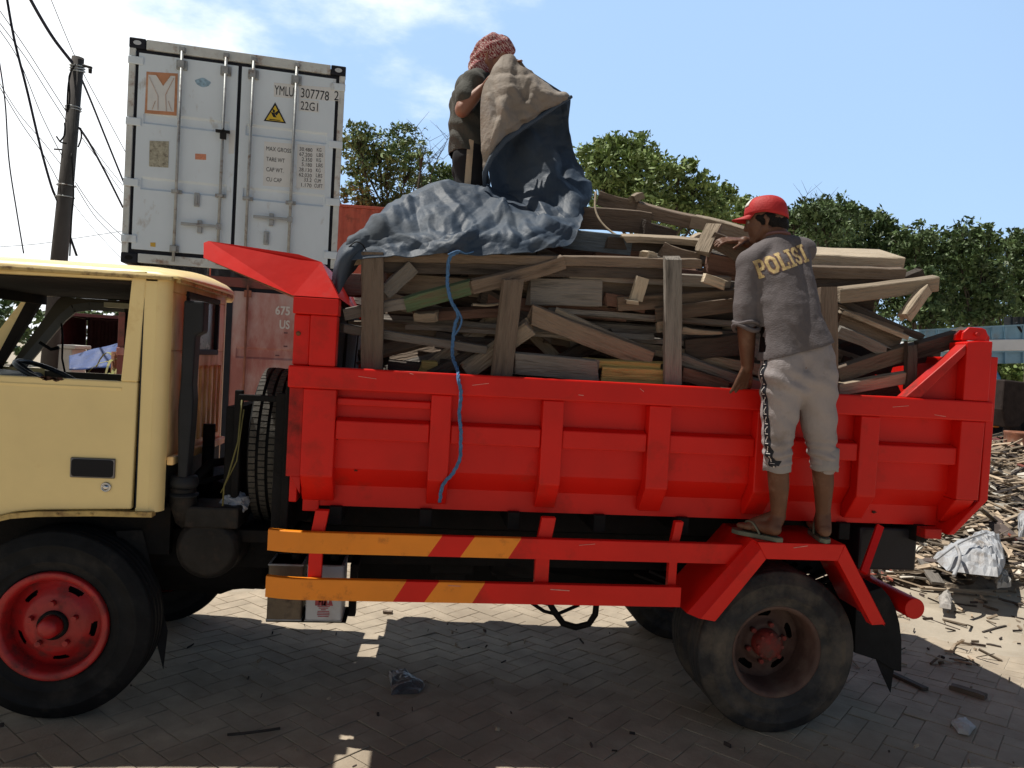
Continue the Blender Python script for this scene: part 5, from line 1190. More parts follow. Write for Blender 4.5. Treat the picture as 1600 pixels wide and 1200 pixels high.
# trousers
PANT = mat('grey_trouser_cloth', (.30, .27, .275), .85, .12, 3, bump=.3, bscale=150, dirt=(.19, .155, .135), dirt_amt=.25, dirt_scale=4)
mb = MB()
chain(mb, [(P(1230, 545, -.15), .098), (P(1222, 585, -.165), .102), (P(1221, 625, -.155), .092), (knL, .066), (P(1215, 728, -.13), .056)])
chain(mb, [(P(1262, 540, -.15), .098), (P(1272, 585, -.165), .102), (P(1276, 625, -.150), .092), (knR, .066), (P(1289, 726, -.11), .056)])
chain(mb, [(P(1236, 556, -.15), .10), (P(1260, 556, -.15), .10)]); capsule(mb, P(1236, 598, -.17), P(1262, 596, -.17), .088, .088)
def pf(c, n_):
    kz = max(0, min(1, 1-abs(c.z-1.33)/.12)); bz = max(0, min(1, 1-abs(c.z-1.66)/.10))
    s = math.sin(c.z*150+5*fbm(c, 5, 2)); s2 = math.sin((c.z*2+c.x)*34+3*fbm(c, 4, 2))
    return .0065*kz*s+.0065*fbm(c, 6, 3)+.0060*s2*(.45+bz)*(.6+fbm(c+Vector((1, 2, 3)), 5, 2))+.0015*fbm(c, 30, 2)
me = fuse(mb, .0065, 4, pf)
bm = bmesh.new(); bm.from_mesh(me); zc = P(1215, 737, -.13).z
for (xc, zz, nx_) in ((0, zc, 0),): bmesh.ops.bisect_plane(bm, geom=bm.verts[:]+bm.edges[:]+bm.faces[:], plane_co=(3.3, 0, zz), plane_no=(.04, 0, 1), clear_inner=True)
bmesh.ops.bisect_plane(bm, geom=bm.verts[:]+bm.edges[:]+bm.faces[:], plane_co=(P(1190, 552, -.2)+P(1300, 526, -.2))/2, plane_no=hn, clear_outer=True)
bm.to_mesh(me); bm.free(); me.update()
pants = put(me, 'trousers', PANT, M1); q = pants.modifiers.new('s', 'SOLIDIFY'); q.thickness = .004; q.offset = -1
for c_, r_ in ((P(1215, 716, -.13), .060), (P(1289, 714, -.11), .060)):
    mb = MB(); mb.cs = True; rows = []
    for h, rr in ((.048, .96), (.046, 1.02), (.02, 1.04), (-.03, 1.05), (-.06, 1.06), (-.062, .99), (-.02, .96)):
        rows.append([c_+Vector((math.cos(a)*r_*rr, math.sin(a)*r_*rr, h+.004*math.sin(a*3+c_.x*9))) for a in np.linspace(0, 2*math.pi, 33)])
    mb.grid(rows); mb.build('turned_up_hem', mat('grey_hem_cloth', (.27, .255, .26), .85, .1, 5, bump=.3, bscale=150), pants)
wm2 = pants.data.copy(); wm2.transform(Matrix.Translation(base_of(M1)))
st_o = P(1192, 735, -.19)
st_o = Vector((2.7, -.195, zc+.0)); 
lay(wm2, lambda x, y: True, st_o, (0, 1, 0), (0.0, 0, 1), .032, .58, 6, 120, (1, 0, 0), 'side_stripe', INK, pants, .002)
def zig(x, y): k = (y % .045)/.045; return (abs(x-.016-.006*math.sin(k*6.28)) < .0022 and .1 < k < .7) or (k > .93 and .008 < x < .024)
lay(wm2, zig, st_o, (0, 1, 0), (0.0, 0, 1), .032, .58, 16, 290, (1, 0, 0), 'stripe_pattern', WHT, pants, .0034)
# flip-flops
SAN = mat('sandal_rubber', (.13, .15, .11), .7, .2, 10, bump=.2)
for h_, t_, nm in ((hL, tL, 1), (hR, tR, -1)):
    d = (t_-h_); d.z = 0; L_ = .265; d.normalize(); sd_ = Vector((d.y, -d.x, 0)); c0 = h_-d*.035
    out_ = [(0, 0.0), (.02, .025), (.08, .033), (.15, .036), (.21, .042), (.25, .032), (.268, .0)]
    ol = [(a, b) for a, b in out_]+[(a, -b) for a, b in out_[-2:0:-1]]
    mb = MB(); vs = [tuple(Vector((c0.x, c0.y, z))+d*a+sd_*b) for z in (zf-.011, zf+.010) for a, b in ol]; n_ = len(ol)
    mb.add(vs, [tuple(range(n_)), tuple(range(2*n_-1, n_-1, -1))]+[(i, i+n_, (i+1) % n_+n_, (i+1) % n_) for i in range(n_)])
    s_ = mb.build('sandal', SAN, M1, bevel=.003)
    mb = MB(); b0 = Vector((c0.x, c0.y, zf+.012))
    for sg in (-1, 1): mb.tube(smooth_path([b0+d*.10+sd_*.036*sg, b0+d*.14+sd_*.030*sg+Vector((0, 0, .045)), b0+d*.185+sd_*.012*sg+Vector((0, 0, .045)), b0+d*.21+Vector((0, 0, .004))], 4), .005, 6)
    mb.build('strap', SAN, s_)

# ---- man on top of the load, seen from the side ------------------------
yb = 1.16
M2 = thing('person', Vector((1.95, yb, 2.0)), 'person with a red and white head scarf holding up the tarpaulin', 'person')
h2 = P(770, 92, yb); f2 = Vector((.80, -.25, -.35)).normalized(); r2 = Vector((-.3, -.95, 0)).normalized(); u2 = f2.cross(r2); u2 = u2 if u2.z > 0 else -u2
pel = P(735, 250, yb); ch2 = P(737, 165, yb); nk2 = P(752, 118, yb)
mb = MB()
chain(mb, [(pel, .10), (P(733, 205, yb), .10), (ch2, .105), (P(742, 132, yb), .085), (nk2, .05), (h2+Vector((0, 0, -.04)), .05)])
for dy in (-.09, .09):
    hp = pel+Vector((0, dy, 0)); chain(mb, [(hp, .085), (hp+Vector((.05, 0, -.42)), .06), (hp+Vector((.0, 0, -.80)), .04), (hp+Vector((.10, 0, -.86)), .035)])
sN = P(738, 130, yb-.15); eN = P(722, 172, yb-.22); wN = P(752, 140, .92)
sF = P(745, 128, yb+.15); eF = P(770, 165, yb+.2); wF = P(786, 122, 1.08)
chain(mb, [(sN, .055), (eN, .043), (eN*.5+wN*.5, .038), (wN, .028)]); chain(mb, [(sF, .055), (eF, .043), (wF, .028)])
hand(mb, wN, (.75, -.1, .55), (0, .6, -.6), (.3, .8, -.2), 1, .5); hand(mb, wF, (.3, -.5, .3), (0, .8, 0), (.6, -.2, -.2), 1, .5)
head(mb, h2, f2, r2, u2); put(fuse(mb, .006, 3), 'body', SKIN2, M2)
mb = MB()
chain(mb, [(P(732, 242, yb), .118), (P(731, 205, yb), .115), (P(733, 165, yb), .118), (P(740, 135, yb), .100), (P(752, 120, yb), .062)])
for dy in (-.07, .07): chain(mb, [(P(732, 240, yb)+Vector((0, dy, 0)), .105), (P(733, 165, yb)+Vector((0, dy, 0)), .108), (P(742, 132, yb)+Vector((0, dy, 0)), .075)])
chain(mb, [(P(745, 127, yb-.06), .07), (sN, .072), (sN*.35+eN*.65, .068)]); chain(mb, [(P(745, 127, yb+.06), .07), (sF, .072), (sF*.4+eF*.6, .064)])
me = fuse(mb, .009, 4, lambda c, n_: .008*fbm(c, 6, 3)+.006*math.sin((c.z+c.x*.5)*45+4*fbm(c, 4, 2)))
bm = bmesh.new(); bm.from_mesh(me); bmesh.ops.bisect_plane(bm, geom=bm.verts[:]+bm.edges[:]+bm.faces[:], plane_co=P(732, 246, yb), plane_no=(.1, 0, 1), clear_inner=True); bm.to_mesh(me); bm.free()
sh2 = put(me, 'shirt', mat('charcoal_shirt_cloth', (.052, .052, .045), .85, .2, 5, bump=.4, bscale=90), M2); q = sh2.modifiers.new('s', 'SOLIDIFY'); q.thickness = .005; q.offset = -1
mb = MB()
for dy in (-.07, .07):
    hp = pel+Vector((0, dy, 0)); chain(mb, [(hp+Vector((0, 0, .05)), .10), (hp+Vector((.0, 0, -.02)), .112), (hp+Vector((.05, 0, -.42)), .08), (hp+Vector((.0, 0, -.74)), .06)])
me = fuse(mb, .009, 4, lambda c, n_: .007*fbm(c, 6, 3)+.004*math.sin(c.z*40+3*fbm(c, 4, 2)))
pa2 = put(me, 'trousers', mat('black_trouser_cloth', (.014, .014, .017), .8, .2, 5, bump=.3), M2); wm3 = me.copy(); wm3.transform(Matrix.Translation(base_of(M2)))
so_ = P(731, 300, yb-.3); lay(wm3, lambda x, y: True, Vector((P(730, 270, yb-.18).x-.018, .7, 2.45)), (1, 0, 0), (0.02, 0, 1), .036, .55, 6, 60, (0, 1, 0), 'side_stripe', mat('beige_stripe', (.42, .33, .24), .8, .1, 10, bump=0), pa2, .004)
# scarf wrapped round the head
mb = MB(); q = lambda a, b, e: h2+f2*a+r2*b+u2*e
chain(mb, [(q(-.015, 0, .050), .098), (q(-.035, 0, .02), .095), (q(-.055, 0, -.045), .075), (nk2+Vector((-.015, 0, .01)), .072), (nk2+Vector((-.03, 0, -.035)), .060)])
chain(mb, [(q(.035, 0, .075), .072), (q(.01, 0, .07), .085)])
me = fuse(mb, .007, 4, lambda c, n_: .004*fbm(c, 12, 3)+.004*math.sin((c.z*.8-c.x*.6)*110+6*fbm(c, 6, 2)))
SCARF = bpy.data.materials.new('checked_scarf_cloth'); SCARF.use_nodes = True; t_ = SCARF.node_tree; b_ = t_.nodes['Principled BSDF']
c1 = t_.nodes.new('ShaderNodeTexCoord'); c2 = t_.nodes.new('ShaderNodeMapping'); c2.inputs['Rotation'].default_value = (.5, .7, .3); c3 = t_.nodes.new('ShaderNodeTexWave'); c3.inputs['Scale'].default_value = 22; c3.inputs['Distortion'].default_value = 9; c3.inputs['Detail Scale'].default_value = 3
c4 = t_.nodes.new('ShaderNodeTexNoise'); c4.inputs['Scale'].default_value = 45; c6 = t_.nodes.new('ShaderNodeMath'); c6.operation = 'MULTIPLY'; c5 = t_.nodes.new('ShaderNodeValToRGB'); c5.color_ramp.elements[0].position = .20; c5.color_ramp.elements[0].color = (.20, .018, .025, 1); c5.color_ramp.elements[1].position = .42; c5.color_ramp.elements[1].color = (.48, .36, .34, 1)
t_.links.new(c1.outputs['Object'], c2.inputs[0]); t_.links.new(c2.outputs[0], c3.inputs[0]); t_.links.new(c2.outputs[0], c4.inputs[0]); t_.links.new(c3.outputs[0], c6.inputs[0]); t_.links.new(c4.outputs[0], c6.inputs[1]); t_.links.new(c6.outputs[0], c5.inputs[0]); t_.links.new(c5.outputs[0], b_.inputs['Base Color']); b_.inputs['Roughness'].default_value = .85
put(me, 'head_scarf', SCARF, M2)
mb = MB(); chain(mb, [(q(.02, 0, .095), .058), (q(.055, 0, .06), .050), (q(.075, 0, .045), .030)])
put(fuse(mb, .007, 3), 'hair', MATS['black_hair'], M2)
# ================================================================== SHIPPING CONTAINERS
class Frame:
    def __init__(s, o, yaw): s.o = Vector(o); s.x = Vector((math.cos(yaw), math.sin(yaw), 0)); s.y = Vector((-math.sin(yaw), math.cos(yaw), 0)); s.z = Vector((0, 0, 1))
    def w(s, p): return s.o+s.x*p[0]+s.y*p[1]+s.z*p[2]
    def px(s, u, v, off=0.0):
        d = _fw+_r*((u-800)/CF)-_u*((v-600)/CF); o = s.o+s.y*off; t = (o-CO).dot(s.y)/d.dot(s.y); p = CO+d*t-s.o
        return p.dot(s.x), p.dot(s.z)
def fbuild(mb, F, *a, **k):
    mb.v = [tuple(F.w(p)) for p in mb.v]; return mb.build(*a, **k)
CW, CHT, CL = 2.438, 2.591, 6.06
def corrug(x0, x1, pitch=.28, d=.036):
    pts = []; x = x0; k = 0
    while x < x1-.001:
        for f, y in ((0, 0), (.26, 0), (.5, d), (.76, d)):
            if x+f*pitch < x1: pts.append((x+f*pitch, y))
        x += pitch
    pts.append((x1, 0)); return pts
def container(o, yaw, body, worn, rod, label, doors=True, L_=CL, group='stacked shipping containers'):
    F = Frame(o, yaw); T_ = thing('shipping_container', F.w((CW/2, L_/2, 0)), label, 'container', group)
    mb = MB()
    for x0, s in ((.012, 1), (CW-.012, -1)):     # corrugated sides
        rows = [[(x0+s*d, y, z) for y, d in corrug(.10, L_-.1)] for z in (.14, CHT-.08)]; mb.grid(rows)
    mb.grid([[(x, L_-.012-d, z) for x, d in corrug(.1, CW-.1)] for z in (.14, CHT-.08)]); mb.grid([[(x, y, CHT-.02-d*.5) for y, d in corrug(.1, L_-.1, .42, .03)] for x in (.03, CW-.03)])
    fbuild(mb, F, 'side_panels', body, T_, solid=.004)
    mb = MB()
    for x in (0, CW-.07):
        for y in (0, L_-.07): mb.box(x, x+.07, y, y+.07, .118, CHT-.118)
        mb.box(x, x+.06, .17, L_-.17, CHT-.07, CHT-.006); mb.box(x, x+.06, .17, L_-.17, .0, .15)
    for y in (0, L_-.07): mb.box(.18, CW-.18, y, y+.07, CHT-.118, CHT-.004); mb.box(.18, CW-.18, y, y+.07, .012, .118)
    fbuild(mb, F, 'frame', worn, T_, bevel=.006)
    for x in (-.004, CW-.174):
        for y in (-.006, L_-.172):
            for z in (0, CHT-.118):
                mb = MB(); mb.box(x, x+.178, y, y+.178, z, z+.118); c_ = fbuild(mb, F, 'corner_casting', GASK, T_, bevel=.012)
                if y < 0:
                    mb = MB(); mb.prism([(x+.089+.036*math.cos(a)*1.2, z+.06+.026*math.sin(a)) for a in np.linspace(0, 2*math.pi, 17)[:-1]], 'y', y-.003, y+.001); fbuild(mb, F, 'casting_hole', mat('casting_gap', (.5, .55, .6), .8, .05, 5, bump=0) if z > 1 else BLK, c_)
    if not doors: return F, T_
    mb = MB(); mb.box(.07, CW-.07, .03, .045, .12, CHT-.12); fbuild(mb, F, 'door_gasket', GASK, T_)
    doors_ = []
    zl, zh = .165, 2.425
    for x0, x1 in ((.108, 1.196), (1.238, 2.33)):
        mb = MB(); ys = .0
        bands = [(zl, .72, 0), (.755, .945, .028), (.98, 1.60, 0), (1.635, 1.76, .028), (1.795, zh, 0)]
        bands = [(zl, .86, 0), (.885, .985, .024), (1.01, 1.62, 0), (1.645, 1.735, .024), (1.76, zh, 0)]
        # stepped profile: rows along z with recessed bands, inset only between x0+.06 and x1-.06
        prof = []
        for a, b, d in bands: prof += [(a, d), (b, d)]
        xi = (x0, x0+.07, x0+.085, x1-.085, x1-.07, x1)
        rows = [[(x, (d if 2 <= k <= 3 else 0), z) for k, x in enumerate(xi)] for z, d in prof]
        mb.grid(rows)
        mb.box(x0, x1, .029, .04, zl, zh); mb.box(x0-.0, x0+.004, .0005, .03, zl, zh); mb.box(x1-.004, x1, .0005, .03, zl, zh); mb.box(x0+.004, x1-.004, .0005, .03, zh-.003, zh)
        doors_.append(fbuild(mb, F, 'door', body, T_))
    for sx, d_ in ((0, 0), (1, 1)):
        for z in (.28, .93, 1.63, 2.33):
            mb = MB(); xa = (.0, .16) if sx == 0 else (CW-.16, CW)
            mb.box(xa[0]-(.006 if sx == 0 else -.0), xa[1]+(.006 if sx else 0), -.018, -.001, z-.045, z+.045); fbuild(mb, F, 'hinge', body, doors_[d_], bevel=.01)
    for i, (ut, vt, ub, vb) in enumerate(() if rod == 'none' else ((283, 110, 275, 400), (350, 118, 343, 400), (399, 125, 393, 405), (464, 132, 457, 410))):
        x = [.575, 1.06, 1.37, 1.865][i] if not rod else rod[i]
        mb = MB(); mb.tube([(x, -.045, .05), (x, -.045, CHT-.06)], .017, 10); r_ = fbuild(mb, F, 'locking_bar', STEELG, T_)
        mb = MB()
        for z, h, w_ in ((CHT-.075, .05, .035), (CHT-.25, .09, .06), (.87, .035, .06), (.20, .07, .05)):
            mb.box(x-w_, x+w_, -.03, -.001, z-h*.6, z+h*.6); mb.box(x-.03, x+.03, -.07, -.031, z-h*.5, z+h*.5)
        fbuild(mb, F, 'bar_brackets', STEELG, r_, bevel=.006)
        if i in (1, 3):
            dz = .50 if i == 1 else .66
            mb = MB(); mb.obox((x-.42, -.05, dz), (x+.02, -.06, dz), .035, .014); mb.box(x-.24, x-.19, -.04, -.001, dz-.09, dz+.06); mb.box(x-.03, x+.03, -.068, -.045, dz-.035, dz+.035)
            fbuild(mb, F, 'door_handle', STEELG, r_, bevel=.005)
    for x, z in ((.80, .80), (1.60, .42)):
        mb = MB(); mb.box(x-.03, x+.03, -.03, -.001, z-.08, z+.08); mb.box(x-.012, x+.012, -.045, -.03, z-.05, z+.05); fbuild(mb, F, 'handle_keeper', STEELG, T_, bevel=.01)
    return F, T_
Fw, Tw = container((-1.985, 5.90, 2.61), .118, WHITEC, WHITEW, None, 'upper white shipping container with six lines of weight lettering, stacked behind the cab')
C_W = Tw
def tri(mb, pts, off): mb.prism([(p[0], p[1]) for p in pts], 'y', -off-.001, -off+.0005)
def decal(pts_px, m, name, off=.002, par=None):
    mb = MB(); tri(mb, [Fw.px(*q) for q in pts_px], off); return fbuild(mb, Fw, name, m, par or Tw)
# shipping line emblem: pale Y inside an orange square
OE = mat('faded_orange_decal', (.50, .24, .13), .7, .15, 12, bump=0, dirt=(.5, .42, .36), dirt_amt=.2)
em = decal([(229, 112), (278, 115), (276, 181), (226, 177)], OE, 'emblem')
decal([(232, 117), (274, 119), (272, 175), (230, 172)], DECW, 'emblem_field', .004, em)
GY = mat('grey_decal', (.42, .43, .43), .7, .1, 12, bump=0)
decal([(243, 116), (267, 118), (255, 134)], OE, 'emblem_notch', .006, em)
for a, b in (((233, 120), (247, 150)), ((247, 150), (247, 172)), ((272, 122), (259, 148)), ((259, 148), (260, 174)), ((238, 171), (243, 158)), ((268, 173), (263, 158)), ((255, 134), (244, 116)), ((255, 134), (267, 118))):
    mb = MB(); p, q_ = Fw.px(*a), Fw.px(*b); mb.obox((p[0], -.0065, p[1]), (q_[0], -.0065, q_[1]), .012, .0015, up=(0, 1, 0)); fbuild(mb, Fw, 'emblem_line', OE, em)
mb = MB(); c_ = Fw.px(317, 129); mb.prism([(c_[0]+.085*math.cos(a)*(1+.08*math.sin(5*a)), c_[1]+.05*math.sin(a)*(1+.1*math.cos(4*a))) for a in np.linspace(0, 2*math.pi, 25)[:-1]], 'y', -.003, -.001); fbuild(mb, Fw, 'blue_sticker', mat('faded_blue_sticker', (.27, .42, .55), .6, .35, 30, bump=0), Tw)
decal([(234, 220), (264, 221), (263, 262), (233, 260)], mat('plate_metal', (.38, .37, .29), .5, .3, 30, bump=.2, dirt=(.12, .10, .08), dirt_amt=.3, dirt_scale=25), 'data_plate', .004)
decal([(305, 240), (322, 241), (322, 250), (305, 249)], mat('orange_sticker', (.6, .25, .15), .6, .25, 40, bump=0), 'orange_sticker')
decal([(235, 379), (243, 379), (243, 386), (235, 385)], mat('amber_sticker', (.6, .38, .05), .6, .1, 40, bump=0), 'amber_sticker')
decal([(358, 203), (368, 204), (366, 240), (357, 240)], DECW, 'paper_label')
w1 = decal([(430, 160), (447, 193), (412, 189)], INK, 'warning_sign', .003)
decal([(430, 165), (443.5, 190.5), (415.5, 187.5)], mat('warning_yellow', (.62, .45, .03), .5, .05, 20, bump=0), 'warning_field', .005, w1)
for ps in (((423, 175), (429, 177), (432, 184), (427, 183)), ((429, 177), (437, 171), (436, 176), (432, 181)), ((426, 170), (430, 173), (429, 177), (426, 175)), ((421, 186), (438, 188), (438, 189), (421, 187.5))): decal(ps, INK, 'warning_figure', .0065, w1)
decal([(428, 129), (460, 132), (459, 154), (428, 151)], DECW, 'number_field', .002)
decal([(467, 133), (531, 138), (530, 158), (467, 154)], DECW, 'number_field', .002); decal([(467, 155), (498, 158), (498, 176), (467, 173)], DECW, 'number_field', .002)
decal([(413, 221), (459, 225), (457, 293), (411, 290)], DECW, 'weights_field', .002); decal([(465, 225), (508, 228), (507, 297), (463, 293)], DECW, 'weights_field', .002)
def ctext(s, u, v, hpx, wpx, name='lettering', F=None, T_=None, m=None, off=.005, bold=.0):
    F = F or Fw; T_ = T_ or Tw; x, z = F.px(u, v); x2, z2 = F.px(u+wpx, v); h = hpx*depth(F.w((x, 0, z)))/CF
    mb = MB(); text_mb(mb, s, h/.70, (0, 0, 0), (1, 0, 0), (0, 0, 1), sx=1, bold=bold, off=0)
    xs_ = [q[0] for q in mb.v]; k = (x2-x)/(max(xs_)-min(xs_)); x_m = min(xs_)
    mb.v = [(x+(q[0]-x_m)*k, -off, z+q[2]) for q in mb.v]; return fbuild(mb, F, name, m or INK, T_)
ctext('YMLU', 428.5, 147.5, 14.5, 30, bold=.0); ctext('307778', 470, 152, 14.5, 44, bold=.0); ctext('2', 522, 156.5, 14.5, 7, bold=.0); ctext('22G1', 469.5, 171, 13, 27, bold=.0)
for s, v in (('MAX GROSS', 235), ('TARE WT', 251.5), ('CAP WT.', 267.5), ('CU CAP', 283)): ctext(s, 416, v, 6.5, {'MAX GROSS': 39, 'TARE WT': 29, 'CAP WT.': 27, 'CU CAP': 24}[s])
for i, (a, b) in enumerate((('30.480', 'KG'), ('67.200', 'LBS'), ('2.350', 'KG'), ('5.180', 'LBS'), ('28.130', 'KG'), ('62.020', 'LBS'), ('33.2', 'CUM'), ('1.170', 'CUFT'))):
    v = 236+i*8.0; w_ = 20 if len(a) > 5 else 16 if len(a) > 4 else 12; ctext(a, 488-w_-i*.2, v-.5, 5.8, w_); ctext(b, 495-i*.3-(2 if i > 5 else 0), v+.8, 5.8, {2: 7, 3: 10, 4: 13}[len(b)])
mb = MB(); p = Fw.px(350, 216); mb.tube([(p[0]-.03, -.075, p[1]+.05), (p[0], -.09, p[1]+.09), (p[0]+.03, -.075, p[1]+.05)], .008, 6); mb.box(p[0]-.035, p[0]+.035, -.095, -.06, p[1]-.03, p[1]+.05); mb.box(p[0]-.09, p[0]+.07, -.07, -.03, p[1]+.05, p[1]+.08); fbuild(mb, Fw, 'padlock', GREASE, Tw, bevel=.005)
Fp, Tp = container((-1.985, 5.90, -.055), .118, PINKC, mat('container_red_worn', (.22, .06, .05), .75, .3, 6, bump=.3, dirt=(.08, .05, .04), dirt_amt=.5, dirt_scale=6), 'none', 'lower faded red shipping container beneath the white one, partly hidden by the cab')
ctext('675', 430, 491, 13, 23, F=Fp, T_=Tp, m=WHT, bold=.004); ctext('US', 436.5, 513, 13, 16, F=Fp, T_=Tp, m=WHT, bold=.004)
mb = MB(); mb.box(1.135, 1.25, -.012, -.002, .15, 2.44); fbuild(mb, Fp, 'centre_gap', GASK, Tp)
for x in (1.42, 2.12):
    mb = MB(); mb.tube([(x, -.04, .1), (x, -.04, 2.5)], .014, 8); mb.box(x-.04, x+.04, -.05, -.002, 2.36, 2.44); fbuild(mb, Fp, 'locking_bar', mat('rusty_rod', (.28, .10, .06), .7, .3, 9, bump=.3), Tp)
mb = MB(); rq = random.Random(3)
for k in range(9):
    mb = MB(); x, z = rq.uniform(1.75, 2.2), rq.choice((1.45, 1.5, 1.62, 1.68, 1.8, 1.95))+rq.uniform(-.02, .02); mb.box(x, x+rq.uniform(.01, .05), -.0025, -.001, z, z+rq.uniform(.006, .03))
    fbuild(mb, Fp, 'worn_mark', mat('worn_mark', (.12, .05, .06), .8, .3, 20, bump=0), Tp)
# orange red stack behind to the right
F3, T3 = container((1.25, 15.0, 2.60), R(90), REDC, REDC, None, 'upper orange red shipping container far behind, its top showing beside the white container', doors=False, group='containers at the back of the yard')
F3, T3 = container((1.25, 15.0, .0), R(90), REDC, REDC, None, 'lower orange red shipping container far behind the stacked white container', doors=False, group='containers at the back of the yard')
F4, T4 = container((-8.3, 24.0, .0), R(14), MARC, MARC, None, 'maroon shipping container seen through the cab windows, nearer end', doors=False, group='containers at the back of the yard')
F5, T5 = container((-11.5, 25.5, .0), R(14), MARC, MARC, None, 'second maroon shipping container seen left of the first through the cab', doors=False, group='containers at the back of the yard')
mb = MB(); mb.v = []; mb.box(1.4, 1.46, -.05, -.02, .3, 2.3); mb.box(1.75, 1.85, -.05, -.02, .3, 1.7)
# objects seen through the cab
yb2 = 9.0
a = P(90, 541, yb2); b = P(111, 600, yb2)
mb = MB(); mb.box(a.x, b.x, yb2, yb2+.5, gz(a.x), a.z-.03); mb.box(a.x-.05, b.x+.06, yb2-.05, yb2+.55, a.z-.03, a.z+.03)
o = mb.build('gate_pillar', mat('pale_concrete', (.5, .49, .46), .85, .15, 4, bump=.3), bevel=.02); tag(o, 'pale concrete pillar with a flat cap seen through the cab window', 'pillar')
mb = MB(); mb.cs = True
rows = [[P(u, v0+(v1-v0)*t+2*math.sin(u*.2+t*5), 8.2+t*-.6+.2*math.sin(u*.13)) for u in np.linspace(108, 186, 20)] for t, v0, v1 in [(t, 0, 0) for t in np.linspace(0, 1, 8)] for v0, v1 in ((552-.0, 578),)]
rows = []
for t in np.linspace(0, 1, 9):
    rows.append([P(u, (556-(u-108)*.26)+t*(22+(u-108)*.20)+.6*math.sin(u*.12+t*5), 8.4-t*.7+.05*math.sin(u*.15+t*3)) for u in np.linspace(108, 186, 30)])
mb.grid(rows); o = mb.build('blue_tarpaulin', mat('bright_blue_tarpaulin', (.008, .04, .17), .6, .25, 5, bump=.5), solid=.01); tag(o, 'bright blue tarpaulin over goods seen through the cab window', 'tarpaulin')
mb = MB(); q = P(150, 600, 8.4); mb.box(q.x-.6, q.x+.9, 8.1, 9.0, -.05, .95); mb.box(q.x-.7, q.x+1.0, 8.0, 8.1, .70, .76)
o = mb.build('goods_stack', mat('dark_goods', (.05, .045, .04), .8, .4, 6, bump=.4), bevel=.03); tag(o, 'dark stack of goods under the blue tarpaulin', 'stack')
# small palm like plant
PALM = mat('palm_leaf', (.20, .22, .05), .6, .35, 10, bump=.1, dirt=(.25, .20, .11), dirt_amt=.5, dirt_scale=6)
pb = P(177, 585, 7.0); T6 = thing('palm_plant', Vector((pb.x, 7.0, 0)), 'small palm with green upper fronds and dry brown lower fronds seen through the cab', 'plant')
mb = MB(); mb.tube([(pb.x, 7.0, 0), (pb.x+.02, 7.0, .9), (pb.x, 7.0, 1.55)], [.07, .05, .035], 8); mb.build('stem', RUST, T6)
mb = MB(); rp = random.Random(4)
for k in range(34):
    z0 = 1.5-.02*k; a0 = rp.uniform(0, 6.28); up = .5-.085*k*.5; L_ = rp.uniform(.35, .6); pts = []
    for t in np.linspace(0, 1, 6): pts.append(Vector((pb.x+math.cos(a0)*L_*t, 7+math.sin(a0)*L_*t, z0+up*t*.7-.45*t*t*(1+k*.05))))
    for i in range(5): mb.obox(pts[i], pts[i+1], (.035*(1-i/6)+.006), .004, up=(math.sin(a0), -math.cos(a0), .2))
mb.build('fronds', PALM, T6)

# ================================================================== UTILITY POLE AND CABLES
yp = 9.0
CONC = mat('dark_concrete', (.050, .044, .041), .9, .25, 6, bump=.4, stretch=(1, 1, .3))
tp_, bp_ = P(122, 90, yp), P(93, 400, yp); dv = (bp_-tp_); base = tp_+dv*(tp_.z-0)/(tp_.z-bp_.z)
U = thing('utility_pole', base, 'leaning dark concrete utility pole left of the white container', 'pole')
mb = MB(); mb.tube([base, bp_, tp_], [.125, .118, .085], 24); mb.build('shaft', CONC, U)
mb = MB()
for v in (103, 107, 111): c_ = P(121, v, yp); mb = MB(); mb.tube([c_+Vector((math.cos(a)*.10, math.sin(a)*.10, .02*math.sin(a))) for a in np.linspace(0, 6.28, 20)], .012, 5, caps=False); mb.build('band', STEELG, U)
for v, r_ in ((168, .108), (172, .108), (290, .125), (308, .127)): c_ = P(122-(v-90)*.094, v, yp); mb = MB(); mb.tube([c_+Vector((math.cos(a)*r_, math.sin(a)*r_, .0)) for a in np.linspace(0, 6.28, 20)], .009, 5, caps=False); mb.build('band', STEELG, U)
mb = MB(); mb.tube([P(130, 102, yp-.1), P(143, 106, yp-.2)], .02, 6); mb.lathe([(0, -.04), (.025, -.04), (.028, .02), (0, .03)], P(141, 110, yp-.2), 'z', 10); mb.build('insulator', GREASE, U); mb = MB(); mb.tube([P(84, 233, yp-.1), P(102, 234, yp-.05)], .012, 6); mb.build('wire_stub', GREASE, U)
mb = MB()
for pts in (((112, 108), (107, 130), (105, 160), (106, 175)), ((118, 100), (108, 120), (109, 150), (107, 172)), ((126, 200), (127, 215), (122, 230)), ((88, 213), (95, 222), (104, 224)), ((101, 192), (101, 210), (93, 222)), ((112, 240), (115, 300), (112, 340), (109, 400))): mb.tube(smooth_path([P(u, v, yp-.14) for u, v in pts]), .012, 5)
mb.build('looped_wires', BLK, U)
CAB = mat('cable_black', (.02, .02, .03), .6, .2, 5, bump=0)
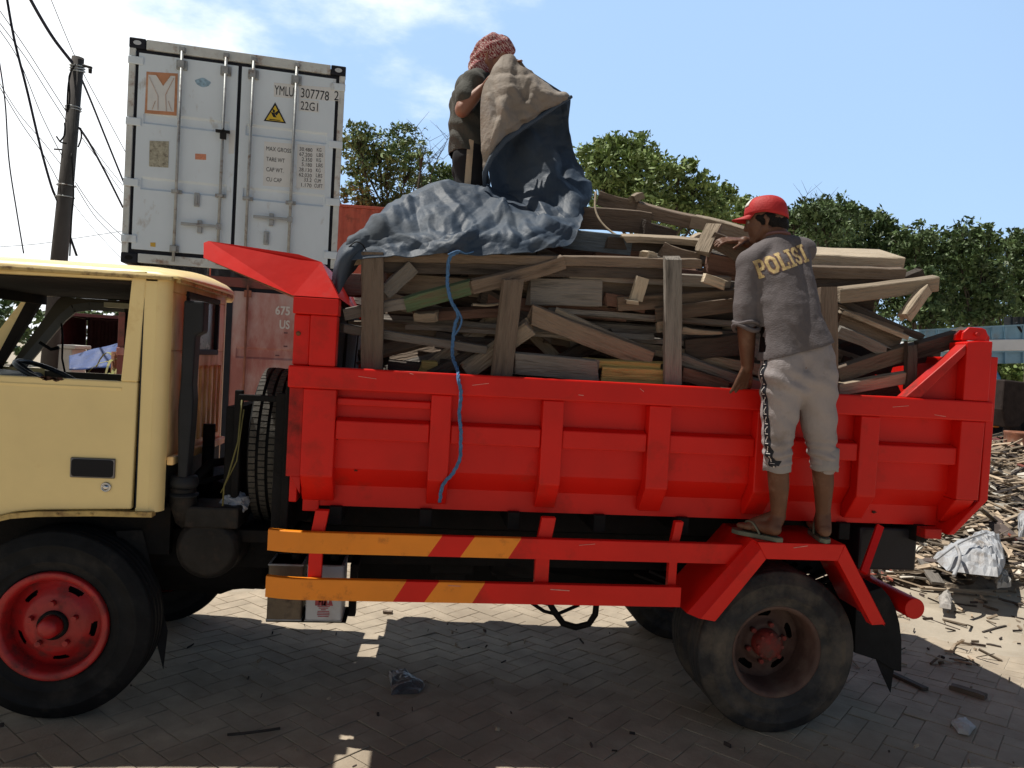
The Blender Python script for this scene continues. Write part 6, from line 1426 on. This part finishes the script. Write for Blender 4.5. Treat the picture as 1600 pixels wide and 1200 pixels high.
cables = [('thick dark cable running from the top left corner down behind the pole', .030, [(8, -20, 8.5), (22, 60, 8.5), (42, 140, 8.6), (62, 225, 8.8), (80, 290, 8.9), (92, 320, 9.1), (120, 400, 9.3)]),
 ('twisted black cable bundle reaching the head of the pole from above', .038, [(40, -15, 8), (62, 25, 8.4), (85, 62, 8.7), (113, 98, 8.9)]),
 ('twisted black cable leaving the pole head toward the white container', .026, [(126, 120, 9), (143, 160, 9.5), (165, 215, 10.2), (193, 284, 11)]),
 ('lower twisted cable from the middle of the pole toward the container', .028, [(124, 200, 9), (140, 224, 9.6), (165, 270, 10.4), (192, 324, 11.2)]),
 ('thin wire passing the top of the pole from the upper edge', .010, [(76, -10, 9), (118, 90, 9.2), (160, 170, 9.8), (200, 245, 10.6)]),
 ('thin wire curving down along the left edge of the picture', .014, [(-2, 90, 7), (8, 160, 7), (14, 250, 7), (26, 330, 7), (37, 396, 7)]),
 ('thin wire crossing from the upper left to the middle of the pole', .010, [(-5, 10, 8), (40, 75, 8.3), (75, 130, 8.6), (104, 175, 8.9)]),
 ('second thin wire just under the one crossing to the pole', .010, [(-5, 30, 8), (40, 90, 8.3), (75, 145, 8.6), (104, 190, 8.9)]),
 ('thin wire dropping steeply from the left edge to the pole stub', .009, [(-2, 45, 8), (30, 95, 8.3), (65, 180, 8.6), (98, 246, 8.9)]),
 ('thin slack wire running from the left edge to low behind the pole', .009, [(-3, 126, 9), (30, 178, 9.3), (70, 225, 9.6), (105, 270, 9.8)]),
 ('thin wire sloping from the left edge past the lower bands', .010, [(-3, 132, 9), (35, 195, 9.3), (70, 245, 9.6), (100, 300, 9.8)]),
 ('thin straight wire fanning out from the pole to the container, top one', .008, [(128, 205, 9), (160, 250, 10), (192, 290, 11)]),
 ('thin straight wire fanning out from the pole to the container, middle one', .008, [(128, 215, 9), (160, 258, 10), (192, 302, 11)]),
 ('thin wire from the lower bands down toward the container base', .009, [(118, 285, 9), (150, 330, 10), (190, 368, 11)]),
 ('second thin wire from the lower bands, ending lower', .009, [(118, 290, 9), (150, 340, 10), (190, 380, 11)]),
 ('faint thin wire lowest of those right of the pole', .006, [(114, 318, 9), (150, 362, 10), (188, 402, 11)]),
 ('near horizontal thin wire crossing low behind the pole', .008, [(-5, 386, 12), (60, 381, 12), (120, 372, 12), (192, 361, 12)])]
for lb, r_, pts in cables:
    mb = MB(); mb.tube(smooth_path([P(*q) for q in pts], 8), r_*.62, 6); tag(mb.build('cable', CAB), lb, 'cable', 'cables around the utility pole')

# ================================================================== TREES
def leafmat(nm, c): 
    m = mat(nm, c, .55, .25, 3, bump=0, attr='rnd', attr_amt=.55, spec=.35); b = m.node_tree.nodes['Principled BSDF']
    return m
LF1 = leafmat('leaf_light_green', (.19, .26, .085)); LF2 = leafmat('leaf_dark_green', (.095, .145, .055)); LF3 = leafmat('leaf_olive', (.15, .21, .075))
BARK = mat('bark', (.09, .07, .055), .9, .3, 8, bump=.6)
def leaves(blobs, n, size, m, name, parent, seed=0, flat=.75):
    rg = np.random.default_rng(seed); V = []; Rn = []
    extra = []      # small side sprays keep the outline ragged
    for (cx, cy, cz, r_) in blobs:
        for _ in range(4):
            d = rg.normal(size=3); d /= np.linalg.norm(d); extra.append((cx+d[0]*r_*1.15, cy+d[1]*r_, cz+abs(d[2])*r_*1.0, r_*rg.uniform(.25, .42)))
    blobs = list(blobs)+extra
    tot = sum(b[3]**2 for b in blobs)
    for (cx, cy, cz, r_) in blobs:
        k = int(n*r_*r_/tot); nc = max(8, k//13)
        # clusters through the volume, denser toward the surface
        d = rg.normal(size=(nc, 3)); d /= np.linalg.norm(d, axis=1, keepdims=True); rad = r_*rg.uniform(.30, 1.38, nc)[:, None]
        cen = np.array([cx, cy, cz])+d*rad*np.array([1, 1, flat])
        tone = rg.uniform(0, 1, nc)
        for c_, tn in zip(cen, tone):
            q = int(k/nc); cr_ = rg.uniform(.06, .17)*r_**.5*1.1
            p = c_+rg.normal(size=(q, 3))*cr_*np.array([1, 1, .7])
            a = rg.normal(size=(q, 3)); a /= np.linalg.norm(a, axis=1, keepdims=True)+1e-9
            b = np.cross(a, rg.normal(size=(q, 3))); b /= np.linalg.norm(b, axis=1, keepdims=True)+1e-9
            s = size*rg.uniform(.5, 1.3, (q, 1)); 
            V.append(np.stack([p-a*s, p+b*s*.42-a*s*.1, p+a*s, p-b*s*.42-a*s*.1], 1)); Rn.append(np.clip(tn*.6+rg.uniform(0, .4, q), 0, 1))
    V = np.concatenate(V); Rn = np.concatenate(Rn).astype(np.float32); L0 = base_of(parent); nn = len(V)
    me = bpy.data.meshes.new(name); me.vertices.add(nn*4); me.vertices.foreach_set('co', (V-np.array(L0)).reshape(-1)); me.loops.add(nn*4); me.loops.foreach_set('vertex_index', np.arange(nn*4)); me.polygons.add(nn); me.polygons.foreach_set('loop_start', np.arange(nn)*4); me.polygons.foreach_set('loop_total', np.full(nn, 4))
    me.update(calc_edges=True); at = me.attributes.new('rnd', 'FLOAT', 'FACE'); at.data.foreach_set('value', Rn); me.materials.append(m)
    o = bpy.data.objects.new(name, me); COL.objects.link(o); o.parent = parent; return o
def tree(spots, y, n, size, m, label, seed, base_u=None, bare=(), group='trees behind the yard', tr=.16):
    # spots: (u, v, rpx) blobs at depth about y
    rg = random.Random(seed); bl = []
    for (u, v, rp) in spots:
        yy = y+rg.uniform(-.8, .8); p = P(u, v, yy); bl.append((p.x, p.y, p.z, rp*depth(p)/CF))
    bx = sum(b[0] for b in bl)/len(bl) if base_u is None else P(base_u, 600, y).x
    T_ = thing('tree', Vector((bx, y, -.06)), label, 'tree', group)
    zt = min(b[2] for b in bl)*.75; fk = Vector((bx, y, max(1.2, zt)))
    mb = MB(); mb.tube([(bx, y, -.1), (bx+.05, y, fk.z*.5), fk], [tr*1.4, tr, tr*.8], 10); mb.build('trunk', BARK, T_)
    mb = MB()
    for b in bl:
        c_ = Vector(b[:3]); mid = fk.lerp(c_, .5)+Vector((rg.uniform(-.3, .3), rg.uniform(-.3, .3), .15)); mb.tube([fk, mid, c_], [tr*.32, tr*.18, .02], 6)
        for k in range(7):
            a = rg.uniform(0, 6.28); e = c_+Vector((math.cos(a)*b[3]*.85, math.sin(a)*b[3]*.6, rg.uniform(-.3, .9)*b[3])); mb.tube([mid.lerp(c_, .6), c_.lerp(e, .5)+Vector((0, 0, .1)), e], [.02, .012, .005], 4)
    for (u0, v0, u1, v1) in bare:
        a, b = P(u0, v0, y), P(u1, v1, y); n_ = 7; pts = [a.lerp(b, i/n_)+Vector((rg.uniform(-.08, .08), 0, rg.uniform(-.08, .08))) for i in range(n_+1)]; mb.tube(pts, [.022*(1-i/(n_+2)) for i in range(n_+1)], 4)
        for i in range(2, n_+1):
            for s in (-1, 1):
                q = pts[i]+Vector((s*rg.uniform(.15, .5), 0, rg.uniform(.15, .5))); mb.tube([pts[i], q], [.007, .003], 3)
    mb.build('branches', BARK, T_)
    leaves(bl, n, size, m, 'crown', T_, seed); return T_
tree([(560, 215, 22), (590, 232, 26), (630, 222, 26), (560, 262, 26), (600, 270, 30), (640, 262, 24), (565, 305, 26), (612, 312, 28), (580, 340, 26), (555, 235, 18), (660, 240, 12)], 17, 7000, .075, LF3, 'airy green tree just right of the white container', 11, 600, bare=((660, 330, 650, 200), (665, 300, 700, 210), (640, 320, 675, 225), (655, 260, 690, 245)))
tree([(655, 285, 18), (690, 275, 18), (705, 295, 20), (700, 310, 20), (670, 320, 22), (640, 325, 20)], 20, 4200, .09, LF3, 'low bushy tree just left of the man on top of the load', 12, 690)
tree([(925, 245, 22), (950, 240, 24), (985, 232, 24), (1010, 245, 22), (935, 280, 30), (980, 275, 32), (1025, 275, 30), (1060, 265, 22), (950, 320, 34), (1000, 325, 36), (1050, 315, 32), (1090, 295, 24), (1100, 330, 30), (1130, 310, 18)], 15, 15000, .080, LF1, 'bright green bushy tree directly right of the held up tarpaulin', 13, 1010)
tree([(1110, 345, 26), (1145, 345, 28), (1170, 330, 22), (1060, 350, 26), (1120, 320, 16), (1010, 360, 24)], 17, 6000, .085, LF1, 'low green tree behind the roof beam left of the red cap', 14, 1130)
tree([(1250, 350, 26), (1270, 335, 26), (1300, 328, 24), (1330, 350, 24), (1240, 400, 24), (1290, 365, 30), (1260, 385, 26), (1235, 345, 16)], 18, 7000, .09, LF2, 'dark tree directly behind the right shoulder of the man in grey', 15, 1270, bare=((1245, 380, 1262, 300), (1250, 370, 1285, 320), (1262, 360, 1290, 310)))
tree([(1330, 340, 24), (1360, 362, 28), (1325, 375, 30), (1370, 395, 30), (1330, 410, 30), (1400, 375, 24), (1385, 355, 14), (1400, 420, 30), (1350, 440, 30)], 21, 7600, .11, LF2, 'dark broad tree behind the pale box section', 16, 1355)
tree([(1435, 375, 26), (1415, 400, 28), (1450, 405, 28), (1420, 445, 32), (1455, 455, 28), (1430, 490, 30), (1400, 480, 28), (1462, 500, 26)], 19, 7200, .10, LF2, 'dark tree behind the end of the rough tan pole', 17, 1430)
tree([(1485, 385, 24), (1510, 370, 26), (1540, 380, 24), (1500, 415, 30), (1535, 415, 30), (1490, 450, 24), (1545, 455, 30), (1515, 470, 26), (1560, 490, 24), (1500, 500, 22)], 20, 7600, .105, LF2, 'tall dark tree with sky gaps left of the far right edge', 18, 1520)
tree([(1575, 385, 24), (1600, 395, 26), (1590, 430, 30), (1620, 430, 30), (1600, 470, 32), (1640, 400, 26), (1630, 470, 30), (1590, 505, 26)], 22, 6400, .115, LF2, 'dark tree at the right edge of the picture', 19, 1605)
tree([(1440, 530, 22), (1475, 530, 20), (1540, 560, 26), (1570, 585, 26), (1600, 590, 30), (1640, 580, 30), (1585, 560, 20)], 24, 6000, .15, LF1, 'low light green tree behind the pale blue truck', 20, 1580)
tree([(1200, 375, 24), (1240, 372, 26), (1285, 378, 30), (1330, 395, 32), (1375, 405, 30), (1300, 420, 30), (1350, 440, 32), (1400, 440, 32)], 25, 7000, .14, LF2, 'dark spreading tree filling the gap behind the man in grey and the box section', 31, 1300)
tree([(1420, 410, 32), (1465, 425, 34), (1510, 430, 34), (1555, 440, 34), (1600, 440, 34), (1440, 480, 32), (1490, 490, 32), (1545, 500, 32), (1600, 500, 32)], 27, 8000, .15, LF2, 'far dark spreading tree filling the sky gaps at the right', 32, 1500)
# far-off wood closing the horizon
hz = thing('far_wood', Vector((10, 45, -.1)), None, None); hz['kind'] = 'stuff'
rg = np.random.default_rng(3)
bl = [(x+rg.uniform(-.6, .6), 45+rg.uniform(-3, 3)-abs(x)*.12, rg.uniform(.6, 3.4), rg.uniform(1.0, 1.9)) for x in np.arange(-32, 60, 1.15)]
leaves(bl, 26000, .30, LF2, 'foliage', hz, 5)
bpy.data.objects['foliage']['kind'] = 'stuff'

# ================================================================== YARD AT THE RIGHT
LBL = mat('pale_blue_paint', (.24, .42, .55), .5, .15, 4, bump=.1, dirt=(.3, .33, .33), dirt_amt=.2); LWH = mat('white_sheet', (.8, .82, .84), .4, .05, 3, bump=.1)
BLU = mat('blue_cab_paint', (.03, .14, .30), .4, .2, 4, bump=.1, dirt=(.06, .08, .1), dirt_amt=.3)
yt = 12.0
t0 = P(1575, 640, yt)
V = thing('truck', Vector((t0.x+1.5, yt+1, -.05)), 'pale blue and white truck parked behind the debris at the right edge', 'truck')
def quadbox(mb, pts_px, y, dy):   # closed box from a picture outline with its own depth
    p = [P(u, v, y) for u, v in pts_px]; n_ = len(p); mb.add([tuple(q) for q in p]+[(q.x, q.y+dy, q.z) for q in p], [tuple(range(n_-1, -1, -1)), tuple(range(n_, 2*n_))]+[(i, (i+1) % n_, (i+1) % n_+n_, i+n_) for i in range(n_)])
def ribbed(px, y, dy, name, m, ribs_u, h):
    mb = MB(); quadbox(mb, px, y, dy); o = mb.build(name, m, V, bevel=.02); mb = MB()
    for u in ribs_u:
        k = (u-px[0][0])/(px[1][0]-px[0][0]); vt = px[0][1]+(px[1][1]-px[0][1])*k; vb = px[3][1]+(px[2][1]-px[3][1])*k
        quadbox(mb, [(u-1.6, vt), (u+1.6, vt), (u+1.6, vb), (u-1.6, vb)], y-.05, .05)
    mb.build('ribs', m, o); mb = MB(); quadbox(mb, [(px[0][0], px[0][1]), (px[1][0], px[1][1]), (px[1][0], px[1][1]+2.5), (px[0][0], px[0][1]+2.5)], y-.07, .06); mb.build('top_edge', m, o); return o
ribbed([(1436, 515), (1670, 503), (1670, 531), (1436, 529)], yt, 1.9, 'load_bed', LBL, (1447, 1467, 1500, 1552, 1572, 1600), 0)
mb = MB(); quadbox(mb, [(1500, 531), (1670, 529), (1670, 547), (1500, 549)], yt-.1, 2.1); mb.build('white_panel', LWH, V, bevel=.02)
ribbed([(1500, 549), (1670, 547), (1670, 567), (1500, 569)], yt, 1.9, 'lower_bed', LBL, (1552, 1572, 1600), 0)
mb = MB(); quadbox(mb, [(1545, 575), (1557, 574), (1565, 590), (1568, 652), (1545, 655)], yt-.3, 1.6); c_ = mb.build('cab', BLU, V, bevel=.04)
mb = MB()
for k in range(8): quadbox(mb, [(1546, 594+k*7.3), (1561, 593+k*7.3), (1561, 595.6+k*7.3), (1546, 596.6+k*7.3)], yt-.34, .05)
mb.build('louvres', LBL, c_)
mb = MB(); quadbox(mb, [(1555, 578), (1562, 590), (1567, 650), (1562, 650), (1558, 595)], yt-.42, .12); mb.build('corner_trim', mat('mid_blue_paint', (.07, .26, .48), .4, .1, 5), c_)
mb = MB(); quadbox(mb, [(1540, 655), (1670, 655), (1670, 683), (1540, 683)], yt+.2, 1.2); mb.build('chassis', BLK, V)
mb = MB(); quadbox(mb, [(1540, 682), (1670, 680), (1670, 688), (1540, 689)], yt-.4, .5); mb.build('step_board', mat('dusty_board', (.5, .42, .3), .8, .2, 6), V)
mb = MB(); c_ = P(1556, 664, yt-.4); lump(mb, tuple(c_), (.06, .05, .06), 1, 8, .05); mb.build('amber_lamp', mat('amber_lens', (.6, .28, .02), .3, .1, 5, bump=0), V, smooth=True)
for u in (1575, 1650):
    c_ = P(u, 672, yt); mb = MB(); tyre(mb, (c_.x, yt+.1, .42), 'y', .46, .25, .27, n=40); mb.build('tyre', RUBF, V)
mb = MB()
for u in (1579, 1590, 1598): quadbox(mb, [(u, 495), (u+4, 495), (u+4, 508), (u, 508)], yt+.2, .2)
mb.tube(smooth_path([P(1588, 504, yt), P(1592, 512, yt), P(1602, 525, yt), P(1610, 530, yt)]), .03, 6); mb.build('roof_fittings', GREASE, V)
# red skip
mb = MB(); quadbox(mb, [(1400, 690), (1680, 686), (1680, 735), (1400, 735)], 10.9, .9); o = mb.build('steel_skip', mat('dark_red_steel', (.13, .02, .02), .7, .3, 5, bump=.3, dirt=(.07, .04, .03), dirt_amt=.4), bevel=.03); tag(o, 'dark red steel skip behind the debris heap', 'skip')
# dark steel bucket on its arm
mb = MB(); quadbox(mb, [(1570, 593), (1602, 597), (1640, 602), (1640, 640), (1606, 655), (1592, 668), (1572, 668), (1566, 640)], 9.6, .55); DK = mat('dark_rusty_steel', (.035, .026, .024), .75, .4, 8, bump=.4)
L7 = P(1590, 730, 9.8); T7 = thing('excavator_bucket', Vector((L7.x, 9.9, 0)), 'dark rusty steel bucket standing on its arm at the right edge', 'bucket')
mb.build('bucket', DK, T7, bevel=.03)
mb = MB(); mb.obox(P(1582, 664, 9.9), P(1578, 735, 9.9), .22, .16, up=(1, 0, 0)); mb.tube([P(1573, 655, 9.7), P(1562, 712, 9.7)], .03, 8); mb.build('arm', DK, T7, bevel=.02)
# rusty barrel
bq = P(1592, 700, 9.0); 
mb = MB(); zb = .62
mb.lathe([(0, .84), (.26, .84), (.285, .86), (.29, .84), (.28, .80), (.28, .58), (.292, .565), (.28, .55), (.28, .31), (.292, .295), (.28, .28), (.28, .03), (.29, .0), (0, 0)], (bq.x+.05, 9.0, P(1592, 728, 9.0).z-.25), 'z', 36, ccw=False)
o = mb.build('barrel', mat('rusty_barrel', (.20, .075, .04), .8, .35, 7, bump=.3, dirt=(.33, .22, .17), dirt_amt=.35)); tag(o, 'rusty red barrel standing in the debris at the right edge', 'barrel')
# ================================================================== DEBRIS AND LITTER
def heap_h(x, y):
    # distance inside the heap outline: near edge runs from (5.7, 3.2) to the right
    e = (y-(2.85+.10*math.sin(x*1.7)))*.9; e2 = (x-(5.35+.22*(y-2.8)))*1.0; d = min(e, e2); d = max(0, d)
    s_ = min(1, d/4.6); h = .74*s_**.85
    if d <= 0: return -.2
    return h*(1+.22*fbm((x, y, 1), 1.3, 3))+.07*fbm((x, y, 4), 3.5, 3)+.02
mb = MB(); mb.cs = False
xs = np.linspace(5.0, 17, 100); ys = np.linspace(2.4, 10.4, 80)
mb.grid([[(x, y, gz(x, y)-.02+heap_h(x, y)) for x in xs] for y in ys])
hb = mb.build('debris_heap', mat('debris_soil', (.22, .18, .14), .95, .4, 4, bump=1, bscale=25, dirt=(.10, .08, .06), dirt_amt=.45, dirt_scale=5), loc=Vector((8, 5, 0)), smooth=False); tag(hb, kind='stuff')
rs_ = random.Random(77)
def scraps(n, name, m, region, lens, ws, seed):
    r_ = random.Random(seed); mbx = MB(); rn = []
    for i in range(n):
        x, y = region(r_); z = gz(x, y)+max(0, heap_h(x, y))
        L_ = r_.uniform(*lens)*r_.choice((.5, .8, 1, 1.3)); w = r_.uniform(*ws); t = r_.uniform(.004, .02); a = r_.uniform(0, 6.28); tl = r_.gauss(0, .22); d = Vector((math.cos(a)*math.cos(tl), math.sin(a)*math.cos(tl), math.sin(tl)))
        c_ = Vector((x, y, z+.012+abs(math.sin(tl))*L_*.35)); f0 = len(mbx.f); mbx.obox(c_-d*L_/2, c_+d*L_/2, t, w, up=(r_.gauss(0, .3), r_.gauss(0, .3), 1)); rn += [r_.random()]*(len(mbx.f)-f0)
    o = mbx.build(name, m, loc=Vector((8, 5, 0))); at = o.data.attributes.new('rnd', 'FLOAT', 'FACE'); at.data.foreach_set('value', np.array(rn, dtype=np.float32)); return tag(o, kind='stuff')
reg = lambda r_: (r_.uniform(5.5, 15), 2.9+7.0*r_.random()**1.3)
SCM = [mat('scrap_wood', (.30, .235, .17), .9, .3, 9, bump=.4, attr='rnd', attr_amt=.75), mat('scrap_pale', (.58, .54, .47), .8, .2, 9, bump=.2, attr='rnd', attr_amt=.4), mat('scrap_dark', (.06, .045, .04), .9, .3, 9, bump=.4, attr='rnd', attr_amt=.6), mat('scrap_red', (.33, .09, .06), .7, .3, 9, bump=.2, attr='rnd', attr_amt=.5)]
scraps(3600, 'wood_scraps', SCM[0], reg, (.12, .55), (.015, .07), 1); scraps(800, 'pale_scraps', SCM[1], reg, (.08, .3), (.03, .16), 2); scraps(1200, 'dark_scraps', SCM[2], reg, (.1, .5), (.02, .12), 3); scraps(110, 'red_scraps', SCM[3], reg, (.1, .3), (.02, .10), 4)
# loose chips scattered over the paving
reg2 = lambda r_: (r_.uniform(4.3, 10), .6+abs(r_.gauss(0, 1))*1.5+.3)
scraps(420, 'wood_chips', SCM[0], reg2, (.02, .14), (.004, .02), 5)
scraps(160, 'chip_dust', SCM[2], reg2, (.02, .09), (.004, .012), 15)
reg3 = lambda r_: (r_.uniform(-2.2, 6), r_.uniform(-1.2, 1.6)); scraps(110, 'small_chips', SCM[2], reg3, (.008, .035), (.002, .008), 6); scraps(120, 'pale_chips', SCM[0], reg3, (.008, .035), (.003, .008), 7)
# larger pieces one can point to
def gp(u1, v1, u2, v2, w, t, m, label, dz=.03, cat='plank', name='plank', group='boards lying on the debris'):
    a, b = G(u1, v1, -.05), G(u2, v2, -.05)
    for _ in range(4):
        a = G(u1, v1, gz(a.x, a.y)+max(0, heap_h(a.x, a.y))+dz); b = G(u2, v2, gz(b.x, b.y)+max(0, heap_h(b.x, b.y))+dz)
    return plank(a, b, t, w, m, label, group=group, name=name, cat=cat, warp=.004, rough_ends=.012)
gp(1441, 872, 1466, 912, .11, .025, 'g', 'short grey board at the near corner of the debris heap beside the tail lamp box')
gp(1436, 918, 1555, 928, .06, .02, 't', 'long thin tan batten at the front edge of the debris heap')
gp(1505, 812, 1575, 792, .07, .04, 't', 'tan batten pointing left high on the debris heap')
gp(1541, 806, 1556, 786, .14, .012, 'y', 'pale yellow square of board high on the debris heap', dz=.05)
gp(1578, 898, 1620, 905, .07, .03, 'b', 'brown board running off the right edge on the debris heap')
gp(1470, 905, 1510, 880, .05, .02, 'l', 'pale lath leaning at the left of the white plastic sack')
gp(1560, 935, 1600, 945, .03, .015, 'd', 'dark stick in front of the debris heap at the right edge')
gp(1540, 762, 1552, 790, .10, .02, 'd', 'dark board standing out of the debris just right of the tailgate', dz=.1)
gp(1560, 850, 1620, 858, .09, .03, 'b', 'brown plank right of the white plastic sack')
gp(1565, 870, 1625, 884, .06, .03, 't', 'tan plank below and right of the white plastic sack')
# crumpled sacks and paper
PLW = mat('white_plastic', (.40, .41, .43), .5, .15, 5, bump=.4, bscale=20, spec=.4, dirt=(.20, .18, .165), dirt_amt=.45, dirt_scale=6)
def crumple(pts_px, z0, rise, m, name, label, cat, seed=0, amp=.03, n=26, sub=.9, rot=True):
    c_ = [G(u, v, z0) for u, v in pts_px]; cen = sum(c_, Vector())/len(c_); V = []
    mbx = MB(); mbx.cs = False; K = 40; rows = []
    for i in range(12):
        t = i/11; row = []
        for k in range(K):
            a = k/K*len(c_); i0 = int(a); f_ = a-i0; e = c_[i0 % len(c_)].lerp(c_[(i0+1) % len(c_)], f_); p = cen.lerp(e, t); hh = rise*(1-t**2.2)+(0 if t == 1 else amp*(1-2.2*abs(mnoise.noise(Vector((p.x*9+seed, p.y*9, 2)))))+amp*.6*(1-2.2*abs(mnoise.noise(Vector((p.x*22+seed, p.y*22, 5)))))) 
            row.append((p.x+amp*.5*mnoise.noise(p*14), p.y+amp*.5*mnoise.noise(p*13+Vector((3, 3, 3))), z0+max(.002, hh)))
        rows.append(row)
    mbx.grid(rows, closed=True); o = mbx.build(name, m, solid=.003); return tag(o, label, cat)
s0 = G(1515, 875, .12)
crumple([(1458, 872), (1490, 858), (1540, 838), (1562, 842), (1572, 880), (1560, 902), (1520, 898), (1480, 892)], .20, .13, PLW, 'plastic_sack', 'large torn white plastic sack on the front of the debris heap', 'sack', 3, .035)
mb = MB(); mb.tube(smooth_path([G(1462, 875, .30), G(1500, 848, .40), G(1540, 832, .46)]), .010, 6); mb.tube(smooth_path([G(1494, 852, .40), G(1500, 872, .33), G(1490, 900, .22)]), .014, 6); o = mb.build('sack_strap', PLW); tag(o, 'twisted white strap lying across the torn plastic sack', 'strap')
crumple([(1590, 812), (1612, 806), (1620, 835), (1592, 840)], .40, .08, PLW, 'plastic_bag', 'white plastic bag on the debris at the right edge', 'plastic bag', 8, .04)
crumple([(1553, 898), (1575, 900), (1580, 918), (1558, 920)], .05, .05, mat('grey_cloth', (.35, .34, .32), .8, .2, 10), 'rag', 'small grey rag under the torn plastic sack', 'rag', 9, .03)
crumple([(1486, 1130), (1508, 1124), (1524, 1136), (1514, 1150), (1498, 1147)], -.045, .02, mat('pale_card', (.50, .49, .48), .7, .15, 12, bump=.2, dirt=(.3, .27, .22), dirt_amt=.3), 'card_scrap', 'crumpled pale card on the shaded paving at the lower right', 'card', 2, .012)
crumple([(607, 1050), (632, 1046), (664, 1070), (655, 1084), (612, 1086)], -.02, .012, mat('clear_film', (.10, .10, .105), .4, .2, 12, bump=.4, spec=.6), 'plastic_film', 'crumpled grey plastic film on the shaded paving under the truck', 'plastic film', 4, .012)
crumple([(1467, 934), (1482, 926), (1490, 938), (1484, 952), (1468, 950)], -.04, .035, mat('grey_paper', (.34, .32, .30), .8, .2, 12), 'paper_scrap', 'grey paper scrap standing on the sunlit paving behind the rear wheel', 'paper', 5, .02)
gp(1484, 1072, 1543, 1090, .055, .03, 'b', 'curled brown bark strip on the shaded paving behind the rear wheel', dz=.01, cat='bark', name='bark_strip', group=None)
gp(1392, 1052, 1448, 1078, .04, .02, 'd', 'dark torn strip on the paving beside the mud flap', dz=.01, cat='strip', name='torn_strip', group=None)
gp(1490, 942, 1527, 947, .02, .01, 'd', 'dark stick right of the grey paper scrap on the paving', dz=.01, cat='stick', name='stick', group=None)
gp(355, 1148, 440, 1138, .012, .008, 'd', 'thin dark twig on the shaded paving at the lower left', dz=.006, cat='twig', name='twig', group=None)
gp(1440, 962, 1500, 984, .012, .006, 'd', 'thin twig on the sunlit paving right of the red tube', dz=.006, cat='twig', name='twig', group=None)
gp(1535, 988, 1572, 978, .015, .01, 'd', 'forked dark twig on the sunlit paving at the right', dz=.006, cat='twig', name='twig', group=None)
gp(1540, 1006, 1566, 1011, .018, .01, 'd', 'small dark stick beyond the shadow edge', dz=.006, cat='stick', name='stick', group=None)
gp(1578, 962, 1602, 968, .012, .01, 'd', 'dark stick at the right picture edge on sunlit paving', dz=.006, cat='stick', name='stick', group=None)
gp(598, 956, 614, 957, .03, .02, 'b', 'small brown chip on the sunlit paving seen below the guard bars', dz=.01, cat='chip', name='wood_chip', group=None)
# ---- tin cans on the shelf and the bag behind the cab
def can(u0, u1, y, m, name, label, deco=False):
    x0, x1 = P(u0, 950, y).x, P(u1, 950, y).x; z0, z1 = .432, .70
    T_ = thing(name, Vector(((x0+x1)/2, y+.11, z0)), label, 'tin can', 'tin cans on the shelf')
    mb = MB(); mb.box(x0, x1, y, y+.20, z0, z1); mb.build('tin', m, T_, bevel=.010, seg=3)
    mb = MB()
    for z in (z0, z1-.008): mb.box(x0-.003, x1+.003, y-.003, y+.203, z, z+.008)
    mb.build('rims', STEELG, T_, bevel=.004); mb = MB(); mb.tube([((x0+x1)/2+.03, y+.1, z1), ((x0+x1)/2+.03, y+.1, z1+.03)], .022, 14); mb.build('cap', BLK, T_)
    if deco:
        RI = mat('red_print', (.30, .05, .07), .6, .3, 60, bump=0); s_ = (x1-x0)
        mb = MB(); text_mb(mb, 'PITA', .045, (x0+s_*.30, y, .520), (1, 0, 0), (0, 0, 1), sx=.70, bold=.012, off=.0015); mb.build('lettering', RI, T_)
        mb = MB()
        for k in range(7): w_ = (.34, .26, .14, .32, .34, .34, .30)[k]; mb.box(x0+s_*(.5-w_/2), x0+s_*(.5+w_/2), y-.0014, y-.0004, .502-k*.0078, .506-k*.0078)
        mb.build('small_print', RI, T_)
can(416.5, 471, .13, mat('brown_tin', (.105, .082, .058), .45, .25, 9, metal=.2, bump=.15, dirt=(.04, .03, .025), dirt_amt=.3, dirt_scale=14), 'tin_can', 'old brown metal can hanging below the orange end of the lower guard bar')
can(477, 534, .13, mat('white_tin', (.40, .44, .50), .35, .08, 6, metal=.1, bump=.05, dirt=(.3, .28, .27), dirt_amt=.1), 'tin_can', 'silvery white can with small red print beside the old brown can', True)
mb = MB(); mb.cs = False; c_ = P(368, 786, .25)
rows = []
for i in range(12):
    th = math.pi*i/11; row = []
    for k in range(20):
        a = 2*math.pi*k/20; d = Vector((math.sin(th)*math.cos(a), math.sin(th)*math.sin(a), math.cos(th))); rr = 1+.35*(1-2.4*abs(mnoise.noise(d*1.7)))+.2*(1-2*abs(mnoise.noise(d*4))); row.append((c_.x+.055*rr*d.x, c_.y+.06*rr*d.y, c_.z+.038*rr*d.z))
    rows.append(row)
mb.grid(rows, closed=True); o = mb.build('plastic_bag', mat('grey_plastic_bag', (.38, .41, .46), .5, .2, 10, bump=.3)); tag(o, 'crumpled grey plastic bag lying on the frame behind the cab', 'plastic bag')
